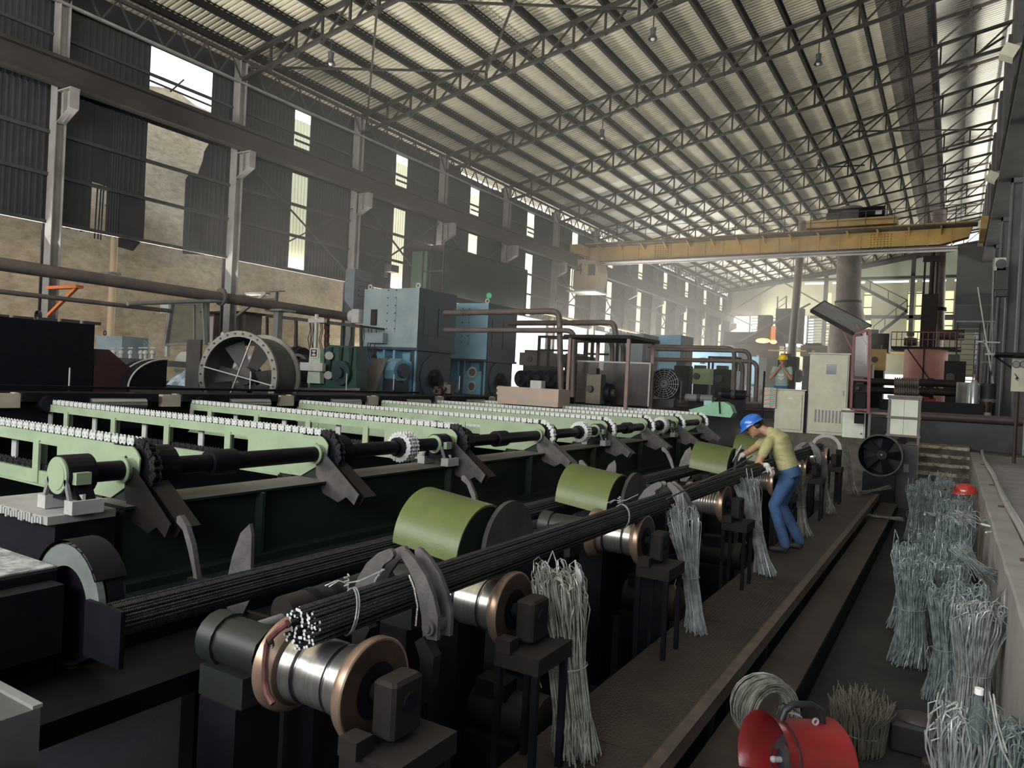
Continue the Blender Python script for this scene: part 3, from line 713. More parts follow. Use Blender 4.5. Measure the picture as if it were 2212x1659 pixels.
def text(parent, s_, loc, size, rot, m_, name='lettering', ext=.004):
    cu = bpy.data.curves.new(name, 'FONT'); cu.body = s_; cu.size = size; cu.extrude = ext; cu.align_x = 'CENTER'; cu.align_y = 'CENTER'
    o = bpy.data.objects.new(name, cu); C.objects.link(o); o.data.materials.append(m_)
    dg = bpy.context.evaluated_depsgraph_get(); me = bpy.data.meshes.new_from_object(o.evaluated_get(dg)); bpy.data.objects.remove(o)
    o = bpy.data.objects.new(name, me); C.objects.link(o); me.materials.clear(); me.materials.append(m_)
    o.parent = parent; o.location = Vector(loc)-OFF[parent.name]; o.rotation_euler = rot; return o
text(cb, '4', (-20.88, CY-.98, 9.1), 1.05, (PI/2, 0, 0), M_rubber)

# ------------------------------------------------------------------ green glass control cabin on the left wall
M_gg2 = glassy('dark_green_glass', (.10, .30, .22), .55)
g = thing('control_cabin', 'green glazed control cabin with thin frame on the left wall', 'cabin', (-20.5, 29, 5.5))
cz0, cz1 = 5.45, 7.55
b = MB(); b.bb((-21.7, 25.7, cz0), (-19.4, 25.76, cz0+.1)); b.bb((-21.7, 25.7, cz1), (-19.4, 33, cz1+.08)); b.bb((-21.7, 25.7, cz0-.25), (-19.4, 33, cz0))
for y in (25.7, 32.95):
    for x in (-20.6, -19.45): b.bb((x, y, cz0), (x+.06, y+.06, cz1))
b.bb((-20.6, 25.7, 6.45), (-19.4, 25.74, 6.52)); b.bb((-20.1, 25.7, cz0), (-20.07, 25.74, cz1)); b.bb((-19.45, 25.7, 6.3), (-19.4, 25.75, 6.35)); b.build('frame', M_rustd, g)
b = MB(); b.bb((-19.43, 25.8, cz0), (-19.41, 32.9, cz1)); b.build('side_glass', M_gg2, g); b = MB(); b.bb((-20.55, 32.95, cz0), (-19.45, 32.97, cz1)); b.build('end_glass', M_ggreen, g)
b = MB(); b.bb((-21.6, 26.2, 5.5), (-20.7, 32, 7.5)); b.build('rear_panel', mat('dark_green_interior', (.03, .09, .06), None), g)
t = thing('cabin_lamp', 'lit lamp glowing inside the green cabin', 'lamp', (-19.9, 30.2, 5.9)); b = MB(); b.sphere((-19.9, 30.2, 5.95), .14); b.build('bulb', M_lampon, t, True)
b = MB(); b.bar((-19.9, 30.2, 5.45), (-19.9, 30.2, 5.85), .04, .04); b.build('stem', M_steel, t)

# louvred box on the wall behind the first motor
t = thing('louvre_unit', 'dark louvred box on the wall above the left side of the nearest motor cabinet', 'louvre', (-21.3, 22.6, 5.0))
p = at(779, 635, 0, -20.9); 
b = MB(); b.bb((-21.25, p.y-.55, p.z-1.0), (-20.75, p.y+.55, p.z+.95)); b.build('body', M_navy, t)
for i in range(9):
    b = MB(); b.bar((-20.73, p.y-.3, p.z-.9+.2*i), (-20.73, p.y+.5, p.z-.9+.2*i), .06, .03); b.build('slat', M_steel, t)
b = MB(); b.bb((-21.3, p.y+1.8, p.z+1.2), (-20.9, p.y+2.3, p.z+1.5)); b.bb((-21.5, p.y+2, p.z+1.0), (-21.3, p.y+2.1, p.z+1.6)); b.build('side_lamp', M_steel, t)

# ------------------------------------------------------------------ long pipes along the left wall
def pipe(name, label, pts, r, m_, n=10, cat='pipe', flange=None, bend=.25):
    P = [Vector(p) for p in pts]; path = [P[0]]
    for k in range(1, len(P)-1):
        a = (P[k-1]-P[k]).normalized(); c = (P[k+1]-P[k]).normalized(); bb = min(bend, (P[k-1]-P[k]).length*.45, (P[k+1]-P[k]).length*.45)
        for q in range(6):
            s_ = q/5; path.append((P[k]+a*bb)*(1-s_)**2 + P[k]*2*s_*(1-s_) + (P[k]+c*bb)*s_**2)
    path.append(P[-1]); t = thing(name, label, cat, P[0])
    b = MB(); b.tube(path, r, n); b.build('pipe_run', m_, t, True)
    if flange:
        for f_ in flange:
            b = MB(); q = Vector(f_[0]); d = Vector(f_[1]); b.cyl(q-d*.03, q+d*.03, r*1.7, 12); b.build('flange', m_, t)
    return t
q = pipe('long_pipe', 'thick dusty pipe running along the open side, upper of the two', [(-19, 6.5, 3.98), (-19, 20.5, 3.85)], .16, M_pipe, flange=[((-19, 14.2, 3.93), (0, 1, 0))])
pipe('long_pipe', 'thin dusty pipe running along the open side below the thick one', [(-19, 6.5, 3.33), (-19, 12.6, 3.33)], .06, M_pipe)
pipe('rising_pipe', 'light conduit from the thick pipe across the drive frames', [at(275, 656, 0, -18.8), at(420, 651, 0, -18.9), at(595, 648, 0, -19)], .06, M_grey)
pipe('gas_pipe', 'long yellow pipe along the far left wall above the bright opening', [(-20.5, 34, 5.78), (-20.5, 78, 5.85)], .07, M_ypipe)
pipe('gas_pipe', 'yellow pipe crossing the far end of the hall', [(-20.5, 76, 6.0), (-1.5, 74, 5.9)], .09, M_ypipe)
pipe('gas_pipe', 'yellow pipe crossing in front of the far blue cabinets', [at(1660, 757, 1, 60), at(1760, 759, 1, 60)], .07, M_ypipe)
# wall column pipe supports
for i, (px_, lb) in enumerate(((145, 'orange pipe bracket on the leftmost wall column'), (552, 'grey pipe strut on the second wall column'))):
    p = at(px_, 640 if i == 0 else 650, 0, -20.4); t = thing('pipe_bracket', lb, 'bracket', p)
    b = MB(); b.bar(p+Vector((-.9, 0, -.5)), p+Vector((.5, 0, .25)), .08, .08); b.build('strut', M_orange if i == 0 else M_grey, t)
    b = MB(); b.bb(p+Vector((-.9, -.1, .2)), p+Vector((.6, .1, .28))); b.build('arm', M_orange if i == 0 else M_grey, t)
t = thing('pipe_stand', 'grey post holding the valve end of the thick pipe', 'stand', (-18.9, 16.3, 1.28))
b = MB(); b.bb((-19.0, 16.2, 1.28), (-18.78, 16.4, 3.7)); b.build('post', M_grey, t); b = MB(); b.bb((-19.2, 16, 3.7), (-18.4, 16.6, 3.76)); b.build('head_plate', M_grey, t)
b = MB(); b.cyl((-19, 16.3, 4.05), (-19, 16.3, 4.35), .05, 8); b.bar((-19.35, 16.3, 4.36), (-18.65, 16.3, 4.36), .05, .03); b.build('valve_handle', M_steel, t)

# ------------------------------------------------------------------ blue mill motors with coolers on top
def motor(y, label, x1=-14.0, w=2.25, dpt=1.9, zt=4.5, zm=2.62, z0=1.28, box_m=None, detail=2, small=True):
    """x1 = right side face; the -Y face looks at the photographer"""
    t = thing('mill_motor', label, 'motor', (x1-w/2, y+dpt/2, z0), 'blue mill motors in a row along the hall')
    bm_ = box_m or M_bluegrey
    b = MB(); b.bb((x1-w, y, zm+.06), (x1, y+dpt, zt)); b.build('cooler_box', bm_, t)
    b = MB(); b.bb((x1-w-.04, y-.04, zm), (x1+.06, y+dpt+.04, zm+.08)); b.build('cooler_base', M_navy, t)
    b = MB(); 
    for k in (0, 1): b.bb((x1, y+.25+k*.72, zm+.5), (x1+.03, y+.88+k*.72, zt-.55))
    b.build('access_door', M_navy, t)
    b = MB(); b.bb((x1-.02, y, zm+.06), (x1+.012, y+dpt, zt)); b.build('side_shade_sheet', M_navy, t)  # navy sheet puts the right face's shade into colour
    b = MB(); b.bb((x1-w*.56, y-.02, zm+.55), (x1-w*.40, y, zt-.25)); pl = b.build('bolted_strip', bm_, t)
    b = MB()
    for i in range(6):
        for xx in (x1-w*.55, x1-w*.41): b.cyl((xx, y-.035, zm+.65+i*.24), (xx, y-.015, zm+.65+i*.24), .022, 6)
    b.build('bolt_heads', M_steel, t)
    b = MB(); b.bb((x1-w*.83, y-.08, zt-1.15), (x1-w*.74, y, zt-.65)); b.build('vent_window', M_rubber, t)
    b = MB()
    for xx in (x1-w+.15, x1-.15): b.lathe([(-.02, .09), (.02, .09), (.02, .05), (-.02, .05), (-.02, .09)], (xx, y+.1, zt+.08), (0, 1, 0), 10)
    b.build('lifting_lug', M_lgrey, t)
    # motor body under it
    b = MB(); b.bb((x1-w+.1, y+.45, z0), (x1-.35, y+dpt, zm)); b.build('stator_body', M_blue, t)
    b = MB(); b.bb((x1-.95, y+.02, z0), (x1-.22, y+.45, zm-.35)); b.build('terminal_housing', M_blue, t)
    for zz in (z0+.28, z0+.78):
        b = MB(); b.lathe([(0, .20), (.03, .20), (.03, .14), (0, .14)], (x1-.58, y+.02, zz), (0, -1, 0), 18); b.build('port_ring', M_lgrey, t, True)
        b = MB(); b.cyl((x1-.58, y+.0, zz), (x1-.58, y-.01, zz), .14, 16); b.build('port_glass', M_pipe, t)
    b = MB()
    for xx in (x1-w+.05, x1-w*.62, x1-.98, x1-.12): b.bb((xx-.04, y+.08, z0), (xx+.04, y+.5, zm))
    b.build('end_rib', M_blue, t)
    # end bell facing right, its shade put into the navy colour
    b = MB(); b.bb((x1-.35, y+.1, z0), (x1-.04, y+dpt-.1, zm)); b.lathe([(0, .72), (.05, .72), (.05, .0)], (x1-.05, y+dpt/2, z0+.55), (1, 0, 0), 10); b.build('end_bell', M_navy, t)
    b = MB(); b.cyl((x1, y+dpt/2, z0+.45), (x1+.22, y+dpt/2, z0+.45), .16, 14); b.lathe([(0, .3), (.06, .3), (.06, .2)], (x1, y+dpt/2, z0+.5), (1, 0, 0), 16); b.build('shaft_end', M_black, t, True)
    return t
m1 = motor(17.44, 'large blue motor with a tall grey-blue cooler box, nearest of the row', zt=4.52)
motor(21.3, 'blue motor behind the nearest one, crossed by two dark pipes', w=2.0, zt=4.5, zm=2.45, box_m=mat('sky_blue_paint', (.30, .50, .60), (.24, .42, .54), 1.2, .5))
m3 = motor(36.1, 'pale blue motor seen through the pipe frame in the middle distance', w=2.2, dpt=2.2, zt=4.6, zm=2.4)
motor(41.0, 'faded blue cooler box behind the black round fan', x1=-13.6, w=3.4, dpt=2.2, zt=4.9, zm=2.4, box_m=M_blue)
motor(58.0, 'light blue motor behind the thin pipe hoops left of the helmeted man', x1=-14.6, w=3.6, dpt=3, zt=5.0, zm=2.4, box_m=mat('pastel_blue_paint', (.28, .52, .72), (.24, .45, .65), 1, .5))
motor(66.0, 'farthest blue motor just left of the yellow helmet', x1=-14.8, w=3.0, dpt=3, zt=4.9, zm=2.4, box_m=M_blue)
b = MB(); p = at(760, 684, 1, 17.5); b.cyl(p, p+Vector((.45, 0, 0)), .22, 12); b.bb(p+Vector((.2, -.22, -.22)), p+Vector((.5, .22, .22)))
b.build('side_fan_motor', M_lgrey, m1, True)
b = MB(); p = at(810, 733, 1, 17.35); b.bb(p+Vector((-.3, -.15, -.12)), p+Vector((.45, .1, .2))); b.build('junction_box', M_bluegrey, m1)
b = MB(); p = at(806, 760, 1, 17.3)
for i in range(5): b.tube([p+Vector((.05*i, -.05, .1)), p+Vector((.1+.03*i, -.12, -.1)), p+Vector((.0+.06*i, -.05, -.35))], .015, 5)
b.build('cable_loom', M_rubber, m1)
# leaning plate + small gearbox in front of the first motor
t = thing('leaning_plate', 'scratched grey steel plate leaning before the nearest blue motor', 'plate', at(812, 835, 1, 16.6))
b = MB(); A = at(779, 838, 1, 16.2)
b.prism([(0, -.2), (.62, -.2), (.66, .95), (.06, .95)], A, (1, 0, 0), Vector((.08, .3, 1)).normalized(), .03); b.build('sheet', mat('scratched_plate', (.25, .22, .21), (.15, .14, .135), 3, .5), t)
t = thing('small_gearbox', 'faceted blue gear case beside the leaning plate', 'gearbox', at(848, 815, 1, 16.9))
p = at(848, 800, 1, 16.9); b = MB(); b.cyl(p+Vector((-.1, 0, 0)), p+Vector((.35, 0, 0)), .36, 8); b.build('case', M_blue, t); b = MB(); b.cyl(p+Vector((.35, 0, 0)), p+Vector((.5, 0, 0)), .22, 8); b.bb(p+Vector((-.1, -.3, -.62)), p+Vector((.35, .3, -.3))); b.build('foot', M_navy, t)

# ------------------------------------------------------------------ large ducted fan (drum with bolted rim)
t = thing('drum_fan', 'big open drum fan with bolted rim and thin cross stays', 'fan', (-12.2, 10.2, .9))
ax = Vector((-.28, .96, 0)).normalized(); c0 = at(514, 812, 1, 9.6); R_ = .80
b = MB(); b.lathe([(0, R_), (.85, R_), (.85, R_-.02), (0, R_-.02), (0, R_)], c0, ax, 40); b.build('drum', mat('dark_drum_paint', (.10, .095, .09), (.055, .052, .05), 2, .55), t, True)
M_rim = mat('dusty_rim_paint', (.24, .235, .20), (.17, .165, .14), 4, .6)
b = MB(); b.lathe([(-.03, R_-.02), (-.03, R_+.10), (.03, R_+.10), (.03, R_-.02), (-.03, R_-.02)], c0, ax, 40); rim = b.build('front_rim', M_rim, t, True)
b = MB(); b.lathe([(.82, R_-.02), (.82, R_+.08), (.87, R_+.08), (.87, R_-.02), (.82, R_-.02)], c0, ax, 40); b.build('rear_rim', M_rim, t, True)
xa = ax.cross(Z).normalized()
for i in range(30):
    b = MB(); q = 2*PI*i/30; p = c0+(xa*math.cos(q)+Z*math.sin(q))*(R_+.045); b.cyl(p-ax*.05, p-ax*.0, .022, 6); b.build('rim_bolt', M_rubber, rim)
b = MB()
for q in (1.2, 2.95): d = xa*math.cos(q)+Z*math.sin(q); b.bar(c0-d*R_-ax*.02, c0+d*R_-ax*.02, .03, .02)
b.build('cross_stay', M_lgrey, t)
b = MB(); b.lathe([(.15, 0), (.2, .18), (.55, .2), (.55, 0)], c0, ax, 16); b.build('hub', M_steel, t, True)
b = MB()
for k in range(6):
    q = 2*PI*k/6; d = xa*math.cos(q)+Z*math.sin(q); e = ax.cross(d)
    b.prism([(.18, -.1), (.74, -.2), (.74, .2), (.18, .1)], c0+ax*.35, d, (e+ax*.5).normalized(), .015)
b.build('blade', M_steel, t)
b = MB(); p = c0+ax*.35-Vector((0, 0, R_)); b.bb((p.x-.5, p.y-.3, .9), (p.x+.6, p.y+.9, p.z+.05)); b.build('stand', M_black, t)

# black box at the far left, dark red box, sector guard
t = thing('black_machine_box', 'tall black machine housing with ragged top edge at the left', 'machine housing', (-13, 4.5, .9))
b = MB(); b.bb((-15.5, 1.0, .3), (-12.0, 6.62, 2.44)); b.build('shell', M_black2, t)
b = MB(); r_ = random.Random(2); y = 1.0
while y < 6.5: h_ = r_.uniform(.02, .05); b.bb((-12.05, y, 2.44), (-12.0, y+.28, 2.44+h_)); y += .34
b.lathe([(-.02, .08), (.02, .08), (.02, .05), (-.02, .05)], (-12.3, 5.9, 2.52), (0, 1, 0), 10); b.build('top_lip', M_steel, t)
t = thing('dark_red_cover', 'dark red steel cover between the black housing and the sector guard', 'cover', (-12.2, 6.9, 1.0))
b = MB(); b.bb((-13.2, 6.64, .9), (-12.0, 7.25, 1.78)); b.prism([(6.64, 1.78), (7.25, 1.78), (6.9, 2.05), (6.64, 2.05)], (-12.5, 0, 0), (0, 1, 0), (0, 0, 1), .9); b.build('shell', mat('black_red_paint', (.06, .018, .02), (.035, .015, .018), 3, .5), t)
t = thing('sector_guard', 'black quarter-round wheel guard with two pale rims', 'guard', (-12.1, 7.6, 1.0))
c_ = at(340, 838, 0, -12.0)
pts = [(0, 0)]+[(-.68*math.sin(q), .50*math.cos(q)) for q in [PI/2*i/10 for i in range(11)]]
b = MB(); b.prism(pts, c_, (0, 1, 0), (0, 0, 1), .5); b.build('shell', M_black2, t)
for dx in (.26, -.02):
    b = MB(); P_ = [c_+Vector((dx, -.69*math.sin(q), .51*math.cos(q))) for q in [PI/2*i/12 for i in range(13)]]; b.tube(P_, .018, 5); b.build('rim', M_conc, t, True)

# ------------------------------------------------------------------ steaming cooling bed area behind (left middle)
t = thing('valve_manifold', 'row of dripping valves on a pale manifold before the plastered wall', 'manifold', at(300, 780, 1, 12.5))
b = MB(); p = at(215, 775, 1, 12.5); q = at(430, 790, 1, 12.5); b.bar(p, q, .3, .16); b.build('header', M_steel, t)
for i, px_ in enumerate((245, 262, 282, 305, 315, 330)):
    b = MB(); p = at(px_, 762, 1, 12.4); b.cyl(p-Vector((0, 0, .25)), p, .05, 8); b.sphere(p, .08, 8, 6); b.bar(p+Vector((-.12, 0, .14)), p+Vector((.12, 0, .14)), .03, .03); b.build('valve', M_lgrey, t, True)
t = thing('blue_bath_box', 'pale blue-grey steel box left of the valves', 'tank', at(245, 760, 1, 13.5))
p = at(208, 725, 1, 13.5); q = at(262, 775, 1, 13.5); q.z = -.6; b = MB(); b.bb(p, q+Vector((0, .9, 0))); b.build('shell', M_bluegrey, t); b = MB(); b.lathe([(-.01, .09), (.01, .09), (.01, .06), (-.01, .06)], p+Vector((.15, .2, .1)), (0, 1, 0), 10); b.build('lifting_lug', M_steel, t)
t = thing('water_trough', 'dark trough with foaming blue-white water below the valves', 'trough', at(375, 835, 1, 11.5))
p = at(330, 838, 1, 11.6); q = at(425, 838, 1, 11.6)
b = MB(); b.bb((p.x-1.4, 11.4, 1.0), (q.x+.1, 13.4, p.z)); b.build('trough_body', M_grey, t)
M_foam = mat('foaming_water', (.55, .66, .78), (.16, .22, .32), 3.5, .35, bump=1.0, bscale=9, lo=.4, hi=.62)
b = MB(); r_ = random.Random(4); n = 24
for i in range(n+1):
    for j in range(14):
        x = p.x+(q.x-p.x)*i/n; s_ = j/13; b.v.append((x, 11.9+1.4*s_+.08*r_.random(), p.z+.02+.95*s_**.8+.07*r_.random()))
for i in range(n):
    for j in range(13): a = i*14+j; b.f.append([a, a+14, a+15, a+1]); b.mi.append(0)
b.build('foam', M_foam, t, True)
t = thing('roll_disc', 'greenish steel disc behind the foaming water', 'disc', at(395, 790, 1, 13.6)); p = at(395, 790, 1, 13.5)
b = MB(); b.cyl(p, p+Vector((0, .3, 0)), .42, 24); b.build('disc', mat('pale_green_disc', (.45, .5, .42)), t)
t = thing('dark_splash_plate', 'dark upright splash plate left of the drum fan', 'plate', at(420, 800, 1, 11.2))
p = at(404, 733, 1, 11.2); q = at(430, 812, 1, 11.2); q.z = 1.28; b = MB(); b.bb(p, q+Vector((0, .06, 0))); b.build('plate', M_steel, t)
t = thing('spray_jet', 'fine white water spray rising behind the valves', 'spray', at(325, 750, 1, 13)); p = at(318, 752, 1, 13.2); q = at(330, 705, 1, 13.2)
b = MB(); r_ = random.Random(9)
for i in range(150): s_ = r_.random(); c_ = p.lerp(q, s_)+Vector((r_.gauss(0, .05+.06*s_), r_.gauss(0, .06), 0)); b.box(c_, (.006, .006, .05*r_.random()+.01))
o = b.build('droplets', M_lgrey, t); o['kind'] = 'stuff'

# glazed frame booth, brown cupboard, hose frame
t = thing('glazed_booth', 'grey-framed booth with dusty sloping glass before the plastered wall', 'booth', (-17.5, 13.5, 1.28))
A = [at(x, y, 1, 14.0) for x, y in ((372, 655), (420, 655), (446, 655), (358, 745), (420, 735), (446, 740))]
b = MB(); b.bar(A[0], A[3], .12, .12); b.bar(A[1], A[4], .06, .06); b.bar(A[2], A[5], .14, .12); b.bar(A[3], A[5], .08, .08); b.bar(A[0], A[2], .08, .08); b.bar(at(440, 655, 1, 13.9), at(445, 745, 1, 13.9), .12, .05); b.build('frame', M_grey, t)
b = MB(); b.add([A[0], A[2], A[5], A[3], A[0]+Vector((0, .02, 0)), A[2]+Vector((0, .02, 0)), A[5]+Vector((0, .02, 0)), A[3]+Vector((0, .02, 0))], [(0, 1, 2, 3), (7, 6, 5, 4)]); b.build('glass_pane', M_glass, t)
b = MB(); p = at(350, 660, 1, 14.1); b.bb(p+Vector((-.1, 0, -.25)), p+Vector((.35, .1, .1))); b.build('switch_plate', M_lgrey, t)
b = MB(); p = at(360, 670, 1, 14.3); b.bb(p+Vector((0, 0, -1.5)), p+Vector((.12, .1, .1))); b.build('rear_post', M_lgrey, t)
t = thing('brown_cupboard', 'brown open cupboard with a flat overhanging roof by the second wall column', 'cupboard', (-17, 16.8, 1.28))
p = at(450, 678, 1, 17.0); q = at(528, 745, 1, 17.0)
b = MB(); b.bb((p.x, 17, q.z), (p.x+.35, 17.7, p.z)); b.bb((q.x-.85, 17, q.z), (q.x, 17.7, p.z)); b.bb((p.x, 17.65, q.z), (q.x, 17.7, p.z)); b.build('carcass', mat('brown_board', (.17, .13, .11), (.12, .1, .09)), t)
b = MB(); b.bb((p.x-.1, 16.7, p.z), (q.x+.2, 17.8, p.z+.06)); b.build('roof_board', M_rustd, t); b = MB(); b.bb((p.x+.05, 16.98, q.z), (p.x+.33, 17.0, p.z-.1)); b.build('pink_panel', mat('pinkish_panel', (.5, .38, .36)), t)
b = MB(); b.bb((p.x+.3, 17.1, p.z-.85), (q.x-.8, 17.6, p.z-.82)); b.build('shelf', M_grey, t)
t = thing('work_lamp', 'round pale lamp head in front of the brown cupboard', 'lamp', at(486, 725, 1, 16.5)); p = at(486, 724, 1, 16.5)
b = MB(); b.sphere(p, .15); b.build('head', M_white, t, True); b = MB(); b.bar(p, p-Vector((0, 0, .5)), .03, .03); b.build('stem', M_steel, t)
t = thing('hose_frame', 'dark tubular frame hung with thin hoses between drum fan and blue motor', 'frame', (-17, 16.3, 1.28))
A = [at(x, y, 1, 16.4) for x, y in ((577, 682), (640, 685), (780, 705), (577, 745), (640, 750), (780, 760))]
b = MB(); b.bar(A[0], A[2], .1, .1); b.bar(A[0], A[3], .07, .07); b.bar(A[1], A[4], .07, .07); b.bar(A[2], A[5], .07, .07)
c_ = [a+Vector((0, 1.4, 0)) for a in A]; b.bar(c_[0], c_[2], .08, .08); b.bar(A[0], c_[0], .06, .06); b.bar(A[2], c_[2], .06, .06); b.build('frame_tube', M_steel, t)
b = MB(); r_ = random.Random(8)
for i in range(16):
    a = A[0].lerp(A[2], .25+.047*i)+Vector((0, r_.random(), 0)); b.tube([a, a+Vector((.03, .02, -.3)), a+Vector((-.05+.1*r_.random(), 0, -.6)), a+Vector((.1*r_.random(), .05, -1.0))], .014, 5)
b.build('hose', M_rubber, t)
b = MB(); 
for px_, c in ((683, 0), (708, 1), (742, 0)): p = at(px_, 700, 1, 16.9); b.cyl(p-Vector((0, 0, .9)), p, .07, 8)
b.build('cylinder_column', M_dgreen, t, True)
b = MB(); p = at(683, 700, 1, 16.2); b.cyl(p-Vector((0, 0, 1)), p, .05, 8); b.bar(p+Vector((-.3, 0, .1)), p+Vector((.4, 0, .1)), .12, .12); b.cyl(p, p+Vector((0, 0, .3)), .06, 8); b.build('valve_stem', M_lgrey, t)
b = MB()
for k in range(4): p = at(706, 690+k*18, 1, 16.7); b.box(p, (.16, .1, .1))
b.build('red_tag', M_redp, t)

# green rolling mill stand
t = thing('rolling_stand', 'green rolling mill stand with a small square emblem plate', 'mill stand', (-14.5, 14.9, 1.0))
poly = [at(x, y, 1, 15.0) for x, y in ((668, 838), (668, 790), (690, 757), (712, 745), (768, 748), (768, 838))]
b = MB(); b.prism([(p.x, p.z) for p in poly], (0, 15.25, 0), (1, 0, 0), (0, 0, 1), .45); b.build('housing', mat('mill_green_paint', (.018, .065, .052), (.012, .042, .035), 2, .45, dust=(.22, .27, .23), damt=.7), t)
b = MB(); P0 = at(684, 775, 1, 14.9); b.prism([(-.26, -.7), (.26, -.7), (.2, .3), (-.2, .3)], P0, (1, 0, 0), (0, 0, 1), .16); b.build('front_block', mat('pale_green_block', (.42, .50, .40), (.32, .4, .3)), t)
b = MB(); b.bb(P0+Vector((-.45, -.2, -.35)), P0+Vector((.45, -.08, -.12))); b.build('cross_bar', M_lgrey, t)
b = MB(); b.bb(P0+Vector((-.17, -.11, .02)), P0+Vector((.17, -.08, .30))); em = b.build('emblem_plate', M_lgrey, t)
b = MB()
for (x0, z0, x1, z1) in ((-.11, .06, -.085, .26), (.085, .06, .11, .26), (-.11, .06, .11, .085), (-.11, .235, .11, .26)): b.bb(P0+Vector((x0, -.125, z0)), P0+Vector((x1, -.11, z1)))
b.prism([(-.07, .12), (0, .16), (-.07, .20)], P0+Vector((0, -.117, 0)), (1, 0, 0), (0, 0, 1), .012); b.prism([(.07, .12), (0, .16), (.07, .20)], P0+Vector((0, -.117, 0)), (1, 0, 0), (0, 0, 1), .012); b.build('emblem', M_rubber, em)
b = MB()
for (x, z) in ((.5, .1), (.5, -.45)): b.cyl(P0+Vector((x-.03, .0, z)), P0+Vector((x+.03, -.04, z)), .12, 8)
b.build('clamp_ring', M_lgrey, t)
b = MB(); q = at(742, 806, 1, 15.02); b.cyl(q, q+Vector((0, -.12, 0)), .34, 20); b.cyl(q+Vector((0, -.12, 0)), q+Vector((0, -.22, 0)), .15, 14); b.build('end_cover', mat('dark_teal_cover', (.012, .035, .04), (.008, .022, .028), 3, .5), t, True)
for k_ in range(3): b = MB(); q = at(715+22*k_, 750, 1, 15.0); b.prism([(-.07, 0), (.07, 0), (.02, -.75), (-.02, -.75)], q, (1, 0, 0), (0, 0, 1), .05); b.build('stiffener_web', M_dgreen, t)
b = MB(); q = at(650, 800, 1, 15.2); b.cyl(q, q+Vector((.6, 0, 0)), .34, 20); b.build('roll_coupling', M_black, t, True)
b = MB(); q = at(640, 790, 1, 15.0); b.lathe([(0, .36), (.06, .36), (.06, .28), (0, .28)], q, (1, -.2, 0), 20); b.build('coupling_ring', M_grey, t, True)
# row of dark rolls right of the motors
for i in range(8):
    p = at(1130+21*i, 818, 1, 20.0)
    t = thing('roll_barrel', 'black round roll in the row right of the second blue motor', 'roll', (p.x, p.y, -.6), 'black rolls lying in a row beyond the conveyors')
    b = MB(); b.lathe([(0, 0), (0, .26), (.5, .28), (1.3, .26), (1.3, 0)], p+Vector((0, -.2, 0)), (.25, 1, 0), 16); b.build('barrel', M_black, t, True)
    b = MB(); b.lathe([(-.12, 0), (-.12, .12), (0, .12)], p+Vector((0, -.2, 0)), (.25, 1, 0), 12); b.build('neck', M_rustd, t, True)
    b = MB(); b.bb((p.x-.2, p.y+.1, -.6), (p.x+.4, p.y+1.0, p.z-.24)); b.build('cradle', M_black, t)
# clutter of mid-distance machinery: small machine shapes on the mill floor, each its own thing
def clutter(name, label, px_, py, Y, wpx, hpx, m_, kind='box', cat='machine'):
    p = at(px_, py, 1, Y); D = (p-CAM).dot(fw); w_ = wpx*D/F_PX; h_ = hpx*D/F_PX
    t = thing(name, label, cat, p)
    if p.z > 1.34: b = MB(); b.bb((p.x-w_*.4, Y+.05, 1.28), (p.x+w_*.4, Y+w_*.5, p.z+.02)); b.build('plinth', M_black, t)
    b = MB()
    if kind == 'box':
        b.bb((p.x-w_/2, Y, p.z), (p.x+w_/2, Y+w_*.7, p.z+h_)); b.build('body', m_, t); b = MB(); b.bb((p.x-w_*.35, Y-.05, p.z+h_), (p.x+w_*.2, Y+w_*.4, p.z+h_*1.2)); b.cyl((p.x-w_*.2, Y-.1, p.z+h_*.5), (p.x-w_*.2, Y, p.z+h_*.5), min(w_, h_)*.22, 12); b.build('cap', M_steel, t)
    elif kind == 'frame':
        for s_ in (-1, 1):
            for d_ in (0, 1): b.bb((p.x+s_*w_/2-.05, Y+d_*w_*.5, p.z), (p.x+s_*w_/2+.05, Y+d_*w_*.5+.1, p.z+h_))
        b.bb((p.x-w_/2, Y, p.z+h_-.1), (p.x+w_/2, Y+.1, p.z+h_)); b.bb((p.x-w_/2, Y, p.z+h_*.55), (p.x+w_/2, Y+.08, p.z+h_*.55+.08)); b.bb((p.x-w_/2, Y+w_*.5, p.z+h_-.1), (p.x+w_/2, Y+w_*.5+.1, p.z+h_)); b.build('frame', m_, t)
    elif kind == 'drum':
        b.cyl((p.x-w_/2, Y, p.z+h_/2), (p.x+w_/2, Y, p.z+h_/2), h_/2, 18); b.build('drum', m_, t, True); b = MB(); b.cyl((p.x-w_/2-.1, Y, p.z+h_/2), (p.x+w_/2+.1, Y, p.z+h_/2), h_*.2, 10)
        b.cyl((p.x-.05, Y, p.z+h_/2), (p.x+.05, Y, p.z+h_/2), h_*.56, 18); b.build('axle', M_steel, t, True)
    return t
clutter('pipe_rack', 'brown frame of thin pipes before the glaring opening, left one', 1200, 800, 27, 90, 75, M_rustd, 'frame')
clutter('pipe_rack', 'brown pipe frame before the glaring opening, right of the other', 1290, 810, 26, 60, 78, M_rustd, 'frame')
clutter('gear_case', 'purplish low gear case in the glare beyond the black rolls', 1160, 790, 30, 90, 28, M_pipe)
clutter('gear_case', 'low dark gear case under the left pipe frame', 1240, 795, 31, 60, 26, M_rustd)
clutter('control_box', 'olive metal cabinet standing under the pipe shelter', 1280, 872, 17.2, 34, 64, mat('olive_box', (.17, .15, .10), (.12, .11, .08)), 'box', 'cabinet')
clutter('black_cover', 'rounded black motor cover right of the olive cabinet', 1305, 868, 17.6, 34, 40, M_black2, 'drum')
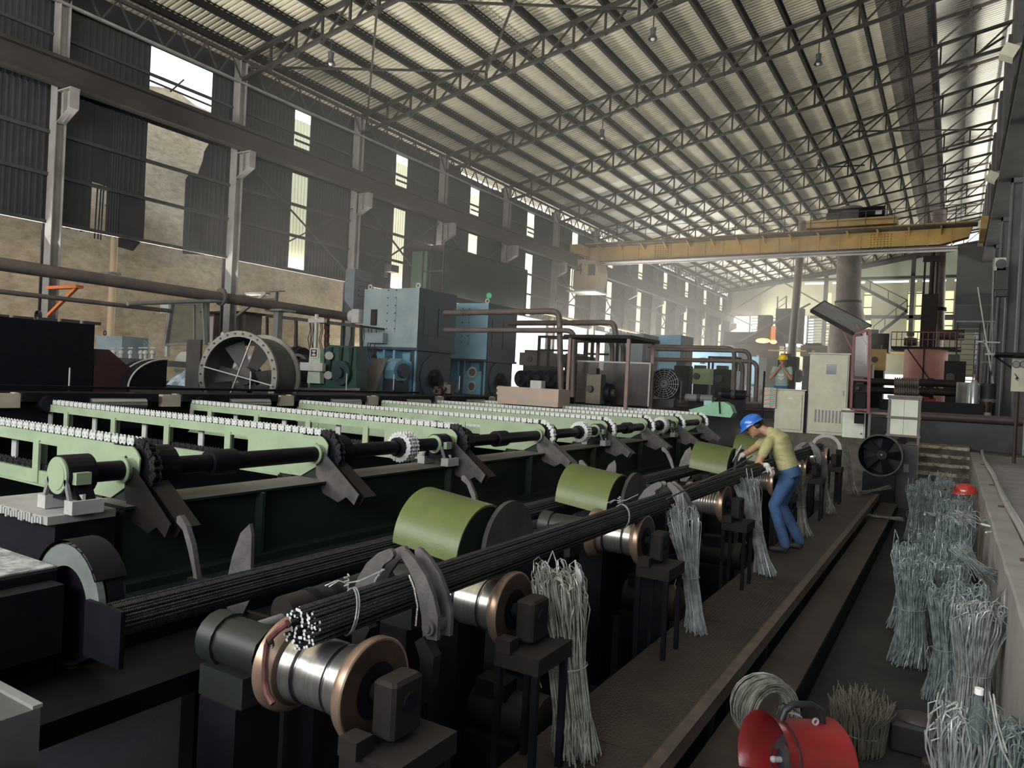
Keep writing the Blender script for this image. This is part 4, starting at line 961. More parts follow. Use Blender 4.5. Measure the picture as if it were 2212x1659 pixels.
clutter('drive_drum', 'shiny dark steel roll lying left of the black round fan', 1375, 862, 19.5, 60, 16, M_polish, 'drum', 'roll')
clutter('drive_drum', 'dark ribbed drive roll right of the black round fan', 1510, 868, 19.5, 60, 16, M_grey, 'drum', 'roll')
clutter('drive_drum', 'dull round roll in front of the small green machines', 1585, 862, 20, 50, 20, M_black, 'drum', 'roll')
clutter('green_mill', 'light green small mill beside the pipe hoops', 1512, 830, 30, 40, 34, mat('light_green_paint', (.36, .50, .26), (.28, .4, .2)), 'box')
clutter('green_mill', 'olive round-topped mill behind the pipe hoops', 1560, 838, 29, 40, 40, M_dgreen, 'box')
clutter('coupling_box', 'brown gearbox below the faded blue cooler', 1470, 850, 27, 34, 60, M_rustd, 'box')
clutter('pipe_rack', 'thin frame of pipes right of the farthest motors', 1560, 800, 40, 60, 30, M_rustd, 'frame')
clutter('spindle', 'dark spindle with bent arm right of the drum fan', 640, 800, 16.5, 40, 50, M_black, 'drum')
clutter('small_pump', 'small cream pump block under the second motor', 965, 850, 16.2, 18, 20, M_pipe)
clutter('tan_block', 'tan cast block below the nearest motor', 945, 852, 16.0, 18, 14, M_rust)
clutter('cream_block', 'cream box with open front beyond the black trough', 1083, 852, 16.0, 26, 16, M_lgrey)
# tall hoop pipes
pipe('hoop_pipe', 'dark pipe running over the conveyors from the motor and turning down, uppermost', [at(960, 676, 1, 18), at(1208, 672, 1, 18), at(1212, 858, 1, 18)], .085, M_pipe)
pipe('hoop_pipe', 'dark pipe below the uppermost one, turning down beside the pink post', [at(960, 713, 1, 17.8), at(1240, 714, 1, 17.8), at(1237, 858, 1, 17.8)], .075, M_pipe)
pipe('hoop_pipe', 'dark pipe behind the first two, bending down above the shelter roof', [at(1100, 698, 1, 19.5), at(1326, 697, 1, 19.5), at(1330, 725, 1, 19.5)], .085, M_pipe)
pipe('hoop_pipe', 'dark hoop pipe right of the shelter posts', [at(1240, 735, 1, 19.5), at(1346, 735, 1, 19.5), at(1346, 862, 1, 19.5)], .08, M_pipe)
pipe('hoop_pipe', 'thin hoop pipe left of the pale blue motor', [at(1280, 733, 1, 20.5), at(1322, 733, 1, 20.5), at(1322, 862, 1, 20.5)], .08, M_pipe)
for i, (xx, yy, lb) in enumerate(((1587, 752, 'tallest thin hoop pipe near the light green mills'), (1605, 780, 'second thin hoop pipe near the light green mills'), (1620, 758, 'hoop pipe before the far blue motor, tall'), (1636, 781, 'rightmost short hoop pipe before the far blue motor'))):
    pipe('hoop_pipe', lb, [at(1400+i*8, yy-4, 1, 22), at(xx, yy, 1, 22), at(xx-4, 868, 1, 22)], .065, M_pipe)
# shelter with flat roof
t = thing('pipe_shelter', 'flat-roofed shelter on thin pinkish posts beside the black round fan', 'shelter', (-7.8, 17, 1.3))
b = MB(); b.bb((-8.6, 16.6, 3.02), (-6.75, 18.6, 3.10)); b.build('roof_plate', M_rustd, t)
M_pink = mat('faded_pink_post', (.30, .19, .18), (.22, .15, .14))
for (x, y) in ((-8.45, 16.7), (-6.85, 16.7), (-8.45, 18.4), (-6.85, 18.4)):
    b = MB(); b.bb((x-.04, y-.04, 1.2), (x+.04, y+.04, 3.02)); b.build('post', M_pink, t)
M_mesh = glassy('grey_mesh', (.55, .5, .5), .5)
t = thing('mesh_screen', 'grey wire mesh screen below the pipe hoops', 'screen', at(1330, 868, 1, 18.2))
p = at(1243, 868, 1, 18.2); q = at(1405, 785, 1, 18.2)
b = MB(); b.bb(p, q+Vector((0, .02, 0))); b.build('mesh', M_mesh, t); b = MB(); b.bar((p.x, 18.2, q.z), q, .04, .04); b.bar(q, (q.x, 18.2, p.z), .04, .04); b.build('frame', M_lgrey, t)
# black round cage fan
t = thing('cage_fan', 'black round cage fan with wire rings in the middle distance', 'fan', at(1435, 870, 1, 19)); c0 = at(1434, 829, 1, 19)
b = MB(); b.lathe([(0, .42), (.35, .42), (.35, .40), (0, .40), (0, .42)], c0, (0, 1, 0), 28); b.build('shroud', M_black2, t, True)
b = MB()
for r_ in (.10, .16, .22, .28, .34, .40): b.lathe([(-.01, r_-.008), (-.01, r_+.008), (.01, r_)], c0, (0, 1, 0), 24)
for k in range(8): q = PI*k/8; d = Vector((math.cos(q), 0, math.sin(q))); b.bar(c0-d*.42, c0+d*.42, .015, .015)
b.build('guard_wire', M_grey, t); b = MB(); b.lathe([(.34, .41), (.34, 0)], c0, (0, 1, 0), 24); b.build('back_plate', M_black2, t); b = MB(); b.cyl(c0, c0+Vector((0, .2, 0)), .1, 12)
for k in range(5): q = 2*PI*k/5; d = Vector((math.cos(q), 0, math.sin(q))); b.prism([(.08, -.06), (.38, -.1), (.38, .1), (.08, .06)], c0+Vector((0, .12, 0)), d, Vector((0, 1, 0)).cross(d)+Vector((0, .5, 0)), .01)
b.build('blade', M_black2, t); b = MB(); b.bb(c0+Vector((-.3, 0, -.62)), c0+Vector((.3, .3, -.42))); b.bar(c0+Vector((-.45, .1, -.5)), c0+Vector((-.45, .1, .1)), .04, .04); b.bar(c0+Vector((.45, .1, -.5)), c0+Vector((.45, .1, .1)), .04, .04); b.build('foot', M_steel, t)

# ------------------------------------------------------------------ far end: chimneys, vessel, stairs, flame
t = thing('chimney_pipe', 'thick brown vertical flue with flared lower end behind the tall cabinet', 'flue', at(1828, 790, 1, 50))
p = at(1828, 800, 1, 50); q = at(1835, 535, 1, 50)
b = MB(); b.cyl((p.x, p.y, 1.3), p, .6, 12); b.lathe([(0, 1.15), (1.6, 1.12), (3.2, 1.02), (4.3, .72), (q.z-p.z+2.5, .70)], p, (q-p).normalized(), 24); b.build('flue_tube', M_pipe, t, True)
b = MB(); b.lathe([(4.2, .78), (4.35, .78)], p, (q-p).normalized(), 24); b.lathe([(-.1, 1.3), (0, 1.3), (0, 0)], p, (0, 0, 1), 24); b.build('collar', M_rustd, t)
t = thing('chimney_pipe', 'slim brown vertical pipe with a bell foot beside the yellow helmet', 'flue', at(1708, 800, 1, 50))
p = at(1706, 812, 1, 50); q = at(1721, 545, 1, 50)
b = MB(); b.cyl((p.x, p.y, 1.3), p, .4, 12); b.lathe([(0, .85), (.35, .85), (.5, .5), (1.1, .30), (2.2, .25), (q.z-p.z+2, .25)], p, (0.03, 0, 1), 16); b.build('flue_tube', M_pipe, t, True)
b = MB(); b.lathe([(-.4, .7), (0, .9)], p, (0, 0, 1), 16); b.build('bell_foot', M_grey, t, True)
t = thing('chimney_pipe', 'tall thin flue rising right of the salmon vessel', 'flue', (-.9, 50, 3)); p = at(2022, 745, 1, 50); q = at(2028, 528, 1, 50)
b = MB(); b.cyl((p.x, p.y, 1.3), p, .42, 16); b.lathe([(0, .42), (q.z-p.z+2, .36)], p, q-p, 16); b.build('flue_tube', M_pipe, t, True); b = MB(); b.lathe([(2, .5), (2.2, .5)], p, q-p, 16); b.build('collar', M_rustd, t)
t = thing('salmon_vessel', 'salmon-coloured round vessel under a railed platform at the far right', 'vessel', (-1.45, 45.8, 1.3))
b = MB(); b.cyl((-1.45, 46, 1.3), (-1.45, 46, 4.6), 1.05, 28); b.build('shell', M_salmon, t, True)
b = MB(); b.bb((-3.1, 44.9, 4.6), (.2, 47.4, 4.72)); b.build('platform', M_rustd, t)
b = MB()
for i in range(14): x = -3.1+.25*i; b.bar((x, 44.95, 4.7), (x, 44.95, 5.5), .04, .04)
b.bar((-3.1, 44.95, 5.5), (.2, 44.95, 5.5), .05, .05); b.bar((-3.1, 44.95, 5.1), (.2, 44.95, 5.1), .04, .04); b.build('railing', M_redp, t)
b = MB(); b.bb((-1.75, 45.3, 4.72), (-1.0, 46.1, 7.6)); b.bar((-1.7, 45.6, 7.6), (-1.7, 45.6, 9.5), .1, .1); b.bar((-1.1, 45.6, 7.6), (-1.1, 45.6, 9.5), .1, .1); b.bb((-1.8, 45.5, 9.4), (-1.0, 45.8, 9.7)); b.cyl((-1.35, 45.6, 7.6), (-1.35, 45.6, 9.9), .12, 10); b.build('electrode_mast', M_rustd, t)
b = MB(); b.cyl((-.9, 45.4, 5.4), (.3, 45.4, 5.4), .28, 14); b.cyl((-2.5, 45.4, 5.0), (-1.9, 45.4, 5.0), .22, 12); b.cyl((-2.2, 45.0, 5.3), (-2.2, 45.0, 5.5), .2, 10); b.build('pipe_drum', M_steel, t, True)
b = MB()
for (x0, z0, x1, z1) in ((-2.3, 4.6, -1.2, 3.0), (-1.2, 3.0, -.5, 2.2), (-1.5, 4.6, -1.5, 1.4), (-1.2, 3.0, -1.9, 2.0)): b.bar((x0, 44.8, z0), (x1, 44.8, z1), .06, .06)
b.build('stay', M_rustd, t); b = MB(); b.bb((-1.35, 44.8, 2.2), (-1.1, 44.95, 2.9)); b.build('hatch', M_black, t)
t = thing('stair_flight', 'metal stair with parallel treads climbing beside the dark block at the far right', 'stairs', (.3, 38, 1.3))
for i in range(17):
    b = MB(); b.bb((0, 37+.12*i, 1.4+.235*i), (.82, 37.3+.12*i, 1.44+.235*i)); b.build('tread', M_grey, t)
b = MB(); b.bar((-.02, 37, 1.3), (-.02, 39.1, 5.4), .06, .2); b.bar((.84, 37, 1.3), (.84, 39.1, 5.4), .06, .2); b.build('stringer', M_steel, t)
b = MB()
for i in range(8): b.bar((.95+.12*i, 37.2, 1.4), (.95+.12*i, 37.2, 5.3), .035, .035)
b.bar((-.1, 37.1, 5.35), (1.9, 37.1, 5.35), .08, .06); b.bar((.9, 37.1, 4.3), (1.7, 37.1, 4.3), .05, .05); b.bar((.9, 36.9, 3.6), (1.9, 36.9, 3.6), .08, .08); b.build('landing_bars', M_grey, t)
blk = thing('upper_cabin_block', 'dark sheet-clad cabin block above the stair at the far right', 'cabin', (.7, 46, 5.5))
b = MB(); b.bb((-.2, 45, 5.9), (2.6, 50, 10.0)); b.build('cladding', M_navy if False else mat('grey_black_cladding', (.085, .085, .088), (.06, .06, .062), .8, .6), blk)
b = MB(); b.bb((-.05, 44.94, 6.1), (1.5, 45.0, 6.85)); b.build('dark_window', M_rubber, blk); b = MB(); b.bb((-.2, 44.9, 7.0), (1.6, 45, 7.5)); b.build('band', M_grey if False else M_steel, blk)
t = thing('zigzag_stair', 'zigzag steel stair with railings crossing the far wall', 'stairs', (-6, 75, 5))
A = [at(x, y, 1, 75) for x, y in ((1842, 610), (1960, 672), (1887, 730), (1842, 590), (1960, 648), (1887, 705))]
b = MB(); b.bar(A[0], A[1], .25, .28); b.bar(A[1], A[2], .25, .28); b.bar(A[0], (A[0].x, A[0].y, 1.3), .2, .2); b.bar(A[2], (A[2].x, A[2].y, 1.3), .2, .2); b.build('flight', M_steel, t)
b = MB(); b.bar(A[3], A[4], .08, .08); b.bar(A[4], A[5], .08, .08)
for s_ in (0, .33, .66, 1): b.bar(A[0].lerp(A[1], s_), A[3].lerp(A[4], s_), .07, .07); b.bar(A[1].lerp(A[2], s_), A[4].lerp(A[5], s_), .07, .07)
b.build('handrail', M_steel, t)
t = thing('furnace_flame', 'orange glow of molten metal beside a dark ladle at the far left end', 'furnace', at(1640, 745, 1, 70))
b = MB(); p = at(1648, 736, 1, 70); b.sphere(p, 1, 12, 8, (.65, .3, .22)); b.sphere(p+Vector((.95, 0, -.1)), 1, 10, 8, (.3, .3, .18)); b.build('flame', M_fire, t, True)
b = MB(); q = at(1670, 735, 1, 70); b.bar(q, q+Vector((0, 0, 1.3)), .4, .3); b.build('glowing_edge', M_orange, t)
b = MB(); q = at(1620, 740, 1, 70.5); b.bb(q+Vector((-2.5, 0, -.3)), q+Vector((3.0, 1, 1.0))); b.bb(q+Vector((.6, 0, 1)), q+Vector((1.8, 1, 2.6))); b.bb(q+Vector((2.2, 0, 0)), q+Vector((4.6, 1, 3.2))); b.bb((q.x-1.5, q.y, 1.3), (q.x+2.5, q.y+1, q.z)); b.build('ladle_rig', M_rustd, t)
b = MB(); q = at(1600, 735, 1, 70); b.bar(q, q+Vector((6, 0, 3.4)), .15, .15); b.bar(q+Vector((3, 0, 1)), q+Vector((7, 0, -1)), .12, .12); b.build('brace', M_steel, t)
t = thing('lattice_mast', 'thin lattice mast at the far end behind the flame', 'mast', at(1685, 750, 1, 72)); p = at(1676, 760, 1, 72); q = at(1680, 640, 1, 72)
b = MB()
for dx in (0, .8): b.bar(Vector((p.x+dx, p.y, 1.3)), p+Vector((dx, 0, 0)), .1, .1); b.bar(p+Vector((dx, 0, 0)), q+Vector((dx, 0, 0)), .1, .1)
for i in range(9): b.bar(p.lerp(q, i/9), p.lerp(q, (i+1)/9)+Vector((.8, 0, 0)), .06, .06)
b.build('lattice', M_steel, t)
# far rows of machinery in the haze (each a counted thing)
far = [(1700, 800, 45, 40, 30, M_rustd, 'far brown gearbox behind the helmeted man'), (1850, 820, 40, 60, 34, M_pipe, 'brown machine body right of the tall cabinet'), (1895, 800, 44, 30, 46, M_yellow, 'yellow-brown machine left of the salmon vessel'),
       (1880, 760, 60, 70, 40, M_rustd, 'far low brown machine under the zigzag stair'), (2060, 850, 34, 40, 70, M_rustd, 'rusty machine frame right of the salmon vessel'), (1760, 770, 60, 60, 24, M_pipe, 'far brown deck behind the tall cabinet')]
for x, y, Yv, w_, h_, m_, lb in far: clutter('distant_machine', lb, x, y, Yv, w_, h_, m_, 'box')
clutter('red_machine', 'red painted part near the vessel foot', 2000, 868, 26, 30, 12, mat('coral_paint', (.75, .13, .12)), 'box'); clutter('red_machine', 'small coral red funnel right of the ribbed roll', 2012, 880, 25.5, 16, 20, mat('coral_paint', (.75, .13, .12)), 'box')
# ------------------------------------------------------------------ chain conveyors
PIT = .0508; ZC = 1.33; XE = -5.12; RS = .20          # chain pitch, top of chain, sprocket centre, sprocket pitch radius
ZS = ZC-.03-RS
def fig8(h=.030, L=PIT, n=7):
    pts = []
    for i in range(n): q = PI/2+PI*i/(n-1); pts.append((-L/2+h*math.cos(q)*.60, h*math.sin(q)))
    pts.append((0, -h*.62))
    for i in range(n): q = -PI/2+PI*i/(n-1); pts.append((L/2+h*math.cos(q)*.60, h*math.sin(q)))
    pts.append((0, h*.62)); return pts
def link_mb():
    b = MB()
    for s_ in (-1, 1):
        b.cur = 0; b.prism(fig8(.034, PIT*.96), (0, s_*.030, 0), (1, 0, 0), (0, 0, 1), .006)
        b.cur = 1; b.prism(fig8(.026), (PIT, s_*.021, 0), (1, 0, 0), (0, 0, 1), .006); b.cur = 0
        for x in (-PIT/2, PIT/2): b.cyl((x, s_*.033, 0), (x, s_*.039, 0), .009, 6)
    for x in (-PIT/2, PIT/2, 3*PIT/2-PIT*0): 
        if x < PIT: b.cyl((x, -.018, 0), (x, .018, 0), .016, 8)
    return b
conv_root = thing('chain_conveyor', 'nearest green chain conveyor, at the left edge', 'conveyor', (XE, 0, 0), 'green chain conveyors in a row')
CH = [M_chain, M_inner]
link0 = link_mb().build('chain_link', CH, conv_root)     # built at the origin, moved below
link0.data.transform(Matrix.Translation(OFF[conv_root.name]))
def conveyor(root, y, x0, individual, coupling_bearing=False, disc=False, side_from=-6.15):
    OFF[root.name] = Vector((XE, y, 0)); root.location = (XE, y, 0)
    y_ = y
    rail = MB()
    for s_ in (-.045, .045): rail.bb((x0, y_+s_-.012, ZC-.15), (XE-.25, y_+s_+.012, ZC-.062))
    rail.bb((x0, y_-.05, ZC-.078), (XE-.25, y_+.05, ZC-.070)); wear = MB(); wear.bb((x0, y_-.034, ZC-.070), (XE-.25, y_+.034, ZC-.0605)); wear.bb((x0, y_-.052, ZC-.069), (XE-.1, y_-.046, ZC-.062)); wear.build('wear_strip', M_black2, root); rail.bb((x0, y_-.065, ZC-.155), (XE-.25, y_+.065, ZC-.145)); rail.build('upper_rail', M_green, root)
    b = MB(); b.bb((x0, y_-.06, .84), (XE-.55, y_+.06, .95)); b.bb((x0, y_-.08, .83), (XE-.55, y_+.08, .845)); b.build('lower_rail', M_green, root)
    up_ = None; x = XE-1.35
    while x > x0:
        b = MB(); b.bb((x-.045, y_-.07, .85), (x+.045, y_-.05, ZC-.13)); b.bb((x-.045, y_-.05, .85), (x-.03, y_+.04, ZC-.13)); b.build('upright', M_green, root)
        b = MB(); b.bb((x-.62, y_+.03, .93), (x-.54, y_+.05, ZC-.13)); b.build('rear_strut', M_lgrey, root); x -= 1.05
    # big side plate with rounded nose
    nose = [(side_from-XE, .86-ZS), (side_from-XE, ZC-.07-ZS), (-.12, ZC-.07-ZS)]
    for i in range(1, 6): q = PI/2-PI/2*i/6*.8; nose.append((-.05+.17*math.cos(q), .17*math.sin(q)-.0))
    nose += [(.08, -.06), (-.25, .86-ZS)]
    b = MB(); b.prism(nose, (XE, y_-.058, ZS), (1, 0, 0), (0, 0, 1), .012); b.prism(nose, (XE, y_+.058, ZS), (1, 0, 0), (0, 0, 1), .012); b.build('side_plate', M_green, root)
    b = MB(); b.prism([(-.35, .6), (-.02, .6), (-.02, 1.0), (-.25, 1.0)], (XE, y_-.02, 0), (1, 0, 0), (0, 0, 1), .06); b.bb((XE-.6, y_-.04, .6), (XE-.4, y_+.04, .86)); b.build('foot_gusset', M_dgreen, root)
    # sprocket
    b = MB(); pts = []
    for i in range(25):
        q = 2*PI*i/25; pts += [(RS*.93*math.cos(q-.06), RS*.93*math.sin(q-.06)), ((RS+.012)*math.cos(q), (RS+.012)*math.sin(q)), (RS*.93*math.cos(q+.06), RS*.93*math.sin(q+.06))]
    b.prism(pts, (XE, y_, ZS), (1, 0, 0), (0, 0, 1), .03); b.cyl((XE, y_+.03, ZS), (XE, y_+.22, ZS), .17, 20); sp_ = b.build('sprocket', M_black2, root)
    b = MB(); b.lathe([(0, .085), (.06, .085), (.07, .10), (.08, .10), (.08, .05)], (XE, y_-.065, ZS), (0, -1, 0), 20); b.build('hub_ring', M_green, root, True)
    # chain path: top run, around the sprocket, bottom run
    pts = []; x = XE; n_top = int((XE-x0)/(2*PIT))
    for i in range(n_top): pts.append((XE-.03-(i+.5)*2*PIT, ZC-.032, 0))
    na = 5
    arc = [(XE+RS*math.sin(q), ZS+RS*math.cos(q), -q) for q in [(.25+2.75*i/na) for i in range(na+1)]]
    bot = [(XE-.06-(i+.5)*2*PIT, ZS-RS+.0 + min(.0, 0) + (.97-(ZS-RS))*min(1, (i/5.0)), 0) for i in range(n_top-6)]
    if individual:
        for k_, (x, z, q) in enumerate(pts+bot[:6]):
            m_ = None
            o_ = link0 if (k_ == 0 and root is conv_root) else inst(link0, root, (x, y_, z))
            o_.location = Vector((x, y_, z))-OFF[root.name]; o_.rotation_euler = (0, -q, 0) if q else (0, 0, 0)
    src = [] if individual else pts+bot[:4]
    b = MB(); lk = link_mb()
    for x, z, q in src: b.add([(v[0]+x, v[1]+y_, v[2]+z) for v in lk.v], lk.f)
    b.mi = lk.mi*len(src)
    if src: o = b.build('chain', CH, root); o['kind'] = 'stuff'
    b = MB()
    for x, z, q in arc:
        R_ = Matrix.Rotation(-q, 3, 'Y'); b.add([R_ @ Vector(v)+Vector((x, y_, z)) for v in lk.v], lk.f)
    for x, z, q in (bot[6:] if individual else bot[4:]): b.add([(v[0]+x, v[1]+y_, v[2]+z) for v in lk.v], lk.f)
    b.build('return_chain', M_chain if not individual else M_chaind, root)['kind'] = 'stuff'
    # chute angle sloping down towards the bundles
    a0 = Vector((XE-.22, y_+.06, ZC-.06)); a1 = Vector((XE+.55, y_+.06, .74)); d = (a1-a0); nn = Vector((-d.z, 0, d.x)).normalized()
    b = MB(); b.bar(a0, a1, .15, .012, upv=nn); b.bar(a0+Vector((0, -.075, 0))-nn*.045, a1+Vector((0, -.075, 0))-nn*.045, .012, .10, upv=nn); b.build('chute_angle', M_rustd if individual else M_clamp, root)
    b = MB(); b.prism([(-.02, .10), (.28, -.12), (.55, -.32), (.50, -.42), (.40, -.36), (.30, -.42), (.10, -.36), (0, -.2)], (XE, y_-.10, ZS), (1, 0, 0), (0, 0, 1), .012); b.build('chute_plate', M_rustd if y_ < 4 else M_clamp, root)
CONV = [(3.20, 'nearest green chain conveyor, at the left edge', True), (5.06, 'second green chain conveyor from the left edge', True), (7.15, 'third green chain conveyor, with a lumpy chain coupling beside it', True),
        (9.33, 'fourth green chain conveyor from the left edge', False), (11.55, 'fifth green chain conveyor from the left edge', False), (13.45, 'sixth green chain conveyor, third from the mint hood', False),
        (15.3, 'seventh green chain conveyor, second from the mint hood', False), (17.0, 'farthest green chain conveyor, right before the mint hood', False)]
for i, (y, lb, ind) in enumerate(CONV):
    root = conv_root if i == 0 else thing('chain_conveyor', lb, 'conveyor', (XE, y, 0), 'green chain conveyors in a row')
    conveyor(root, y, -10.1, ind and i < 3)
# drive shaft along the sprockets
t = thing('drive_shaft', 'long black drive shaft running through all the sprockets', 'shaft', (XE, 2.5, ZS))
b = MB(); b.cyl((XE, 2.62, ZS), (XE, 17.6, ZS), .072, 16); b.build('shaft_run', M_black2, t, True)
for y, lumpy in ((3.9, 0), (6.22, 1), (8.2, 0), (10.65, 1), (12.6, 0), (14.4, 1)):
    b = MB(); b.cyl((XE, y-.12, ZS), (XE, y+.12, ZS), .105, 16); b.build('coupling_hub', M_black2, t, True)
    if lumpy:
        b = MB(); lk = link_mb()
        for k_ in range(12):
            q = 2*PI*k_/12
            for dy in (-.045, .045):
                R_ = Matrix.Rotation(q, 3, 'Y'); b.add([R_ @ (Vector((v[0]*.8, v[1]+dy, v[2]+.135))) + Vector((XE, y, ZS)) for v in lk.v], lk.f)
        b.build('chain_coupling', M_chain, t)['kind'] = 'stuff'
def pillow(y, label, rr_=.125, disc=True):
    t = thing('bearing_block', label, 'bearing', (XE, y, .85), 'green bearing blocks on the drive shaft')
    b = MB(); b.cyl((XE, y-.07, ZS), (XE, y+.12, ZS), rr_+.012, 24); b.prism([(-.2, .93-ZS), (-.09, .02), (.09, .02), (.2, .93-ZS)], (XE, y+.02, ZS), (1, 0, 0), (0, 0, 1), .12); b.build('housing', M_black2, t)
    b = MB(); b.lathe([(0, rr_), (.015, rr_), (.015, rr_*.8), (.02, rr_*.78), (.02, 0)], (XE, y-.07, ZS), (0, -1, 0), 28); b.build('end_cap', M_green, t, True)
    for s_ in (-1, 1):
        b = MB(); b.bb((XE+s_*.17-.05, y-.09, .86), (XE+s_*.17+.05, y+.12, .95)); b.cyl((XE+s_*.17, y+.0, .95), (XE+s_*.17, y, .985), .022, 6); b.build('foot', M_lgrey, t)
        b = MB(); b.bar((XE+s_*.16, y-.075, .94), (XE+s_*.10, y-.075, ZS-.02), .02, .03); b.build('foot_rib', M_grey, t)
        b = MB(); b.bb((XE+s_*(rr_+.03)-.025, y-.05, ZS-.05), (XE+s_*(rr_+.03)+.025, y+.05, ZS+.03)); b.build('bolt_lug', M_green, t)
    return t
pillow(2.70, 'large pale green round bearing cap at the left edge')
pillow(6.85, 'green bearing cap right of the nearest lumpy chain coupling', .105)
pillow(11.25, 'small green bearing cap in the middle of the shaft', .105)
pillow(14.75, 'farthest bearing block near the mint hood', .10)
# pedestal under the first bearing
t = thing('bearing_pedestal', 'rough-cut grey plate on a black pedestal at the left edge', 'pedestal', (-5.4, 2.6, 0))
b = MB(); b.bb((-5.92, 2.50, .80), (-4.98, 2.95, .855)); b.build('top_plate', M_conc, t)
b = MB(); r_ = random.Random(6)
for i in range(26): b.box((-5.92+.035*i, 2.495, .825+r_.uniform(-.01, .004)), (.022, .014, .05+r_.uniform(-.015, .01)))
b.build('flame_cut_edge', M_lgrey, t); b = MB(); b.bb((-5.75, 2.55, -.6), (-4.98, 2.95, .80)); b.build('pedestal_body', M_black, t)
# longitudinal green box beam
t = thing('green_box_beam', 'dark green box beam with dusty top carrying the shaft bearings', 'beam', (-5.15, 3, .3))
b = MB(); b.bb((-5.42, 3.02, .835), (-4.98, 17.6, .855)); b.build('top_flange', M_dgreen, t)
b = MB(); b.bb((-5.36, 3.05, .32), (-5.04, 17.6, .835)); b.build('web_box', M_dgreen, t)
b = MB(); b.bb((-5.3, 3.0, .26), (-4.9, 17.6, .32)); b.bb((-5.1, 3.0, .1), (-4.8, 17.6, .26)); b.build('ledge', M_dgreen2, t)
b = MB()
for y in (4.2, 6.9, 8.8, 10.9, 13, 15.2): b.bb((-5.04, y, .32), (-4.95, y+.03, .83)); b.bb((-5.4, y, -.6), (-5.0, y+.3, .3))
b.build('stiffener', M_dgreen, t)
# black receiving trough behind the chains, staggered plates
M_lip = mat('cream_lip_paint', (.52, .45, .36), (.40, .35, .29), 3, .6)  # cream colour of the trough lips
t = thing('black_trough', 'long black receiving trough crossing behind the chains', 'trough', (-10.5, 4, .9))
for i in range(7):
    y0 = 2.2+2.25*i; b = MB(); b.bb((-10.95, y0, .9), (-10.25, y0+2.1, 1.40)); b.bb((-10.25, y0+.25, 1.30), (-10.1, y0+2.1, 1.415)); b.build('trough_section', M_black2, t)
    b = MB(); b.bb((-10.24, y0-.05, 1.22), (-10.14, y0+.25, 1.40)); b.bb((-10.3, y0+.2, 1.402), (-10.18, y0+2.1, 1.412)); b.build('pale_lip', M_lip, t)
    b = MB(); b.cyl((-10.12, y0+1.1, 1.27), (-10.12, y0+1.9, 1.27), .085, 16); b.build('guide_roll', M_polish, t, True)
    b = MB(); b.cyl((-10.3, y0+.55, 1.27), (-10.02, y0+.55, 1.27), .11, 14); b.build('black_disc', M_black2, t, True)
b = MB(); b.bb((-11.3, 2, 1.43), (-11.1, 14, 1.47)); b.bb((-11.5, 2, .9), (-10.95, 18, 1.35)); b.build('rear_beam', M_black2, t)
for i, (px_, lb) in enumerate(((149, 'thin upright rod at far left behind the trough'), (748, 'thin upright rod below the blue motor plate'), (850, 'short upright rod near the blue motor port'), (992, 'short upright rod before the second blue motor'), (540, 'upright rod in front of the drum fan'))):
    p = at(px_, 835, 0, -11.2); t = thing('marker_rod', lb, 'rod', p); b = MB(); b.cyl(p-Vector((0, 0, .1)), p+Vector((0, 0, .28)), .012, 6); b.build('rod', M_lgrey, t); b = MB(); b.bb(p-Vector((.03, .03, .12)), p+Vector((.03, .03, -.08))); b.build('clip', M_steel, t)
t = thing('orange_slab', 'pale orange slab lying behind the far chains', 'slab', at(1165, 850, 1, 14.8))
p = at(1097, 862, 1, 15.5); q = at(1228, 842, 1, 15.5); b = MB(); b.bb((p.x, 15.0, p.z-.1), (q.x, 15.6, q.z)); b.build('slab_body', mat('peach_paint', (.50, .36, .27), (.4, .33, .28), 2, .5), t)  # slab body in mottled peach
b = MB(); b.bb((p.x+.85, 15.1, q.z), (p.x+1.15, 15.3, q.z+.18)); b.build('small_block', M_lgrey, t)
# mint hood at the end of the conveyors
t = thing('mint_hood', 'mint green teardrop chain hood beyond the last conveyor', 'hood', (-4.2, 17.8, 1.0))
P_ = [at(x, y, 1, 17.8) for x, y in ((1492, 885), (1520, 878), (1548, 868), (1568, 868), (1582, 876), (1588, 892), (1582, 902), (1540, 898), (1500, 893))]
b = MB(); b.prism([(p.x, p.z) for p in P_], (0, 17.8, 0), (1, 0, 0), (0, 0, 1), .35); b.build('hood_shell', M_mint, t)
b = MB(); q = at(1556, 880, 1, 17.6); b.bar(q+Vector((0, 0, -.15)), q+Vector((-.03, 0, .13)), .03, .05); b.build('rib', M_dgreen, t)
t = thing('mint_box', 'pale blue box on the end of the last conveyor', 'box', at(1530, 872, 1, 18)); p = at(1520, 875, 1, 18); b = MB(); b.bb(p, p+Vector((.2, .2, .11))); b.build('body', mat('pale_sky_paint', (.35, .6, .66)), t); b = MB(); b.bb(p+Vector((.02, -.01, .11)), p+Vector((.18, .18, .125))); b.build('lid', M_bluegrey, t)

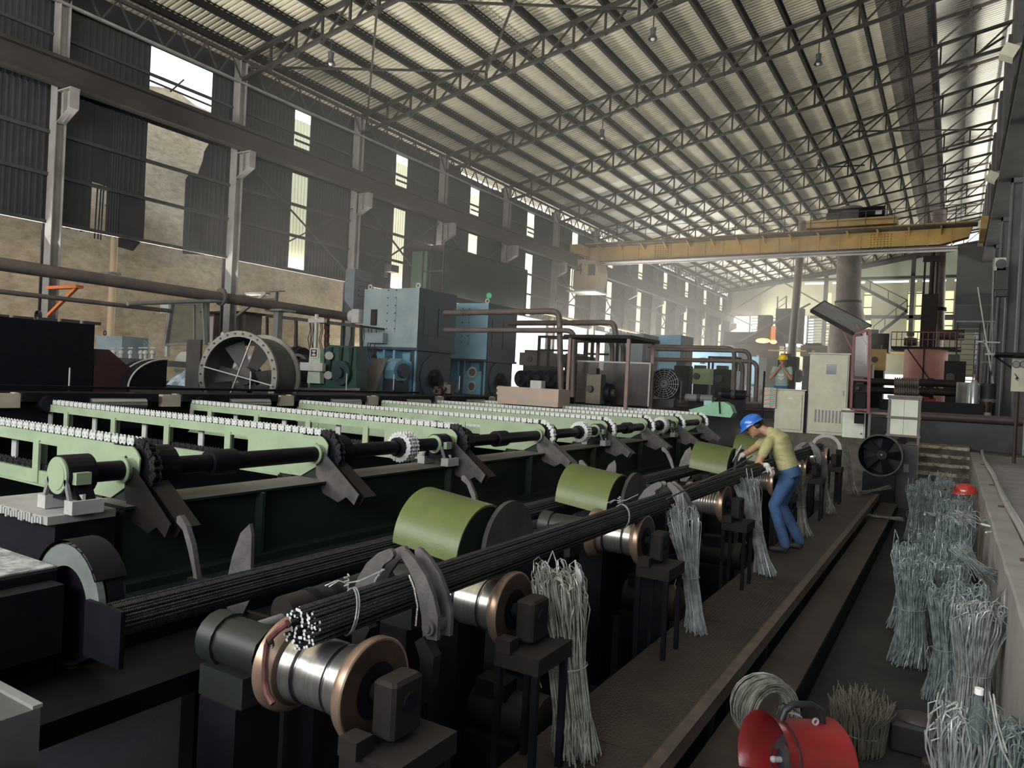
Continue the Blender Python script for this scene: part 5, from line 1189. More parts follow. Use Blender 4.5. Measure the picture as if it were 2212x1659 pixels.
# ------------------------------------------------------------------ rebar bundles
ribm = M_rebar
def rebar_bundle(name, label, cx, cz, y0, y1, R_, r, seed, spread=1.0, jitter=.03, drift=0.0, cut=None):
    t = thing(name, label, 'rebar bundle', (cx, y0, cz-R_))
    r_ = random.Random(seed); pts = []
    k = 0
    while len(pts) < 300 and k < 20000:
        k += 1; q = r_.uniform(0, 2*PI); d = math.sqrt(r_.random())*(R_-r); p = (d*math.cos(q)*spread, d*math.sin(q))
        if all((p[0]-a[0])**2+(p[1]-a[1])**2 > (1.78*r)**2 for a in pts): pts.append(p)
    src = None
    Lb = y1-y0
    b = MB(); n = 7; path = []
    seg = 14
    for i in range(seg+1): path.append((0, Lb*i/seg, 0))
    b.tube([(0, 0, 0), (0, .012, 0)]+path[1:], r, n); b.mi = [0]*len(b.f); b.mi[-2] = 1; b.mi[-1] = 1
    for i in range(len(pts)):
        px_, pz = pts[i]
        if src is None:
            b.v = [(v[0]+cx, v[1]+y0, v[2]+cz-0) for v in b.v]; src = b.build('rebar', [ribm, cut or M_cut], t, True); src.location = (px_, r_.uniform(-jitter, jitter), pz+R_-R_)
            base = src.location.copy()
        else:
            o = src.copy(); C.objects.link(o); o.parent = t; o.location = (px_, r_.uniform(-jitter, jitter), pz)
            o.rotation_euler = (r_.uniform(-1, 1)*.0007, 0, r_.uniform(-1, 1)*.0012+drift)
    return t, pts
B1X, B1Z = -1.93, .985
b1, pts1 = rebar_bundle('rebar_bundle', 'tied bundle of ribbed steel bars with bright cut ends pointing at the viewer', B1X, B1Z, 1.83, 13.5, .076, .0062, 11)
b2, pts2 = rebar_bundle('rebar_bundle', 'loose dark layer of steel bars on the lower line behind the nearest one', -2.93, .82, 1.74, 13.5, .07, .0066, 12, spread=1.5, cut=M_black)
# rib dots along the bright upper bars
def wire_tie(y, label, cx=B1X, cz=B1Z, R_=.080, seed=1, bright=True):
    r_ = random.Random(seed); t = thing('wire_tie', label, 'wire tie', (cx, y, cz), 'twisted wire ties round the bar bundle')
    b = MB()
    for k in range(2):
        P_ = [Vector((cx+math.cos(q)*R_, y+.022*math.sin(q*1.0)+k*.012-.05*math.cos(q), cz+math.sin(q)*R_)) for q in [2*PI*i/24 for i in range(25)]]; b.tube(P_, .0036, 6)
    b.build('loop', M_wire if bright else M_wired, t, True)
    b = MB(); top = Vector((cx-.02, y, cz+R_+.004))
    P_ = [top+Vector((.01*math.cos(i*1.6), .01*math.sin(i*1.6), .004*i)) for i in range(14)]; b.tube(P_, .0036, 5)
    for dx in (-.07, -.05, .10): b.tube([top+Vector((0, 0, .02)), top+Vector((dx*.4, .03 if dx > 0 else -.02, .03)), top+Vector((dx, .10 if dx > 0 else -.04, .07 if dx > 0 else .005))], .003, 5)
    b.build('twist', M_wire, t, True)
wire_tie(2.07, 'bright twisted wire tie near the cut ends of the bar bundle', seed=1)
wire_tie(4.72, 'bright twisted wire tie on the bar bundle between the second roller and the second clamp', seed=2)

# ------------------------------------------------------------------ rollers under the bundle
def roller(y, label, xr=-1.70, wd=.42, zc=.775, motorised=True, style=0):
    t = thing('support_roller', label, 'roller', (xr-wd/2, y, 0)); ax_ = (-1, 0, 0); o_ = Vector((xr, y, zc)); R1 = .128
    prof = [(.075, .135), (.085, .128), (.135, .128), (.14, .12), (.15, .12), (.155, .124), (.285, .124), (.29, .118), (.30, .118), (.305, .128), (wd-.08, .134)]
    if style: prof = [(.075, .135), (.085, .122)]+[(.10+.0125*i, .122 if i % 2 else .114) for i in range(14)]+[(wd-.08, .13)]
    b = MB(); b.lathe(prof, o_, ax_, 40); b.build('barrel', M_polish, t, True, 25)
    b = MB(); b.lathe([(0, .05), (0, .178), (.03, .182), (.05, .17), (.078, .138)], o_, ax_, 40); b.build('outer_flange', M_rust, t, True, 30)
    b = MB(); b.lathe([(.0, .172), (-.001, .179), (.004, .1835), (.03, .1835), (.05, .172), (.076, .140)], o_, ax_, 40); b.build('worn_edge', M_copper, t, True, 30)
    b = MB(); b.lathe([(wd-.076, .140), (wd-.05, .172), (wd-.03, .1815), (wd-.005, .1815)], o_, ax_, 40); b.build('worn_edge', M_copper, t, True, 30)
    b = MB()
    if not style:
        b.lathe([(.142, .1285), (.151, .1285)], o_, ax_, 40); b.lathe([(.288, .1285), (.302, .1285)], o_, ax_, 40); b.build('groove_shade', M_black2, t, True)  # black inserts paint the dark gaps of the shallow grooves
    b = MB(); b.lathe([(wd-.082, .134), (wd-.05, .17), (wd-.03, .180), (wd, .178), (wd, .05)], o_, ax_, 40); b.build('inner_flange', M_rust, t, True, 30)
    b = MB(); b.lathe([(-.002, .10), (-.002, .05), (.02, .05)], o_, ax_, 24); b.cyl(o_+Vector((.16, 0, 0)), o_-Vector((wd+.16, 0, 0)), .035, 12); b.build('axle', M_black, t, True)
    # bearing stand on the right
    b = MB(); b.cbox((xr+.10, y, zc-.02), (.10, .16, .20), .012); b.build('bearing_block', M_rustd, t)
    b = MB(); b.bb((xr+.0, y-.17, zc-.22), (xr+.24, y+.17, zc-.14)); b.bb((xr+.02, y-.2, zc-.14), (xr+.1, y-.12, zc-.08)); b.build('bearing_shelf', M_rustd, t)
    b = MB(); b.bb((xr+.0, y-.16, -.6), (xr+.03, y-.13, zc-.22)); b.bb((xr+.2, y-.16, -.6), (xr+.23, y-.13, zc-.22)); b.bb((xr+.0, y+.12, -.6), (xr+.03, y+.15, zc-.22)); b.bb((xr+.2, y+.12, -.6), (xr+.23, y+.15, zc-.22)); b.build('stand_leg', M_black, t)
    if motorised:
        b = MB(); b.cyl((xr-wd-.10, y, zc), (xr-wd-.34, y, zc), .098, 10); b.cyl((xr-wd-.34, y, zc), (xr-wd-.43, y, zc), .108, 16); b.bb((xr-wd-.4, y-.1, zc-.2), (xr-wd-.14, y+.1, zc-.08)); b.build('drive_motor', mat('black_green_motor', (.016, .021, .017), (.010, .013, .011), 4, .5), t, True)
        b = MB(); b.bb((xr-wd-.38, y-.11, -.6), (xr-wd-.16, y+.11, zc-.2)); b.build('motor_stand', M_black, t)
    return t
roller(1.98, 'big polished support roller with rusty flanges, nearest the viewer', -1.70, .44, .775)
roller(3.10, 'polished support roller behind the nearest one', -1.80, .42, .765)
roller(5.05, 'shiny flanged roller left of the second hanging wire bundle', -1.86, .42, .775, style=0)
roller(7.25, 'grooved shiny roller between the second and third wire bundles', -1.86, .40, .77, style=1)
roller(9.55, 'ribbed roller at the left hip of the bending worker', -1.86, .38, .77, style=1)
roller(11.9, 'roller past the bending worker', -1.86, .38, .77)
roller(14.0, 'last roller near the cabinet plinth', -1.86, .38, .77)
# red hose on first roller
t = thing('red_hose', 'cracked red-brown hose wrapped beside the nearest roller flange', 'hose', (-2.2, 1.9, .7))
b = MB(); P_ = [at(x, y, 1, 1.78) for x, y in ((622, 1345), (600, 1362), (584, 1378), (577, 1395), (573, 1430), (572, 1470), (578, 1500), (590, 1520))]
b.tube(P_, .012, 8); b.build('hose_run', mat('red_brown_hose', (.17, .06, .05), (.08, .035, .03), 20, .5), t, True)
b = MB(); p = at(582, 1384, 1, 1.78)
for i in range(3): b.lathe([(-.003, .014), (.003, .016)], p+Vector((.003*i, 0, -.006*i)), (1, 0, .5), 12)
b.build('clip_wire', M_steel, t)
# second rows of dark flanged rollers under the lower line
for i, y in enumerate((3.9, 5.7, 7.5, 8.9, 10.3)):
    t = thing('dark_roller', ['dark hourglass roller left of the nearest green guard', 'dark roller under the second green guard', 'dark round-ended roller left of the third wire bundle', 'dark double roller before the third green guard', 'dark roller below the farthest green guard'][i], 'roller', (-2.93, y, 0))
    b = MB(); b.lathe([(0, .05), (0, .13), (.05, .13), (.12, .08), (.3, .08), (.37, .13), (.42, .13), (.42, .05)], (-2.7, y, .64), (-1, 0, 0), 22); b.build('barrel', M_rustd, t, True); b = MB(); b.bb((-3.3, y-.1, -.6), (-2.55, y+.1, .5)); b.build('stand', M_black, t)
# hydraulic cylinders along the line
for i, (y, lb) in enumerate(((2.15, 'dark round cylinder body behind the nearest bundle end'), (3.95, 'dark ribbed cylinder under the nearest green guard'), (6.0, 'dark ribbed cylinder under the second green guard'))):
    t = thing('ram_cylinder', lb, 'cylinder', (-2.4, y, .7)); z = .86 if i == 0 else .83; x = -2.33 if i == 0 else -2.28
    b = MB(); b.cyl((x-.05, y, z), (x-.02, y+.62, z+.01), .075, 20); b.build('barrel', M_rustd, t, True); b = MB()
    for k in range(4): b.cyl((x-.04, y+.12+.12*k, z), (x-.04, y+.16+.12*k, z), .082, 20)
    b.build('rib', M_black, t, True); b = MB(); b.bb((x-.12, y+.1, .0), (x+.06, y+.5, z-.06)); b.build('cradle', M_black, t); b = MB(); b.cyl((x-.05, y-.12, z-.02), (x-.05, y, z-.02), .022, 10); b.build('rod', M_grey, t, True)
# curved sheet guards
def guard(yc, label, xl=-2.78, xr=-2.32, zc=.90, R_=.30, tilt=.05):
    t = thing('wheel_guard', label, 'guard', (xl/2+xr/2, yc, 0), 'curved green wheel guards along the bundle line'); b = MB(); n = 16
    qs = [-.35+i*(1.9)/n for i in range(n+1)]      # 0 = straight up, positive towards the viewer
    for (rr_) in (R_, R_-.012):
        for i, q in enumerate(qs):
            for x in (xl, xr): b.v.append((x, yc-math.sin(q)*rr_, zc+math.cos(q)*rr_ - tilt*(x-xl)/(xr-xl)))
    m_ = (n+1)*2
    for i in range(n): b.f.append([2*i, 2*i+1, 2*i+3, 2*i+2]); b.f.append([m_+2*i, m_+2*i+2, m_+2*i+3, m_+2*i+1])
    b.f += [[0, 2*n and m_, m_+1, 1], [2*n, 2*n+1, m_+2*n+1, m_+2*n]]
    for i in range(n): b.f.append([2*i, 2*i+2, m_+2*i+2, m_+2*i]); b.f.append([2*i+1, m_+2*i+1, m_+2*i+3, 2*i+3])
    b.mi = [0]*len(b.f); b.build('curved_sheet', M_guard, t, True, 50)
    pts = [(0, 0)]+[(-math.sin(q)*(R_-.014), math.cos(q)*(R_-.014)) for q in qs]
    b = MB(); b.prism(pts, (xr-.012, yc, zc-tilt), (0, 1, 0), (0, 0, 1), .012); b.build('end_plate', M_dgreen2, t); b = MB(); b.prism(pts, (xl+.012, yc, zc), (0, 1, 0), (0, 0, 1), .012); b.build('end_plate', M_dgreen2, t)
    b = MB(); pts = [(math.cos(q)*.285, math.sin(q)*.285) for q in [PI*i/18 for i in range(19)]]; b.prism(pts, (xr+.035, yc+.20, zc-.03), (0, 1, 0), (0, 0, 1), .03); b.build('rear_disc', mat('dim_disc_steel', (.075, .07, .065), (.04, .038, .036), 6, .6), t)
    b = MB(); b.bb((xl+.1, yc-.1, -.6), (xr-.1, yc+.2, zc-.1)); b.build('stand', M_black, t)
    return t
guard(3.62, 'large curved green guard left of the bundle, nearest of the row')
guard(5.66, 'second curved green guard, over the middle of the bar bundle')
guard(9.25, 'third curved green guard, left of the gloved hand of the worker', R_=.32)
guard(11.3, 'farthest curved green guard, behind the outstretched arm of the worker', R_=.33)
# gripping clamps round the bundle
def clamp(y, label, xc=-1.935, zb=.90, sc=1.0, th=.02):
    t = thing('bundle_clamp', label, 'clamp', (xc, y, .3))
    def arm(cl):
        l, r = [], []
        for i, (a, c, w_) in enumerate(cl):
            p0 = cl[max(0, i-1)]; p1 = cl[min(len(cl)-1, i+1)]; dx, dz = p1[0]-p0[0], p1[1]-p0[1]; n_ = math.hypot(dx, dz); l.append((a-dz/n_*w_, c+dx/n_*w_)); r.append((a+dz/n_*w_, c-dx/n_*w_))
        a, c, w_ = cl[-1]; p0 = cl[-2]; dx, dz = a-p0[0], c-p0[1]; n_ = math.hypot(dx, dz); tip = [(a+dx/n_*w_*.7-dz/n_*w_*.6, c+dz/n_*w_*.7+dx/n_*w_*.6), (a+dx/n_*w_*.9, c+dz/n_*w_*.9), (a+dx/n_*w_*.7+dz/n_*w_*.6, c+dz/n_*w_*.7-dx/n_*w_*.6)]
        return [(x*sc, z*sc) for x, z in l+tip+r[::-1]]
    L_ = arm([(-.215, -.05, .035), (-.20, .03, .045), (-.175, .10, .042), (-.14, .165, .036), (-.09, .218, .028), (-.045, .245, .023)])
    R2 = arm([(.185, -.06, .035), (.178, .03, .042), (.155, .10, .040), (.12, .17, .034), (.075, .222, .027), (.035, .255, .021)])
    for nm, pl, dy in (('left_jaw', L_, 0), ('right_jaw', R2, .0)):
        b = MB(); b.prism(pl, (xc, y, zb), (1, 0, 0), (0, 0, 1), th); b.prism(pl, (xc+.01, y+.075, zb), (1, 0, 0), (0, 0, 1), th); j = b.build(nm, M_clamp, t, False)
        s_ = -1 if nm == 'left_jaw' else .86
        b = MB(); b.tube([(xc+s_*.13*sc, y-.012, zb-.02), (xc+s_*.135*sc, y-.012, zb+.06), (xc+s_*.11*sc, y-.012, zb+.13), (xc+s_*.075*sc, y-.012, zb+.178)], .005, 5); b.build('weld_bead', M_weld, j, True)
        b = MB(); b.cyl((xc+s_*.215*sc, y-.03, zb-.01), (xc+s_*.215*sc, y+.1, zb-.01), .03, 14); b.cyl((xc+s_*.215*sc, y-.04, zb-.01), (xc+s_*.215*sc, y-.03, zb-.01), .018, 8); b.build('pivot_pin', M_clamp, j, True)
    b = MB(); P_ = [(.16, -.05), (.22, -.12), (.21, -.24), (.16, -.33), (.13, -.32), (.155, -.24), (.15, -.14), (.12, -.08)]; b.prism(P_, (xc, y-.0, zb), (1, 0, 0), (0, 0, 1), .05); b.build('lower_arm', M_rustd, t); b = MB(); b.prism([(-a, c) for a, c in P_], (xc, y, zb), (1, 0, 0), (0, 0, 1), .05); b.build('lower_arm', M_rustd, t)
    b = MB(); b.bb((xc-.2, y-.04, -.6), (xc+.05, y+.06, zb-.35)); b.bar((xc-.1, y, zb-.4), (xc+.14, y, zb-.3), .06, .05); b.build('clamp_base', M_black, t); return t
clamp(2.36, 'pair of curved steel clamp jaws closed over the bundle near its cut ends')
clamp(5.62, 'second pair of clamp jaws over the bar bundle left of the second wire bundle', zb=.87)
clamp(12.2, 'clamp jaws over the bundle just right of the worker back', zb=.87)
t = thing('hook_ring', 'pale curved hook arm over the bundle before the tall cabinet', 'hook', (-1.95, 14, .5))
b = MB(); pts = [(.26*math.cos(q), .26*math.sin(q)) for q in [PI*i/14 for i in range(15)]]+[(.2*math.cos(q), .2*math.sin(q)) for q in [PI-PI*i/14 for i in range(15)]]; b.prism(pts, (-1.93, 14.2, .93), (1, 0, 0), (0, 0, 1), .05); b.build('ring', M_conc, t); b = MB(); b.bb((-2.2, 14.15, -.6), (-2.1, 14.3, .93)); b.bb((-1.76, 14.15, -.6), (-1.68, 14.3, .93)); b.build('leg', M_black, t)
# blade stops and curved fingers on the lower line
for i, y in enumerate((2.62, 7.5, 10.2)):
    t = thing('blade_stop', ['tall tapered steel blade standing in the lower bar line', 'dark tapered blade behind the second clamp', 'farthest tapered blade beyond the third green guard'][i], 'blade', (-3.2, y, .2))
    b = MB(); b.prism([(-3.36, .62), (-3.30, .86), (-3.24, 1.0), (-3.17, 1.06), (-3.15, 1.0), (-3.14, .66), (-3.2, .56), (-3.3, .56)], (0, y, 0), (1, 0, 0), (0, 0, 1), .02); b.build('blade_plate', M_clamp, t)
    b = MB(); b.prism([(-3.3, .58), (-2.98, .58), (-3.05, .35), (-3.18, .25), (-3.3, .3)], (0, y+.03, 0), (1, 0, 0), (0, 0, 1), .03); b.bb((-3.25, y+.02, -.6), (-3.1, y+.08, .3)); b.build('blade_foot', M_rustd, t)
for i, (x, y, lb) in enumerate(((-3.7, 2.6, 'curved pointed finger left of the tall blade'), (-3.55, 5.2, 'thin curved finger rising between the two nearest guards'), (-3.35, 7.1, 'curved finger left of the dark tapered blade'), (-3.25, 9.4, 'curved finger left of the third guard'))):
    t = thing('curved_finger', lb, 'finger', (x, y, .3))
    P_ = [(-.06, 1.02), (-.03, 1.03), (.03, .98), (.09, .88), (.13, .76), (.16, .66), (.13, .66), (.10, .75), (.05, .86), (0, .95), (-.06, .985)]
    b = MB(); b.prism([(a, c+.02*i) for a, c in P_], (x, y, 0), (1, 0, 0), (0, 0, 1), .03); b.build('finger_plate', M_clamp, t); b = MB(); b.bb((x+.08, y-.03, -.6), (x+.2, y+.03, .7)); b.build('finger_base', M_black, t)
b = MB(); b.bb((-3.9, 1.0, .35), (-3.0, 13.5, .45)); b.bb((-3.6, 1.0, .45), (-3.5, 13.5, .60)); o = b.build('line_channel', M_black, None, loc=(-3.4, 1, .35)); tag(o, 'black channel beam under the lower bar line', 'beam')
# left foreground: gearbox, arc disc, treadplate, plates
t = thing('corner_gearbox', 'black gearbox with chipped whitish top at the left edge', 'gearbox', (-3.8, 1.5, 0))
b = MB(); b.cbox((-3.93, 1.33, .62), (1.05, .88, .66), .01); b.build('case', M_black, t); b = MB(); b.bb((-4.44, .90, .95), (-3.42, 1.76, .957)); b.build('chipped_top', mat('chipped_whitish_top', (.50, .50, .50), (.2, .2, .2), 14, .8, lo=.4, hi=.6), t)
b = MB(); b.bb((-3.42, 1.3, .60), (-3.3, 1.74, .90)); b.build('side_case', M_black, t)
t = thing('arc_disc', 'pale grey half-round disc guard behind the corner gearbox', 'disc guard', (-3.35, 1.95, .3))
pts = [(.27*math.cos(q), .27*math.sin(q)) for q in [-.25+(PI+.25)*i/20 for i in range(21)]]+[(.17*math.cos(q), .17*math.sin(q)) for q in [PI-(PI+.25)*i/20 for i in range(21)]]
b = MB(); b.prism(pts, (-3.37, 1.80, .79), (1, 0, 0), (0, 0, 1), .03); b.build('disc_face', mat('pale_grey_green_disc', (.17, .19, .18), (.12, .14, .13), 5, .6), t)
b = MB(); b.lathe([(-.02, .285), (.12, .285)], (-3.37, 1.80, .79), (0, 1, 0), 24, a0=-2.2, a1=2.6); b.lathe([(-.02, .27), (.12, .27)], (-3.37, 1.80, .79), (0, 1, 0), 24, a0=-2.2, a1=2.6); b.build('rim_band', M_black, t, True)
b = MB(); b.cyl((-3.37, 1.83, .79), (-3.37, 1.90, .79), .27, 30); b.build('dark_fill_disc', M_black2, t, True)  # black disc added for the darkness inside the half-round guard
b = MB(); b.bb((-3.06, 1.70, .66), (-2.80, 1.72, .89)); b.build('end_stop', M_black2, t)
t = thing('tread_plate', 'small patch of tread plate at the left edge', 'plate', (-5.9, 2, .5))
b = MB(); b.bb((-7.2, 1.2, .48), (-5.0, 2.5, .50)); b.build('plate', M_conc if False else mat('violet_grey_tread', (.16, .15, .18), (.11, .10, .125), 4, .5), t)
b = MB(); 
for i in range(44):
    for j in range(26):
        q = PI/4 if (i+j) % 2 else -PI/4; b.box((-7.15+.05*i, 1.23+.05*j, .502), (.035, .01, .005), Matrix.Rotation(q, 3, 'Z'))
b.build('tread_bars', mat('violet_grey_tread', None), t)['kind'] = 'stuff'
t = thing('corner_cover', 'grey-green steel cover at the bottom left corner', 'cover', (-2.5, .8, .2))
p = at(88, 1528, 2, .95); b = MB(); b.bb((p.x-.8, p.y-.55, .2), (p.x, p.y, .95)); b.build('cover_box', mat('dim_grey_cover', (.10, .105, .10), (.06, .065, .06), 3, .6), t); b = MB(); b.bb((p.x-.8, p.y-.02, .95), (p.x, p.y+.005, .96)); b.build('cover_lip', M_grey, t)
b = MB(); b.cyl((p.x+.12, p.y-.3, .55), (p.x+.12, p.y-.05, .7), .2, 20); b.build('curved_plate', M_rustd, t)
# low motors under the walkway edge
for i, (x, y, lb) in enumerate(((-2.05, 3.75, 'dark rusty motor low beside the first wire bundle'), (-2.05, 6.1, 'dark brown motor low beside the second wire bundle'), (-2.05, 8.3, 'dim dark motor low beside the third wire bundle'))):
    t = thing('low_motor', lb, 'motor', (x, y, -.6)); z = -.08 if i == 0 else .05
    b = MB(); b.cyl((x-.35, y, z), (x+.02, y, z), .13, 16); b.build('barrel', M_rustd, t, True); b = MB(); b.lathe([(0, .13), (.02, .15), (.1, .15), (.12, .12), (.12, .0)], (x+.02, y, z), (1, 0, 0), 20); b.build('end_bell', M_rust if i == 1 else M_rustd, t, True)
    b = MB(); b.bb((x-.3, y-.12, z+.1), (x-.1, y+.02, z+.2)); b.build('terminal_box', M_black, t); b = MB(); b.bb((x-.35, y-.15, -.6), (x, y+.15, z-.12)); b.build('mount', M_black, t)
# ------------------------------------------------------------------ walkway, step plate, parapet, stairs
wk = thing('walkway', 'narrow raised brown tread-plate walkway beside the bar bundle', 'walkway', (-1.5, 8, -.1))
ys_ = [1.2, 3.6, 6.0, 8.4, 10.8, 13.2, 16.0]
for i in range(6):
    b = MB(); b.bb((-1.82, ys_[i]+.006, -.02), (-1.17, ys_[i+1]-.006, 0)); b.build('plate', M_plate, wk)
b = MB(); b.bb((-1.19, 1.2, -.09), (-1.165, 16, .004)); b.bb((-1.235, 1.2, -.0), (-1.165, 16, .006)); b.bb((-1.82, 1.2, -.1), (-1.80, 16, -.02)); b.build('edge_angle', mat('walkway_edge', (.15, .11, .085), (.08, .065, .055), 8, .55), wk)
b = MB()
for i in range(21):
    for j in range(150):
        y = 3.0+.032*j
        b.box((-1.80+.027*i, y, .0015), (.020, .006, .004), Matrix.Rotation(PI/4 if (i+j) % 2 else -PI/4, 3, 'Z'))
b.build('tread_bars', M_plate, wk)['kind'] = 'stuff'
b = MB()
for y in (3.0, 4.5, 6.0, 7.5, 9.0, 10.5, 12, 13.5, 15): b.bb((-1.2, y, -.5), (-1.17, y+.03, -.09)); b.bb((-1.8, y, -.6), (-1.76, y+.05, -.02))
b.build('support_post', M_black, wk)
t = thing('step_plate', 'lower brown steel step plate running along the right of the walkway', 'plate', (-1.0, 8, -.5))
for i in range(3): b = MB(); b.bb((-1.16, 2+4.8*i, -.23), (-.86, 6.79+4.8*i, -.2)); b.build('plate', M_plate, t)
b = MB(); b.bb((-.89, 2, -.45), (-.86, 16.2, -.23)); b.build('riser', M_black, t)
pw = structure(thing('wall_parapet', None, None, (0, 0, 0)))
b = MB(); n = 60
for i in range(n+1):
    y = -6+27*i/n; j_ = random.Random(i).uniform(-.008, .008)
    b.v += [(.38, y, -.5), (.38+j_*.3, y, .45), (.385+j_, y, .655), (.40+j_*.5, y, .67), (.575, y, .67), (.575, y, .5)]
for i in range(n):
    for k_ in range(5): a = 6*i+k_; b.f.append([a, a+1, a+7, a+6]); b.mi.append(0)
b.f.append([6*n+k_ for k_ in range(6)]); b.mi.append(0)
b.build('concrete_kerb', M_conc, pw, True, 30)
t = thing('handrail_pipe', 'pale pipe lying along the top of the concrete parapet', 'pipe', (.60, 8, .67))
b = MB(); b.tube([(.60+.01*math.sin(y), y, .705+.003*math.sin(3*y)) for y in [-3+1.2*i for i in range(20)]]+[(.62, 20.6, .74)], .034, 10); b.build('pipe_run', M_lgrey, t, True)
b = MB()
for y in (3.5, 7, 10.4, 13, 17): b.lathe([(-.01, .045), (.01, .045)], (.60, y, .705), (0, 1, 0), 10); b.bb((.5, y-.02, .67), (.56, y+.02, .69))
b.build('clip', M_rust, t)
st = structure(thing('steps', None, None, (-.3, 20, .3)))
for k_ in range(6):
    z = .76-.2*k_; y = 21.0-.27*k_
    b = MB(); b.bb((-1.0, y+.03, z-.2), (.38, y+.3 if k_ else 22.3, z-.05)); b.build('riser', M_concd, st); b = MB(); b.bb((-1.0, y, z-.07), (.38, y+.3 if k_ else 22.3, z)); b.build('tread', M_conct, st)
b = MB(); b.bb((-1.0, 21.3, .5), (14, 22.3, .66)); structure(b.build('floor', M_concd))
wb = structure(thing('wall_low', None, None, (0, 22.3, 0)))
b = MB(); b.bb((-9.5, 22.2, .2), (-1.0, 22.35, 1.32)); b.bb((-1.0, 22.2, .6), (6.5, 22.35, 1.45)); b.build('plate_wall', mat('smoky_dark_plate', (.075, .07, .08), (.035, .035, .042), 1.2, .55), wb)
pipe('low_pipe', 'thick purplish pipe along the top of the low dark wall', [(-10.5, 22.2, 1.36), (-1.2, 22.1, 1.46), (6.5, 22.1, 1.50)], .105, M_purp, 14)
t = thing('white_post', 'thin pale post at the right edge before the low dark wall', 'post', at(2211, 975, 1, 21.5)); p = at(2211, 975, 1, 21.5); b = MB(); b.cyl((p.x, 21.5, .62), (p.x, 21.5, 1.5), .03, 8); b.build('post', M_lgrey, t, True); b = MB(); b.bb((p.x-.06, 21.44, .62), (p.x+.06, 21.56, .64)); b.build('base', M_grey, t)

# ------------------------------------------------------------------ bundles of looped tie wire
def wires_mb(seed, n=105, H=.94, rt_=.115, rm=.062, rb=.10, ztie=.46, lean=(0, 0), wr=.0031, lw=.045, splay=.05, stray=2):
    r_ = random.Random(seed); b = MB()
    for i in range(n):
        q = r_.uniform(0, 2*PI); d = math.sqrt(r_.random()); h = H+r_.uniform(-.05, .02)*(1+d)
        q2 = q+r_.uniform(-.5, .5); dirv = r_.uniform(0, 2*PI); lw_ = lw*r_.uniform(.5, 1.5); h -= r_.random()**2*.10
        def pos(rad, qq, z, k=0):
            lx, ly = lean; s_ = (z/H)
            return Vector((math.cos(qq)*rad*d+lx*s_+k*math.cos(dirv), math.sin(qq)*rad*d+ly*s_+k*math.sin(dirv), z))
        zb_ = r_.uniform(0, .05)
        leg1 = [pos(rb+splay*r_.random(), q+r_.uniform(-.3, .3), zb_), pos((rb+rm)/2, q2, ztie*.5, -.004), pos(rm, q2, ztie), pos((rm+rt_)*.52, q2+.1, (ztie+h)/2, -lw_*.2), pos(rt_, q2, h-lw_*1.2, -lw_*.5)]
        ex = Vector((r_.uniform(-.02, .02), r_.uniform(-.02, .02), 0)); top = [pos(rt_, q2, h-lw_*.35, -lw_*.48)+ex*.5, pos(rt_, q2, h, -lw_*.1)+ex, pos(rt_, q2, h-lw_*.3, lw_*.42)+ex]
        leg2 = [pos(rt_, q2, h-lw_*1.2, lw_*.5), pos((rm+rt_)*.52, q2-.1, (ztie+h)/2, lw_*.2), pos(rm, q2+.15, ztie), pos((rb+rm)/2, q2+.2, ztie*.5, .004), pos(rb+splay*r_.random(), q+r_.uniform(-.3, .3), r_.uniform(0, .05))]
        b.tube(leg1+top+leg2, wr, 4, cap=False)
    for i in range(stray):
        q = r_.uniform(0, 6.28); b.tube([(math.cos(q)*rm+lean[0]*.5, math.sin(q)*rm+lean[1]*.5, ztie), (math.cos(q)*rt_*1.1+lean[0]*.8, math.sin(q)*rt_*1.1+lean[1]*.8, H*.85), (math.cos(q)*rt_+lean[0], math.sin(q)*rt_+lean[1], H*1.12), (math.cos(q)*rt_*.7+lean[0], math.sin(q)*rt_*.7+lean[1], H*1.02)], wr*1.3, 5)
    return b
def tie_mb(z, r, lean, H, tail=True):
    b = MB(); cx, cy = lean[0]*z/H, lean[1]*z/H
    b.tube([(cx+math.cos(q)*r, cy+math.sin(q)*r, z+.012*math.cos(q)) for q in [2*PI*i/20 for i in range(21)]], .0032, 5)
    if tail: b.tube([(cx-r, cy, z), (cx-r-.03, cy-.02, z-.01), (cx-r-.045, cy-.03, z-.07), (cx-r-.01, cy-.03, z-.14)], .0025, 5)
    return b
def wbundle(label, loc, seed, group, m_=M_wire, **kw):
    t = thing('wire_bundle', label, 'wire bundle', loc, group)
    lean = kw.get('lean', (0, 0)); H = kw.get('H', .94); zt = kw.get('ztie', .46); rm = kw.get('rm', .062)
    off = Vector(loc); b = wires_mb(seed, **kw); b.v = [tuple(Vector(v)+off) for v in b.v]; b.build('wires', m_, t, True)
    b = tie_mb(zt, rm+.008, lean, H); b.v = [tuple(Vector(v)+off) for v in b.v]; b.build('binding_wire', M_wire, t, True)
    return t
GW = 'looped tie wire bundles hung along the walkway'
wb0 = wbundle('largest hanging bundle of looped tie wire, nearest, with two tall loose loops', (-1.55, 3.36, .01), 21, GW, m_=mat('grey_green_wire', (.46, .45, .38), (.14, .145, .13), 14, .36, .25), n=190, wr=.0036, H=.94, rt_=.135, rm=.10, rb=.10, ztie=.45, lean=(-.16, -.02), splay=.04, stray=0)
b = MB(); o_ = Vector((-1.72, 3.32, .92))
for (dx, h_) in ((.0, .11), (-.04, .05)): b.tube([o_+Vector((dx-.02, 0, -.10)), o_+Vector((dx-.025, 0, h_*.4)), o_+Vector((dx, 0, h_)), o_+Vector((dx+.025, 0, h_*.5)), o_+Vector((dx+.045, 0, -.08))], .0042, 6)
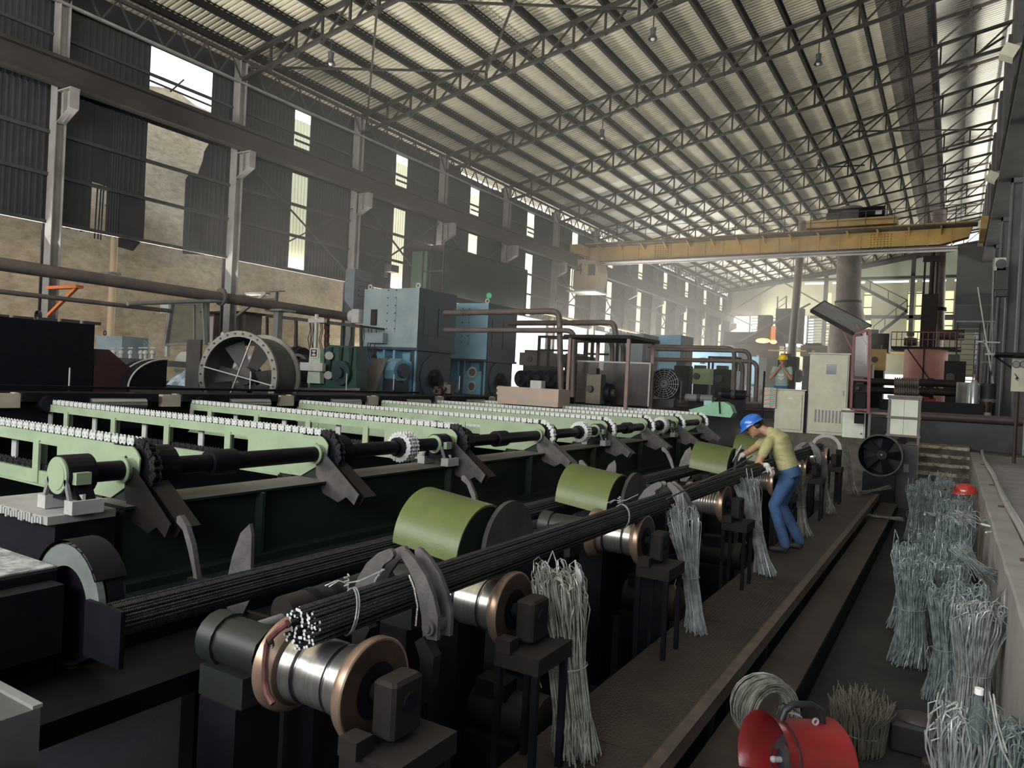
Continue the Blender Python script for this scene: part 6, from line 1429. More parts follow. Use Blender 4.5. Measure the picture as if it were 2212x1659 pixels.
for k_ in range(3): b.tube([o_+Vector((.13+.01*k_, .02, -.2)), o_+Vector((.135+.012*k_, .02, 0)), o_+Vector((.12+.012*k_, .02, .08-.02*k_))], .0055, 6)
b.build('loose_loops', M_wire, wb0, True)
wbundle('second hanging wire bundle, bright coils on top, right of the second roller', (-1.62, 5.62, .0), 22, GW, n=130, H=.97, rt_=.115, rm=.062, rb=.06, ztie=.42, lean=(-.17, 0), splay=.04)
wbundle('third hanging wire bundle, bushy, touching the thigh of the bending worker', (-1.58, 7.85, .0), 23, GW, n=130, H=.98, rt_=.125, rm=.065, rb=.07, ztie=.44, lean=(-.26, 0), splay=.07)
wbundle('thin wire bundle half hidden behind the legs of the bending worker', (-1.62, 10.3, .0), 24, GW, m_=M_wired, n=60, H=.9, rt_=.08, rm=.05, rb=.07, ztie=.4, lean=(-.1, 0), splay=.1)
wbundle('hanging wire bundle right of the worker back', (-1.60, 12.6, .0), 25, GW, m_=M_wired, n=70, H=.95, rt_=.10, rm=.05, rb=.08, ztie=.45, lean=(-.22, 0), splay=.1)
wbundle('last upright wire bundle at the far end of the walkway', (-1.55, 15.4, .0), 26, GW, m_=M_wired, n=60, H=.95, rt_=.06, rm=.045, rb=.07, ztie=.45, lean=(-.22, 0), splay=.08)
# corridor bundles: a few base shapes, copied
M_w2 = mat('cool_galvanised_wire', (.40, .48, .48), (.11, .145, .15), 16, .34, .25)
GC = 'wire bundles crowded against the concrete parapet'
ZF = -.45
protoA = wbundle('stout pale wire bundle leaning on the parapet, thick smooth coils', tuple(at(2105, 1300, 2, .49).to_2d())+(ZF,), 31, GC, n=130, H=.95, rt_=.15, rm=.105, rb=.13, ztie=.44, lean=(.03, 0), wr=.0042, lw=.06, splay=.06)
pA = protoA.location
protoB = wbundle('wire bundle left of the stout one, with a thin tie and dark skirt', tuple(at(1975, 1212, 2, .47).to_2d())+(ZF,), 32, GC, m_=M_w2, n=120, H=.93, wr=.0036, rt_=.14, rm=.10, rb=.15, ztie=.5, splay=.05)
protoC = wbundle('wire bundle with tall thin loops behind the stout one', tuple(at(2050, 1268, 2, .45).to_2d())+(ZF,), 33, GC, m_=M_w2, n=100, H=.90, wr=.0036, rt_=.13, rm=.08, rb=.13, ztie=.42, splay=.05)
spots = [(2110, 1262, protoB, 'dull wire bundle behind the stout one, next to the parapet', 1.0, 1), (1962, 1165, protoC, 'curly topped wire bundle at the left of the middle cluster', 1.0, 2), (2018, 1150, protoB, 'wire bundle in the middle of the middle cluster', 1.0, 3),
         (2070, 1165, protoC, 'dark wire bundle right of centre in the middle cluster', .98, 4), (2010, 1195, protoC, 'wire bundle with a mat of small loops, front of the middle cluster', .98, 5), (2060, 1215, protoB, 'reddish-dark wire bundle behind the tall thin loops', .94, 0.6),
         (2050, 1108, protoB, 'wire bundle just behind the middle cluster, under white loose strands', 1.0, 2.2), (2098, 1118, protoC, 'wire bundle topped with loose white strands by the parapet', 1.02, 4.1),
         (2040, 1075, protoC, 'silvery wire bundle right of the bent grey strip', 1.0, 1.2), (2090, 1085, protoB, 'dark looped wire bundle nearest below the red helmet', .98, 5.1), (1982, 1048, protoB, 'left front bundle of the far cluster, greenish', 1.0, 0.3), (2010, 1050, protoC, 'second front bundle of the far cluster', 1.0, 2.5),
         (2052, 1058, protoB, 'bundle directly left of the red helmet', .97, 3.5), (2085, 1072, protoC, 'bundle carrying the red helmet', .96, 1.9), (1998, 1032, protoC, 'rear left bundle of the far cluster', 1.0, 4.4), (2040, 1030, protoB, 'rear middle bundle of the far cluster', 1.0, 5.6)]
for x, y, src, lb, sc, rz in spots:
    p = at(x, y, 2, ZF+.93*sc); copy_tree(src, (min(p.x, .17), p.y, ZF), rz, lb, GC, sc=(sc, sc, sc))
wbundle('big pale coiled wire bundle in the bottom right corner, left half', tuple(at(2092, 1540, 2, .40).to_2d())+(ZF,), 41, GC, n=120, H=.88, rt_=.14, rm=.11, rb=.13, ztie=.3, lean=(0, 0), wr=.0042, lw=.08, splay=.03)
wbundle('pale coiled wire bundle cut by the right frame edge at the bottom', tuple(at(2178, 1570, 2, .38).to_2d())+(ZF,), 42, GC, m_=M_w2, n=120, H=.86, rt_=.13, rm=.10, rb=.13, ztie=.3, wr=.0034, lw=.07, splay=.03)
# loose strands
t = thing('loose_wire', 'tangle of loose white wire strands beside the parapet', 'wire', at(2100, 1130, 2, .52)); b = MB(); r_ = random.Random(12); c_ = at(2098, 1132, 2, .52)
for i in range(40):
    p = c_+Vector((r_.uniform(-.15, .1), r_.uniform(-.5, .4), 0)); a = r_.uniform(0, 6.28); P_ = [p+Vector((.16*s_*math.cos(a+s_*1.5), .3*s_*math.sin(a+s_*1.5), .04+.05*math.sin(3*s_))) for s_ in [k_/6 for k_ in range(7)]]; b.tube(P_, .0035, 4)
o = b.build('strands', M_wire, t, True); o['kind'] = 'stuff'
b = MB(); b.tube([at(2120, 1132, 2, .6), at(2150, 1140, 2, .6), at(2175, 1138, 2, .62)], .012, 6); b.tube([at(2130, 1150, 2, .6), at(2160, 1148, 2, .6), at(2172, 1128, 2, .6)], .01, 6); b.build('white_cord', M_white, t, True)
t = thing('loose_wire', 'single long loose strand standing over the bottom right bundles', 'wire', at(2150, 1560, 2, .45)); b = MB(); b.tube([at(2137, 1495, 2, .55), at(2150, 1560, 2, .47), at(2165, 1620, 2, .42), at(2185, 1659, 2, .4)], .005, 5); b.tube([at(2146, 1500, 2, .55), at(2155, 1560, 2, .47), at(2175, 1625, 2, .42)], .005, 5); b.build('strand', M_wire, t, True)
t = thing('loose_wire', 'curled loose wire on top of the far cluster', 'wire', at(2050, 1020, 2, .6)); b = MB()
b.tube([at(x, y, 2, .62) for x, y in ((2040, 1035), (2038, 1028), (2044, 1020), (2053, 1019), (2056, 1026), (2052, 1034))], .008, 5); b.tube([at(x, y, 2, .58) for x, y in ((2032, 1049), (2042, 1058), (2060, 1042))], .018, 6); b.tube([at(x, y, 2, .6) for x, y in ((2075, 1040), (2085, 1030), (2089, 1027))], .008, 5); b.build('strand', M_wired, t, True)
def lying(label, a, c, r, seed, m_=M_wired):
    t = thing('wire_bundle', label, 'wire bundle', a, 'wire bundles lying down'); b = MB(); r_ = random.Random(seed); a = Vector(a); c = Vector(c); d = (c-a).normalized(); s_ = d.cross(Z).normalized()
    for i in range(70):
        q = r_.uniform(0, 6.28); k_ = math.sqrt(r_.random())*r; o1 = s_*math.cos(q)*k_+Z*(abs(math.sin(q))*k_*.8)
        b.tube([a+o1*1.0, a.lerp(c, .35)+o1*.55, a.lerp(c, .7)+o1*.8, c+o1*1.4+d*r_.uniform(-.03, .05)], .003, 4)
    b.build('wires', m_, t, True); b = MB(); q_ = a.lerp(c, .35); b.lathe([(-.004, r*.66), (.004, r*.66)], q_+Vector((0, 0, r*.25)), d, 16); b.build('binding_wire', M_wire, t, True)
lying('yellowish wire bundle lying across the far end of the walkway', at(1862, 1065, 2, .04), at(1918, 1055, 2, .10), .06, 51)
lying('dull wire bundle lying in an arc across the step plate', at(1862, 1113, 2, -.16), at(1945, 1125, 2, -.22), .06, 52)
lying('loose wire bundle lying slanted on the middle cluster towards the parapet', at(2075, 1195, 2, .50), at(2142, 1262, 2, .38), .12, 53, M_w2)
t = thing('bent_strip', 'bent grey strip between the far and middle wire clusters', 'strip', at(2010, 1110, 2, .3)); b = MB(); b.tube([at(1998, 1109, 2, .38), at(2018, 1112, 2, .38), at(2022, 1145, 2, .15)], .03, 4); b.build('strip_body', M_grey, t); b = MB(); b.bb(at(1996, 1108, 2, .39), at(2000, 1110, 2, .41)); b.build('cut_end', M_lgrey, t)
t = thing('water_bottle', 'clear plastic bottle with white cap among the bottom right bundles', 'bottle', at(2115, 1520, 2, .3)); p = at(2115, 1492, 2, .56)
b = MB(); b.lathe([(-.24, .0), (-.24, .033), (-.09, .033), (-.04, .016), (-.012, .014)], p, Z, 16); b.build('body', glassy('bottle_plastic', (.75, .85, .85), .4), t, True); b = MB(); b.cyl(p-Vector((0, 0, .016)), p+Vector((0, 0, .012)), .019, 14); b.build('cap', mat('white_cap', (.9, .9, .86)), t, True)
# coil of wire behind the fan
t = thing('wire_coil', 'standing coil of grey wire behind the red fan', 'coil', (-1.0, 4.5, ZF)); b = MB(); r_ = random.Random(3); cc = at(1652, 1532, 1, 4.5)
for i in range(110):
    R1 = r_.uniform(.125, .20); s_ = r_.uniform(-.09, .09); ang = .75+r_.uniform(-.12, .12)+s_*2.2; e1 = Vector((math.cos(ang), math.sin(ang)*.9, 0)); e2 = Vector((0, 0, 1)); nrm = e1.cross(e2)
    P_ = [cc+nrm*s_+e1*R1*math.cos(q)+e2*(R1*math.sin(q)) for q in [2*PI*k_/20 for k_ in range(21)]]; b.tube(P_, .0028, 4, cap=False)
b.build('coil_wires', mat('grey_green_wire', None), t, True)
b = MB(); b.lathe([(-.006, .05), (.006, .05)], cc+Vector((.16, 0, 0)), Z, 10); b.build('binding_wire', M_wire, t)
# bristly bundle with cut ends upwards
t = thing('wire_brush_bundle', 'low bristly bundle of wire with frayed ends pointing up, right of the red fan', 'wire bundle', at(1862, 1570, 2, -.3)); b = MB(); c_ = at(1858, 1575, 2, -.32); r_ = random.Random(8)
for i in range(420):
    q = r_.uniform(0, 6.28); k_ = math.sqrt(r_.random())*.17; o1 = Vector((math.cos(q)*k_, math.sin(q)*k_*1.2, 0)); h_ = r_.uniform(.12, .24)
    b.tube([c_+o1*.9+Vector((0, 0, -.12)), c_+o1+Vector((r_.uniform(-.02, .02), r_.uniform(-.02, .02), h_*.5)), c_+o1*1.1+Vector((r_.uniform(-.04, .04), r_.uniform(-.04, .04), h_))], .0026, 4, cap=False)
b.build('wires', mat('brownish_wire', (.32, .29, .22), (.14, .13, .11), 6, .5, .4), t, True); b = MB(); b.lathe([(-.005, .16), (.005, .16)], c_, Z, 20); b.build('binding_wire', M_wired, t)
t = thing('black_tool_box', 'black box with a domed lid on the corridor floor', 'box', (-.1, 5.6, ZF)); p = at(1975, 1600, 2, -.35)
b = MB(); b.cbox((p.x, p.y+.1, -.35), (.30, .26, .2), .02); b.build('body', M_rubber, t); b = MB(); b.sphere((p.x+.02, p.y+.12, -.25), .14, 20, 10, (1, .8, .3)); b.build('domed_lid', mat('dark_brown_lid', (.05, .04, .04)), t, True)
t = thing('pebble_scrap', 'brown scrap block at the bottom frame edge', 'scrap', at(2010, 1640, 2, -.4)); p = at(2018, 1655, 2, -.42); b = MB(); b.cbox(p, (.14, .1, .07), .015); b.build('block', M_plate, t); b = MB(); b.cbox(p+Vector((.02, .0, .045)), (.08, .06, .02), .008); b.build('chip', M_plate, t)
def helmet(name, label, c, m_, fwd, r=.13, up_=Z, parent=None):
    t = thing(name, label, 'helmet', c); fwd = Vector(fwd).normalized(); up_ = Vector(up_).normalized(); sd = fwd.cross(up_).normalized(); up_ = sd.cross(fwd)
    R = Matrix((fwd, sd, up_)).transposed(); b = MB(); n = 28; c = Vector(c)
    rings = [(0, 1), (.25, .985), (.5, .93), (.7, .84), (.85, .68), (.95, .45), (1.0, .15)]
    for z, k_ in rings:
        for i in range(n): q = 2*PI*i/n; b.v.append(tuple(c+R @ Vector((math.cos(q)*k_*r*1.08, math.sin(q)*k_*r*.88, z*r*.88))))
    for j in range(len(rings)-1):
        for i in range(n): b.f.append([j*n+i, j*n+(i+1) % n, (j+1)*n+(i+1) % n, (j+1)*n+i]); b.mi.append(0)
    b.f.append([(len(rings)-1)*n+i for i in range(n)]); b.mi.append(0)
    b.build('dome', m_, t, True, 60)
    b = MB()
    for (k1, z1, k2, z2) in ((.98, .012, 1.0, -.012),):
        for z, ex in ((.012, 0), (-.006, 1), (-.014, 1), (-.004, 0)):
            for i in range(n):
                q = 2*PI*i/n; e = 1+(.09+.22*max(0, math.cos(q))**2)*ex; b.v.append(tuple(c+R @ Vector((math.cos(q)*r*1.08*e, math.sin(q)*r*.88*(1+.08*ex), z-(.02*max(0, math.cos(q)) if ex else 0)))))
        for j in range(3):
            for i in range(n): b.f.append([j*n+i, j*n+(i+1) % n, (j+1)*n+(i+1) % n, (j+1)*n+i]); b.mi.append(0)
    b.build('brim', m_, t, True, 60)
    b = MB(); b.tube([tuple(c+R @ Vector((x*r, 0, (.88*math.sqrt(max(0, 1-(x/1.08)**2)))*r+.002))) for x in [-.9+.15*i for i in range(13)]], .010, 6); b.build('ridge', m_, t, True)
    return t
helmet('hard_hat', 'glossy red hard hat resting on the far wire bundles', at(2086, 1064, 2, .50), M_rhat, (-1, -.3, 0), r=.145)
# ------------------------------------------------------------------ red portable fan
t = thing('portable_fan', 'red portable drum fan with black handle in the corridor', 'fan', (-.75, 4.4, ZF))
fc = at(1664, 1640, 1, 4.1); ax = Vector((.62, .62, -.10)).normalized(); RF = .215
b = MB(); b.lathe([(-.045, RF*1.12), (-.035, RF*1.10), (.03, RF*.98), (.33, RF*.98), (.36, RF*1.06), (.37, RF*1.06), (.37, RF*.97), (.03, RF*.95), (-.035, RF*1.07), (-.045, RF*1.12)], fc, ax, 48); drum = b.build('drum', M_red, t, True, 35)
b = MB(); b.lathe([(.30, RF*.95), (.30, 0)], fc, ax, 40); b.build('inner_disc', mat('deep_red_inner', (.20, .02, .02), None, rough=.5), t, True)
b = MB(); b.lathe([(.06, 0), (.07, .05), (.10, .085), (.28, .09)], fc, ax, 28); b.build('motor_hub', mat('violet_black_hub', (.05, .05, .075), None, rough=.35), t, True)
b = MB(); b.lathe([(.045, .06), (.055, .085), (.07, .09)], fc, ax, 28); b.build('hub_ring', M_steel, t, True)
b = MB(); b.cyl(fc+ax*.02, fc+ax*.07, .016, 12); b.sphere(fc+ax*.018, .018, 12, 8); b.build('axle_cap', M_lgrey, t, True)
xa = ax.cross(Z).normalized(); za = xa.cross(ax).normalized()
b = MB()
for k_ in range(5):
    q = 2*PI*k_/5+.4; d = xa*math.cos(q)+za*math.sin(q); e = ax.cross(d); b.prism([(.08, -.05), (.20, -.09), (.20, .09), (.08, .05)], fc+ax*.2, d, (e+ax*.5).normalized(), .006)
b.build('blade', mat('violet_black_hub', None), t)
b = MB(); tp = fc+za*(RF*1.0)
b.tube([tp+ax*.03-za*.01, tp+ax*.045+za*.05, tp+ax*.09+za*.085, tp+ax*.20+za*.09, tp+ax*.27+za*.06, tp+ax*.29-za*.01], .019, 10); b.build('handle', M_rubber, t, True)
b = MB(); b.tube([tp+ax*.0, tp+ax*.02-xa*.06+za*.04, tp+ax*.08-xa*.07+za*.06, tp+ax*.16-xa*.02+za*.03], .004, 6); b.tube([fc+(xa*math.cos(q)+za*math.sin(q))*RF*1.0+ax*.035 for q in [1.57-2.6*i/20 for i in range(21)]], .006, 6); b.build('cable', M_rubber, t, True)
b = MB(); b.lathe([(-.004, .012), (.004, .012), (.004, .02), (-.004, .02), (-.004, .012)], tp+ax*.22+za*.012+xa*.03, xa, 14); b.build('handle_ring', M_lgrey, t, True)
b = MB(); b.bb(fc+Vector((.05, .05, -RF-.09)), fc+Vector((.3, .3, -RF+.01))); b.build('foot', M_redp, t)

# ------------------------------------------------------------------ electrical cabinets on the plinth
def cabinet(name, label, x0, x1, z0, z1, y, d, m_, extras=None):
    t = thing(name, label, 'cabinet', ((x0+x1)/2, y+d/2, z0)); b = MB(); b.bb((x0, y+.02, z0), (x1, y+d, z1)); b.build('body', m_, t)
    return t
t = cabinet('control_cabinet', 'tall cream control cabinet with a square window and slotted vent', -3.06, -2.17, .93, 2.87, 19.0, .55, M_cream)
b = MB(); b.bb((-3.03, 18.985, 1.0), (-2.20, 19.02, 2.84)); dr = b.build('door', M_cream, t)
b = MB(); b.bb((-2.67, 18.975, 2.39), (-2.45, 18.99, 2.63)); b.build('window_pane', mat('teal_black_glass', (.03, .07, .07), None, rough=.15), dr)
b = MB()
for i in range(8): b.bb((-2.88+.078*i, 18.974, 1.22), (-2.84+.078*i, 18.987, 1.52))
b.build('vent_slots', M_grey, dr); b = MB(); b.cbox((-2.27, 18.965, 1.95), (.03, .03, .12), .008); b.build('handle', M_lgrey, dr)
b = MB(); b.bb((-2.17, 19.0, .93), (-2.15, 19.5, 2.86)); b.build('shaded_side', M_black, t); b = MB(); b.bb((-3.09, 18.97, 2.87), (-2.14, 19.56, 2.90)); b.build('top_cap', M_cream, t)  # black sheet paints the shade on the cabinet's right side
t = cabinet('low_cabinet', 'low cream cabinet left of the tall one, in front of the helmeted man', -3.80, -3.12, .93, 1.96, 18.9, .5, M_cream)
b = MB(); b.bb((-3.76, 18.88, 1.0), (-3.17, 18.92, 1.86)); dr = b.build('door', M_cream, t); b = MB(); b.bb((-3.50, 18.875, 1.74), (-3.40, 18.885, 1.79)); b.build('name_plate', M_white, dr); b = MB(); b.bb((-3.83, 18.87, 1.96), (-3.08, 19.42, 1.985)); b.build('top_cap', M_cream, t)
b = MB(); b.bb((-3.12, 18.95, .93), (-3.06, 19.4, 1.9)); b.build('shaded_side', M_black, t)  # black strip painted as shade between the two cabinets
t = cabinet('wall_cabinet', 'small pale cabinet with two black locks right of the tall one', -2.2, -1.72, .90, 1.60, 18.55, .25, M_white)
b = MB(); b.bb((-2.17, 18.545, .93), (-1.75, 18.57, 1.57)); dr = b.build('door', M_white, t); b = MB(); b.bb((-1.81, 18.53, 1.43), (-1.77, 18.55, 1.46)); b.bb((-1.81, 18.53, 1.02), (-1.77, 18.55, 1.05)); b.build('lock', M_rubber, dr); b = MB(); b.bb((-2.15, 18.54, 1.53), (-2.09, 18.545, 1.555)); b.build('sticker', M_lgrey, dr)
b = MB(); b.bb((-2.05, 18.6, .55), (-1.80, 18.75, .9)); b.build('red_ribs', M_redp, t)
b = MB(); b.bb((-1.72, 18.57, .9), (-1.68, 18.8, 1.6)); b.bb((-1.9, 18.6, -.5), (-1.86, 18.66, .9)); b.build('leg', M_black, t)
t = thing('double_panel_stand', 'brown frame holding two white panels one above the other', 'panel stand', (-.9, 17.8, ZF))
for z0, z1 in ((1.11, 1.46), (1.50, 1.88)):
    b = MB(); b.bb((-1.17, 17.8, z0), (-.65, 17.84, z1)); pn = b.build('white_panel', M_white, t); b = MB(); b.bb((-.915, 17.795, z0), (-.908, 17.80, z1)); b.build('joint', M_grey, pn)
M_fr = mat('taupe_frame', (.20, .17, .15), (.15, .13, .115), 3, .6)
b = MB(); 
for x in (-1.22, -.64): b.bb((x, 17.76, .2 if x > -1 else .9), (x+.045, 17.82, 1.93))
for z in (1.07, 1.46, 1.88): b.bb((-1.24, 17.74, z), (-.58, 17.84, z+.045))
b.bb((-1.24, 17.7, 1.92), (-.58, 18.0, 1.96)); b.bb((-2.15, 17.8, 1.52), (-1.2, 17.84, 1.57)); b.bb((-1.6, 17.82, .9), (-1.55, 17.86, 1.55)); b.build('frame', M_fr, t)
b = MB(); b.bb((-1.02, 17.7, ZF), (-.62, 18.1, .90)); b.build('dark_base', mat('smoky_base', (.05, .05, .055), (.03, .03, .035), 1, .5), t); b = MB(); b.bb((-.86, 17.69, .33), (-.76, 17.7, .50)); b.build('sticker', M_grey, t)
t = thing('ring_fan', 'large black ring fan on the floor before the cabinets', 'fan', (-1.25, 16.8, ZF)); c0 = Vector((-1.26, 16.8, .70)); ax = Vector((.12, 1, 0)).normalized()
b = MB(); b.lathe([(0, .43), (.35, .40), (.35, .38), (0, .41), (0, .43)], c0, ax, 40); b.build('shroud', M_black2, t, True); b = MB(); b.lathe([(-.01, .405), (-.01, .435), (.01, .435)], c0, ax, 40); b.build('rim', M_steel, t, True)
b = MB(); b.cyl(c0+ax*.2, c0+ax*.3, .1, 16); b.lathe([(.34, .39), (.34, .0)], c0, ax, 30); b.build('hub', M_black2, t, True); b = MB(); b.sphere(c0+ax*.19, .02); b.build('axle_cap', M_lgrey, t, True)
b = MB()
for k_ in range(5): q = 2*PI*k_/5; d = Vector((math.cos(q), 0, math.sin(q))); b.prism([(.09, -.06), (.38, -.12), (.38, .12), (.09, .06)], c0+ax*.24, d, (ax.cross(d)+ax*.5).normalized(), .01)
b.build('blade', M_black2, t); b = MB(); b.bb(c0+Vector((-.3, .02, -1.15)), c0+Vector((.3, .3, -.38))); b.build('stand', M_black, t)
# folded sheet canopy on red frame
t = thing('folded_canopy', 'folded grey sheet canopy on a dark red frame above the small cabinet', 'canopy', (-1.9, 17.8, .9))
P_ = [at(1752, 671, 1, 17.6), at(1780, 652, 1, 18.4), at(1882, 705, 1, 18.4), at(1845, 722, 1, 17.6)]
b = MB(); up3 = Vector((0, 0, .03)); b.add([p for p in P_]+[p+up3 for p in P_], [(0, 1, 2, 3), (7, 6, 5, 4), (0, 4, 5, 1), (1, 5, 6, 2), (2, 6, 7, 3), (3, 7, 4, 0)]); b.build('roof_sheet', M_grey, t)
b = MB(); b.bar(P_[0], P_[3], .05, .09); b.bar(P_[1], P_[2], .05, .07); b.bar(P_[0], P_[1], .04, .05); b.build('roof_edge', M_rustd, t)
b = MB(); A = [at(1845, 722, 1, 17.6), at(1879, 712, 1, 17.6), at(1876, 892, 1, 17.6), at(1838, 884, 1, 17.6)]
b.bar(A[0], A[3], .05, .05); b.bar(A[1], A[2], .06, .06); b.bar(A[0], A[1], .05, .05); b.bar(at(1841, 820, 1, 17.6), at(1877, 822, 1, 17.6), .05, .04); b.bar(at(1838, 884, 1, 17.6), at(1877, 886, 1, 17.6), .05, .04)
b.bar(at(1816, 705, 1, 17.7), at(1843, 760, 1, 17.7), .03, .03); b.bar(at(1850, 700, 1, 17.9), at(1872, 745, 1, 17.9), .03, .03); b.build('red_frame', M_redp, t)
b = MB(); b.add([at(1846, 728, 1, 17.62), at(1875, 724, 1, 17.62), at(1874, 815, 1, 17.62), at(1843, 812, 1, 17.62)], [(0, 1, 2, 3)]); b.build('mesh_panel', M_mesh, t)
clutter('engine_block', 'greasy black engine block inside the red frame', 1858, 848, 18.0, 24, 18, M_rustd)
# striped banner board
t = thing('striped_board', 'small board painted with teal and orange slanting stripes beside the low cabinet', 'board', at(1660, 880, 1, 18.8))
p = at(1649, 880, 1, 18.8); q = at(1677, 838, 1, 18.8); b = MB(); b.bb((p.x, 18.8, p.z), (q.x, 18.83, q.z)); bd = b.build('board', mat('cream_board', (.6, .5, .4)), t)
cols = [mat('teal_stripe', (.06, .38, .44)), mat('orange_stripe', (.62, .22, .10)), mat('sky_stripe', (.25, .55, .62))]
w_ = q.x-p.x; h_ = q.z-p.z
for i in range(9):
    z = p.z+h_*(.02+.108*i); b = MB(); b.add([(p.x+.01, 18.795, z), (p.x+w_*.55, 18.795, z+h_*.06), (p.x+w_*.55, 18.795, z+h_*.11), (p.x+.01, 18.795, z+h_*.05)], [(0, 1, 2, 3)]); b.build('stripe', cols[1 if i % 2 else 2], bd)
    b = MB(); b.add([(p.x+w_*.5, 18.794, z), (p.x+w_*.97, 18.794, z+h_*.09), (p.x+w_*.97, 18.794, min(q.z, z+h_*.15)), (p.x+w_*.5, 18.794, z+h_*.07)], [(0, 1, 2, 3)]); b.build('stripe', cols[0 if i % 3 else 1], bd)
b = MB(); b.bb((p.x-.04, 18.79, ZF), (p.x, 18.85, q.z+.4)); b.build('post', M_black, t)
# right side: gas cylinder, drums, gauge board, air unit
def P(x, y, Yv): return at(x, y, 1, Yv)
t = thing('gas_cylinder', 'silver gas cylinder standing beyond the low wall', 'gas cylinder', P(2101, 892, 24.5)); p = P(2101, 892, 24.5)
b = MB(); b.lathe([(0, 0), (0, .12), (.88, .12), (.98, .07), (1.02, .03), (1.08, .03)], (p.x, 24.5, 1.5), Z, 20); b.build('bottle', mat('silver_cylinder_paint', (.55, .6, .6), None, rough=.25, metal=.5), t, True); b = MB(); b.cyl((p.x, 24.5, 2.56), (p.x, 24.5, 2.68), .03, 8); b.build('valve', M_salmon, t)
t = thing('steel_drum', 'grey rounded sheet drum left of the gas cylinder', 'drum', P(2082, 892, 25)); p = P(2082, 892, 25); b = MB(); b.cyl((p.x, 25.2, 1.3), (p.x, 25.2, 2.45), .22, 20); b.build('shell', M_grey, t, True); b = MB(); b.bb((p.x+.05, 24.9, 1.3), (p.x+.3, 25.0, 2.4)); b.build('flap', M_lgrey, t)
t = thing('steel_drum', 'dark ribbed drum right of the gas cylinder', 'drum', P(2132, 892, 25)); p = P(2132, 892, 25); b = MB(); b.cyl((p.x, 25.2, 1.3), (p.x, 25.2, 2.45), .21, 20); b.build('shell', M_steel, t, True); b = MB(); b.lathe([(0, .215), (.05, .225), (.1, .215)], (p.x, 25.2, 1.9), Z, 20); b.build('rib', M_grey, t)
t = thing('small_can', 'small brown can with pale base before the dark drum', 'can', P(2130, 892, 24.4)); p = P(2130, 890, 24.4); b = MB(); b.cyl((p.x, 24.4, 1.62), (p.x, 24.4, 1.92), .12, 16); b.build('can_body', M_rust, t, True); b = MB(); b.cyl((p.x, 24.4, 1.45), (p.x, 24.4, 1.62), .13, 16); b.build('base', M_lgrey, t, True)
t = thing('ribbed_rolls', 'pair of brown ribbed rolls beyond the white panels', 'rolls', P(1955, 850, 24)); 
for k_, (yy, zz) in enumerate(((826, 0), (845, 0))):
    p = P(1932, yy, 24); q = P(1986, yy, 24); b = MB(); L_ = q.x-p.x; pr = [(0, .08)]
    for i in range(11): pr += [(L_*(i)/11, .15), (L_*(i+.65)/11, .15), (L_*(i+.68)/11, .11), (L_*(i+.97)/11, .11)]
    b.lathe(pr+[(L_, .08)], p, X, 20); b.build('ribbed_barrel', M_pipe, t, False); b = MB(); b.cyl(p-X*.8, p, .10, 14); b.build('journal', M_rustd, t, True); b = MB(); b.lathe([(0, .11), (.2, .11), (.2, .14), (.35, .14), (.35, .11), (.9, .11), (.9, 0)], q, X, 14); b.build('journal', M_rustd, t, True)
b = MB(); p = P(1900, 885, 24.3); b.bb((p.x, 24.1, 1.3), (p.x+2.6, 24.6, 1.85)); b.build('bed', M_black, t)
t = thing('gauge_board', 'cream board with round gauges on a post under a dark awning at the right edge', 'gauge board', P(2195, 845, 19)); A_ = P(2183, 845, 19); B_ = P(2222, 775, 19)
b = MB(); b.bb((A_.x, 19, A_.z), (B_.x, 19.05, B_.z)); bo = b.build('board', M_cream, t)
for px_ in (2195, 2211): c_ = P(px_, 787, 18.97); b = MB(); b.lathe([(0, .075), (.03, .075), (.03, .06)], c_, (0, -1, 0), 20); b.build('gauge_rim', M_rubber, bo, True); b = MB(); b.cyl(c_, c_+Vector((0, -.02, 0)), .06, 18); b.build('gauge_face', M_grey, bo)
b = MB(); b.prism([(0, .02), (.03, .0), (.10, -.10), (.06, -.1), (.10, -.16), (.03, -.1), (.05, -.06)], P(2190, 808, 18.98), X, Z, .01); b.build('paint_mark', M_rustd, bo)
b = MB(); b.cyl((A_.x+.13, 19.05, .62), (A_.x+.13, 19.05, A_.z), .035, 8); b.build('post', M_rust, t, True)
t = thing('dark_awning', 'thin dark awning plate over the gauge board', 'awning', P(2190, 770, 18.8)); A_ = P(2148, 768, 18.8); b = MB(); b.bb((A_.x, 18.4, A_.z), (A_.x+1.4, 19.6, A_.z+.05)); b.build('awning_plate', M_black, t); b = MB(); b.bar((A_.x+.05, 19.4, A_.z), (A_.x+.45, 19.4, A_.z-.3), .04, .04); b.build('bracket', M_black, t)
t = thing('air_unit', 'cream outdoor air unit with a round grille high on the right column', 'air conditioner', P(2160, 570, 27)); A_ = P(2148, 584, 27); B_ = P(2174, 556, 27)
b = MB(); b.bb((A_.x, 27, A_.z), (B_.x, 27.3, B_.z)); b.build('casing', M_cream, t); c_ = P(2163, 570, 26.97); b = MB(); b.cyl(c_, c_+Vector((0, .02, 0)), .15, 20); b.build('round_grille', M_rubber, t); b = MB()
for r1 in (.05, .09, .13): b.lathe([(0, r1), (.01, r1+.01)], c_, (0, -1, 0), 20)
b.build('grille_wire', M_grey, t)
b = MB(); A_ = P(2150, 640, 27); b.bb((A_.x, 27, A_.z), (A_.x+.3, 27.3, A_.z+.9)); b.bb((A_.x-.1, 26.9, A_.z+.2), (A_.x+.3, 27.1, A_.z+.35)); b.build('duct', M_steel, t)
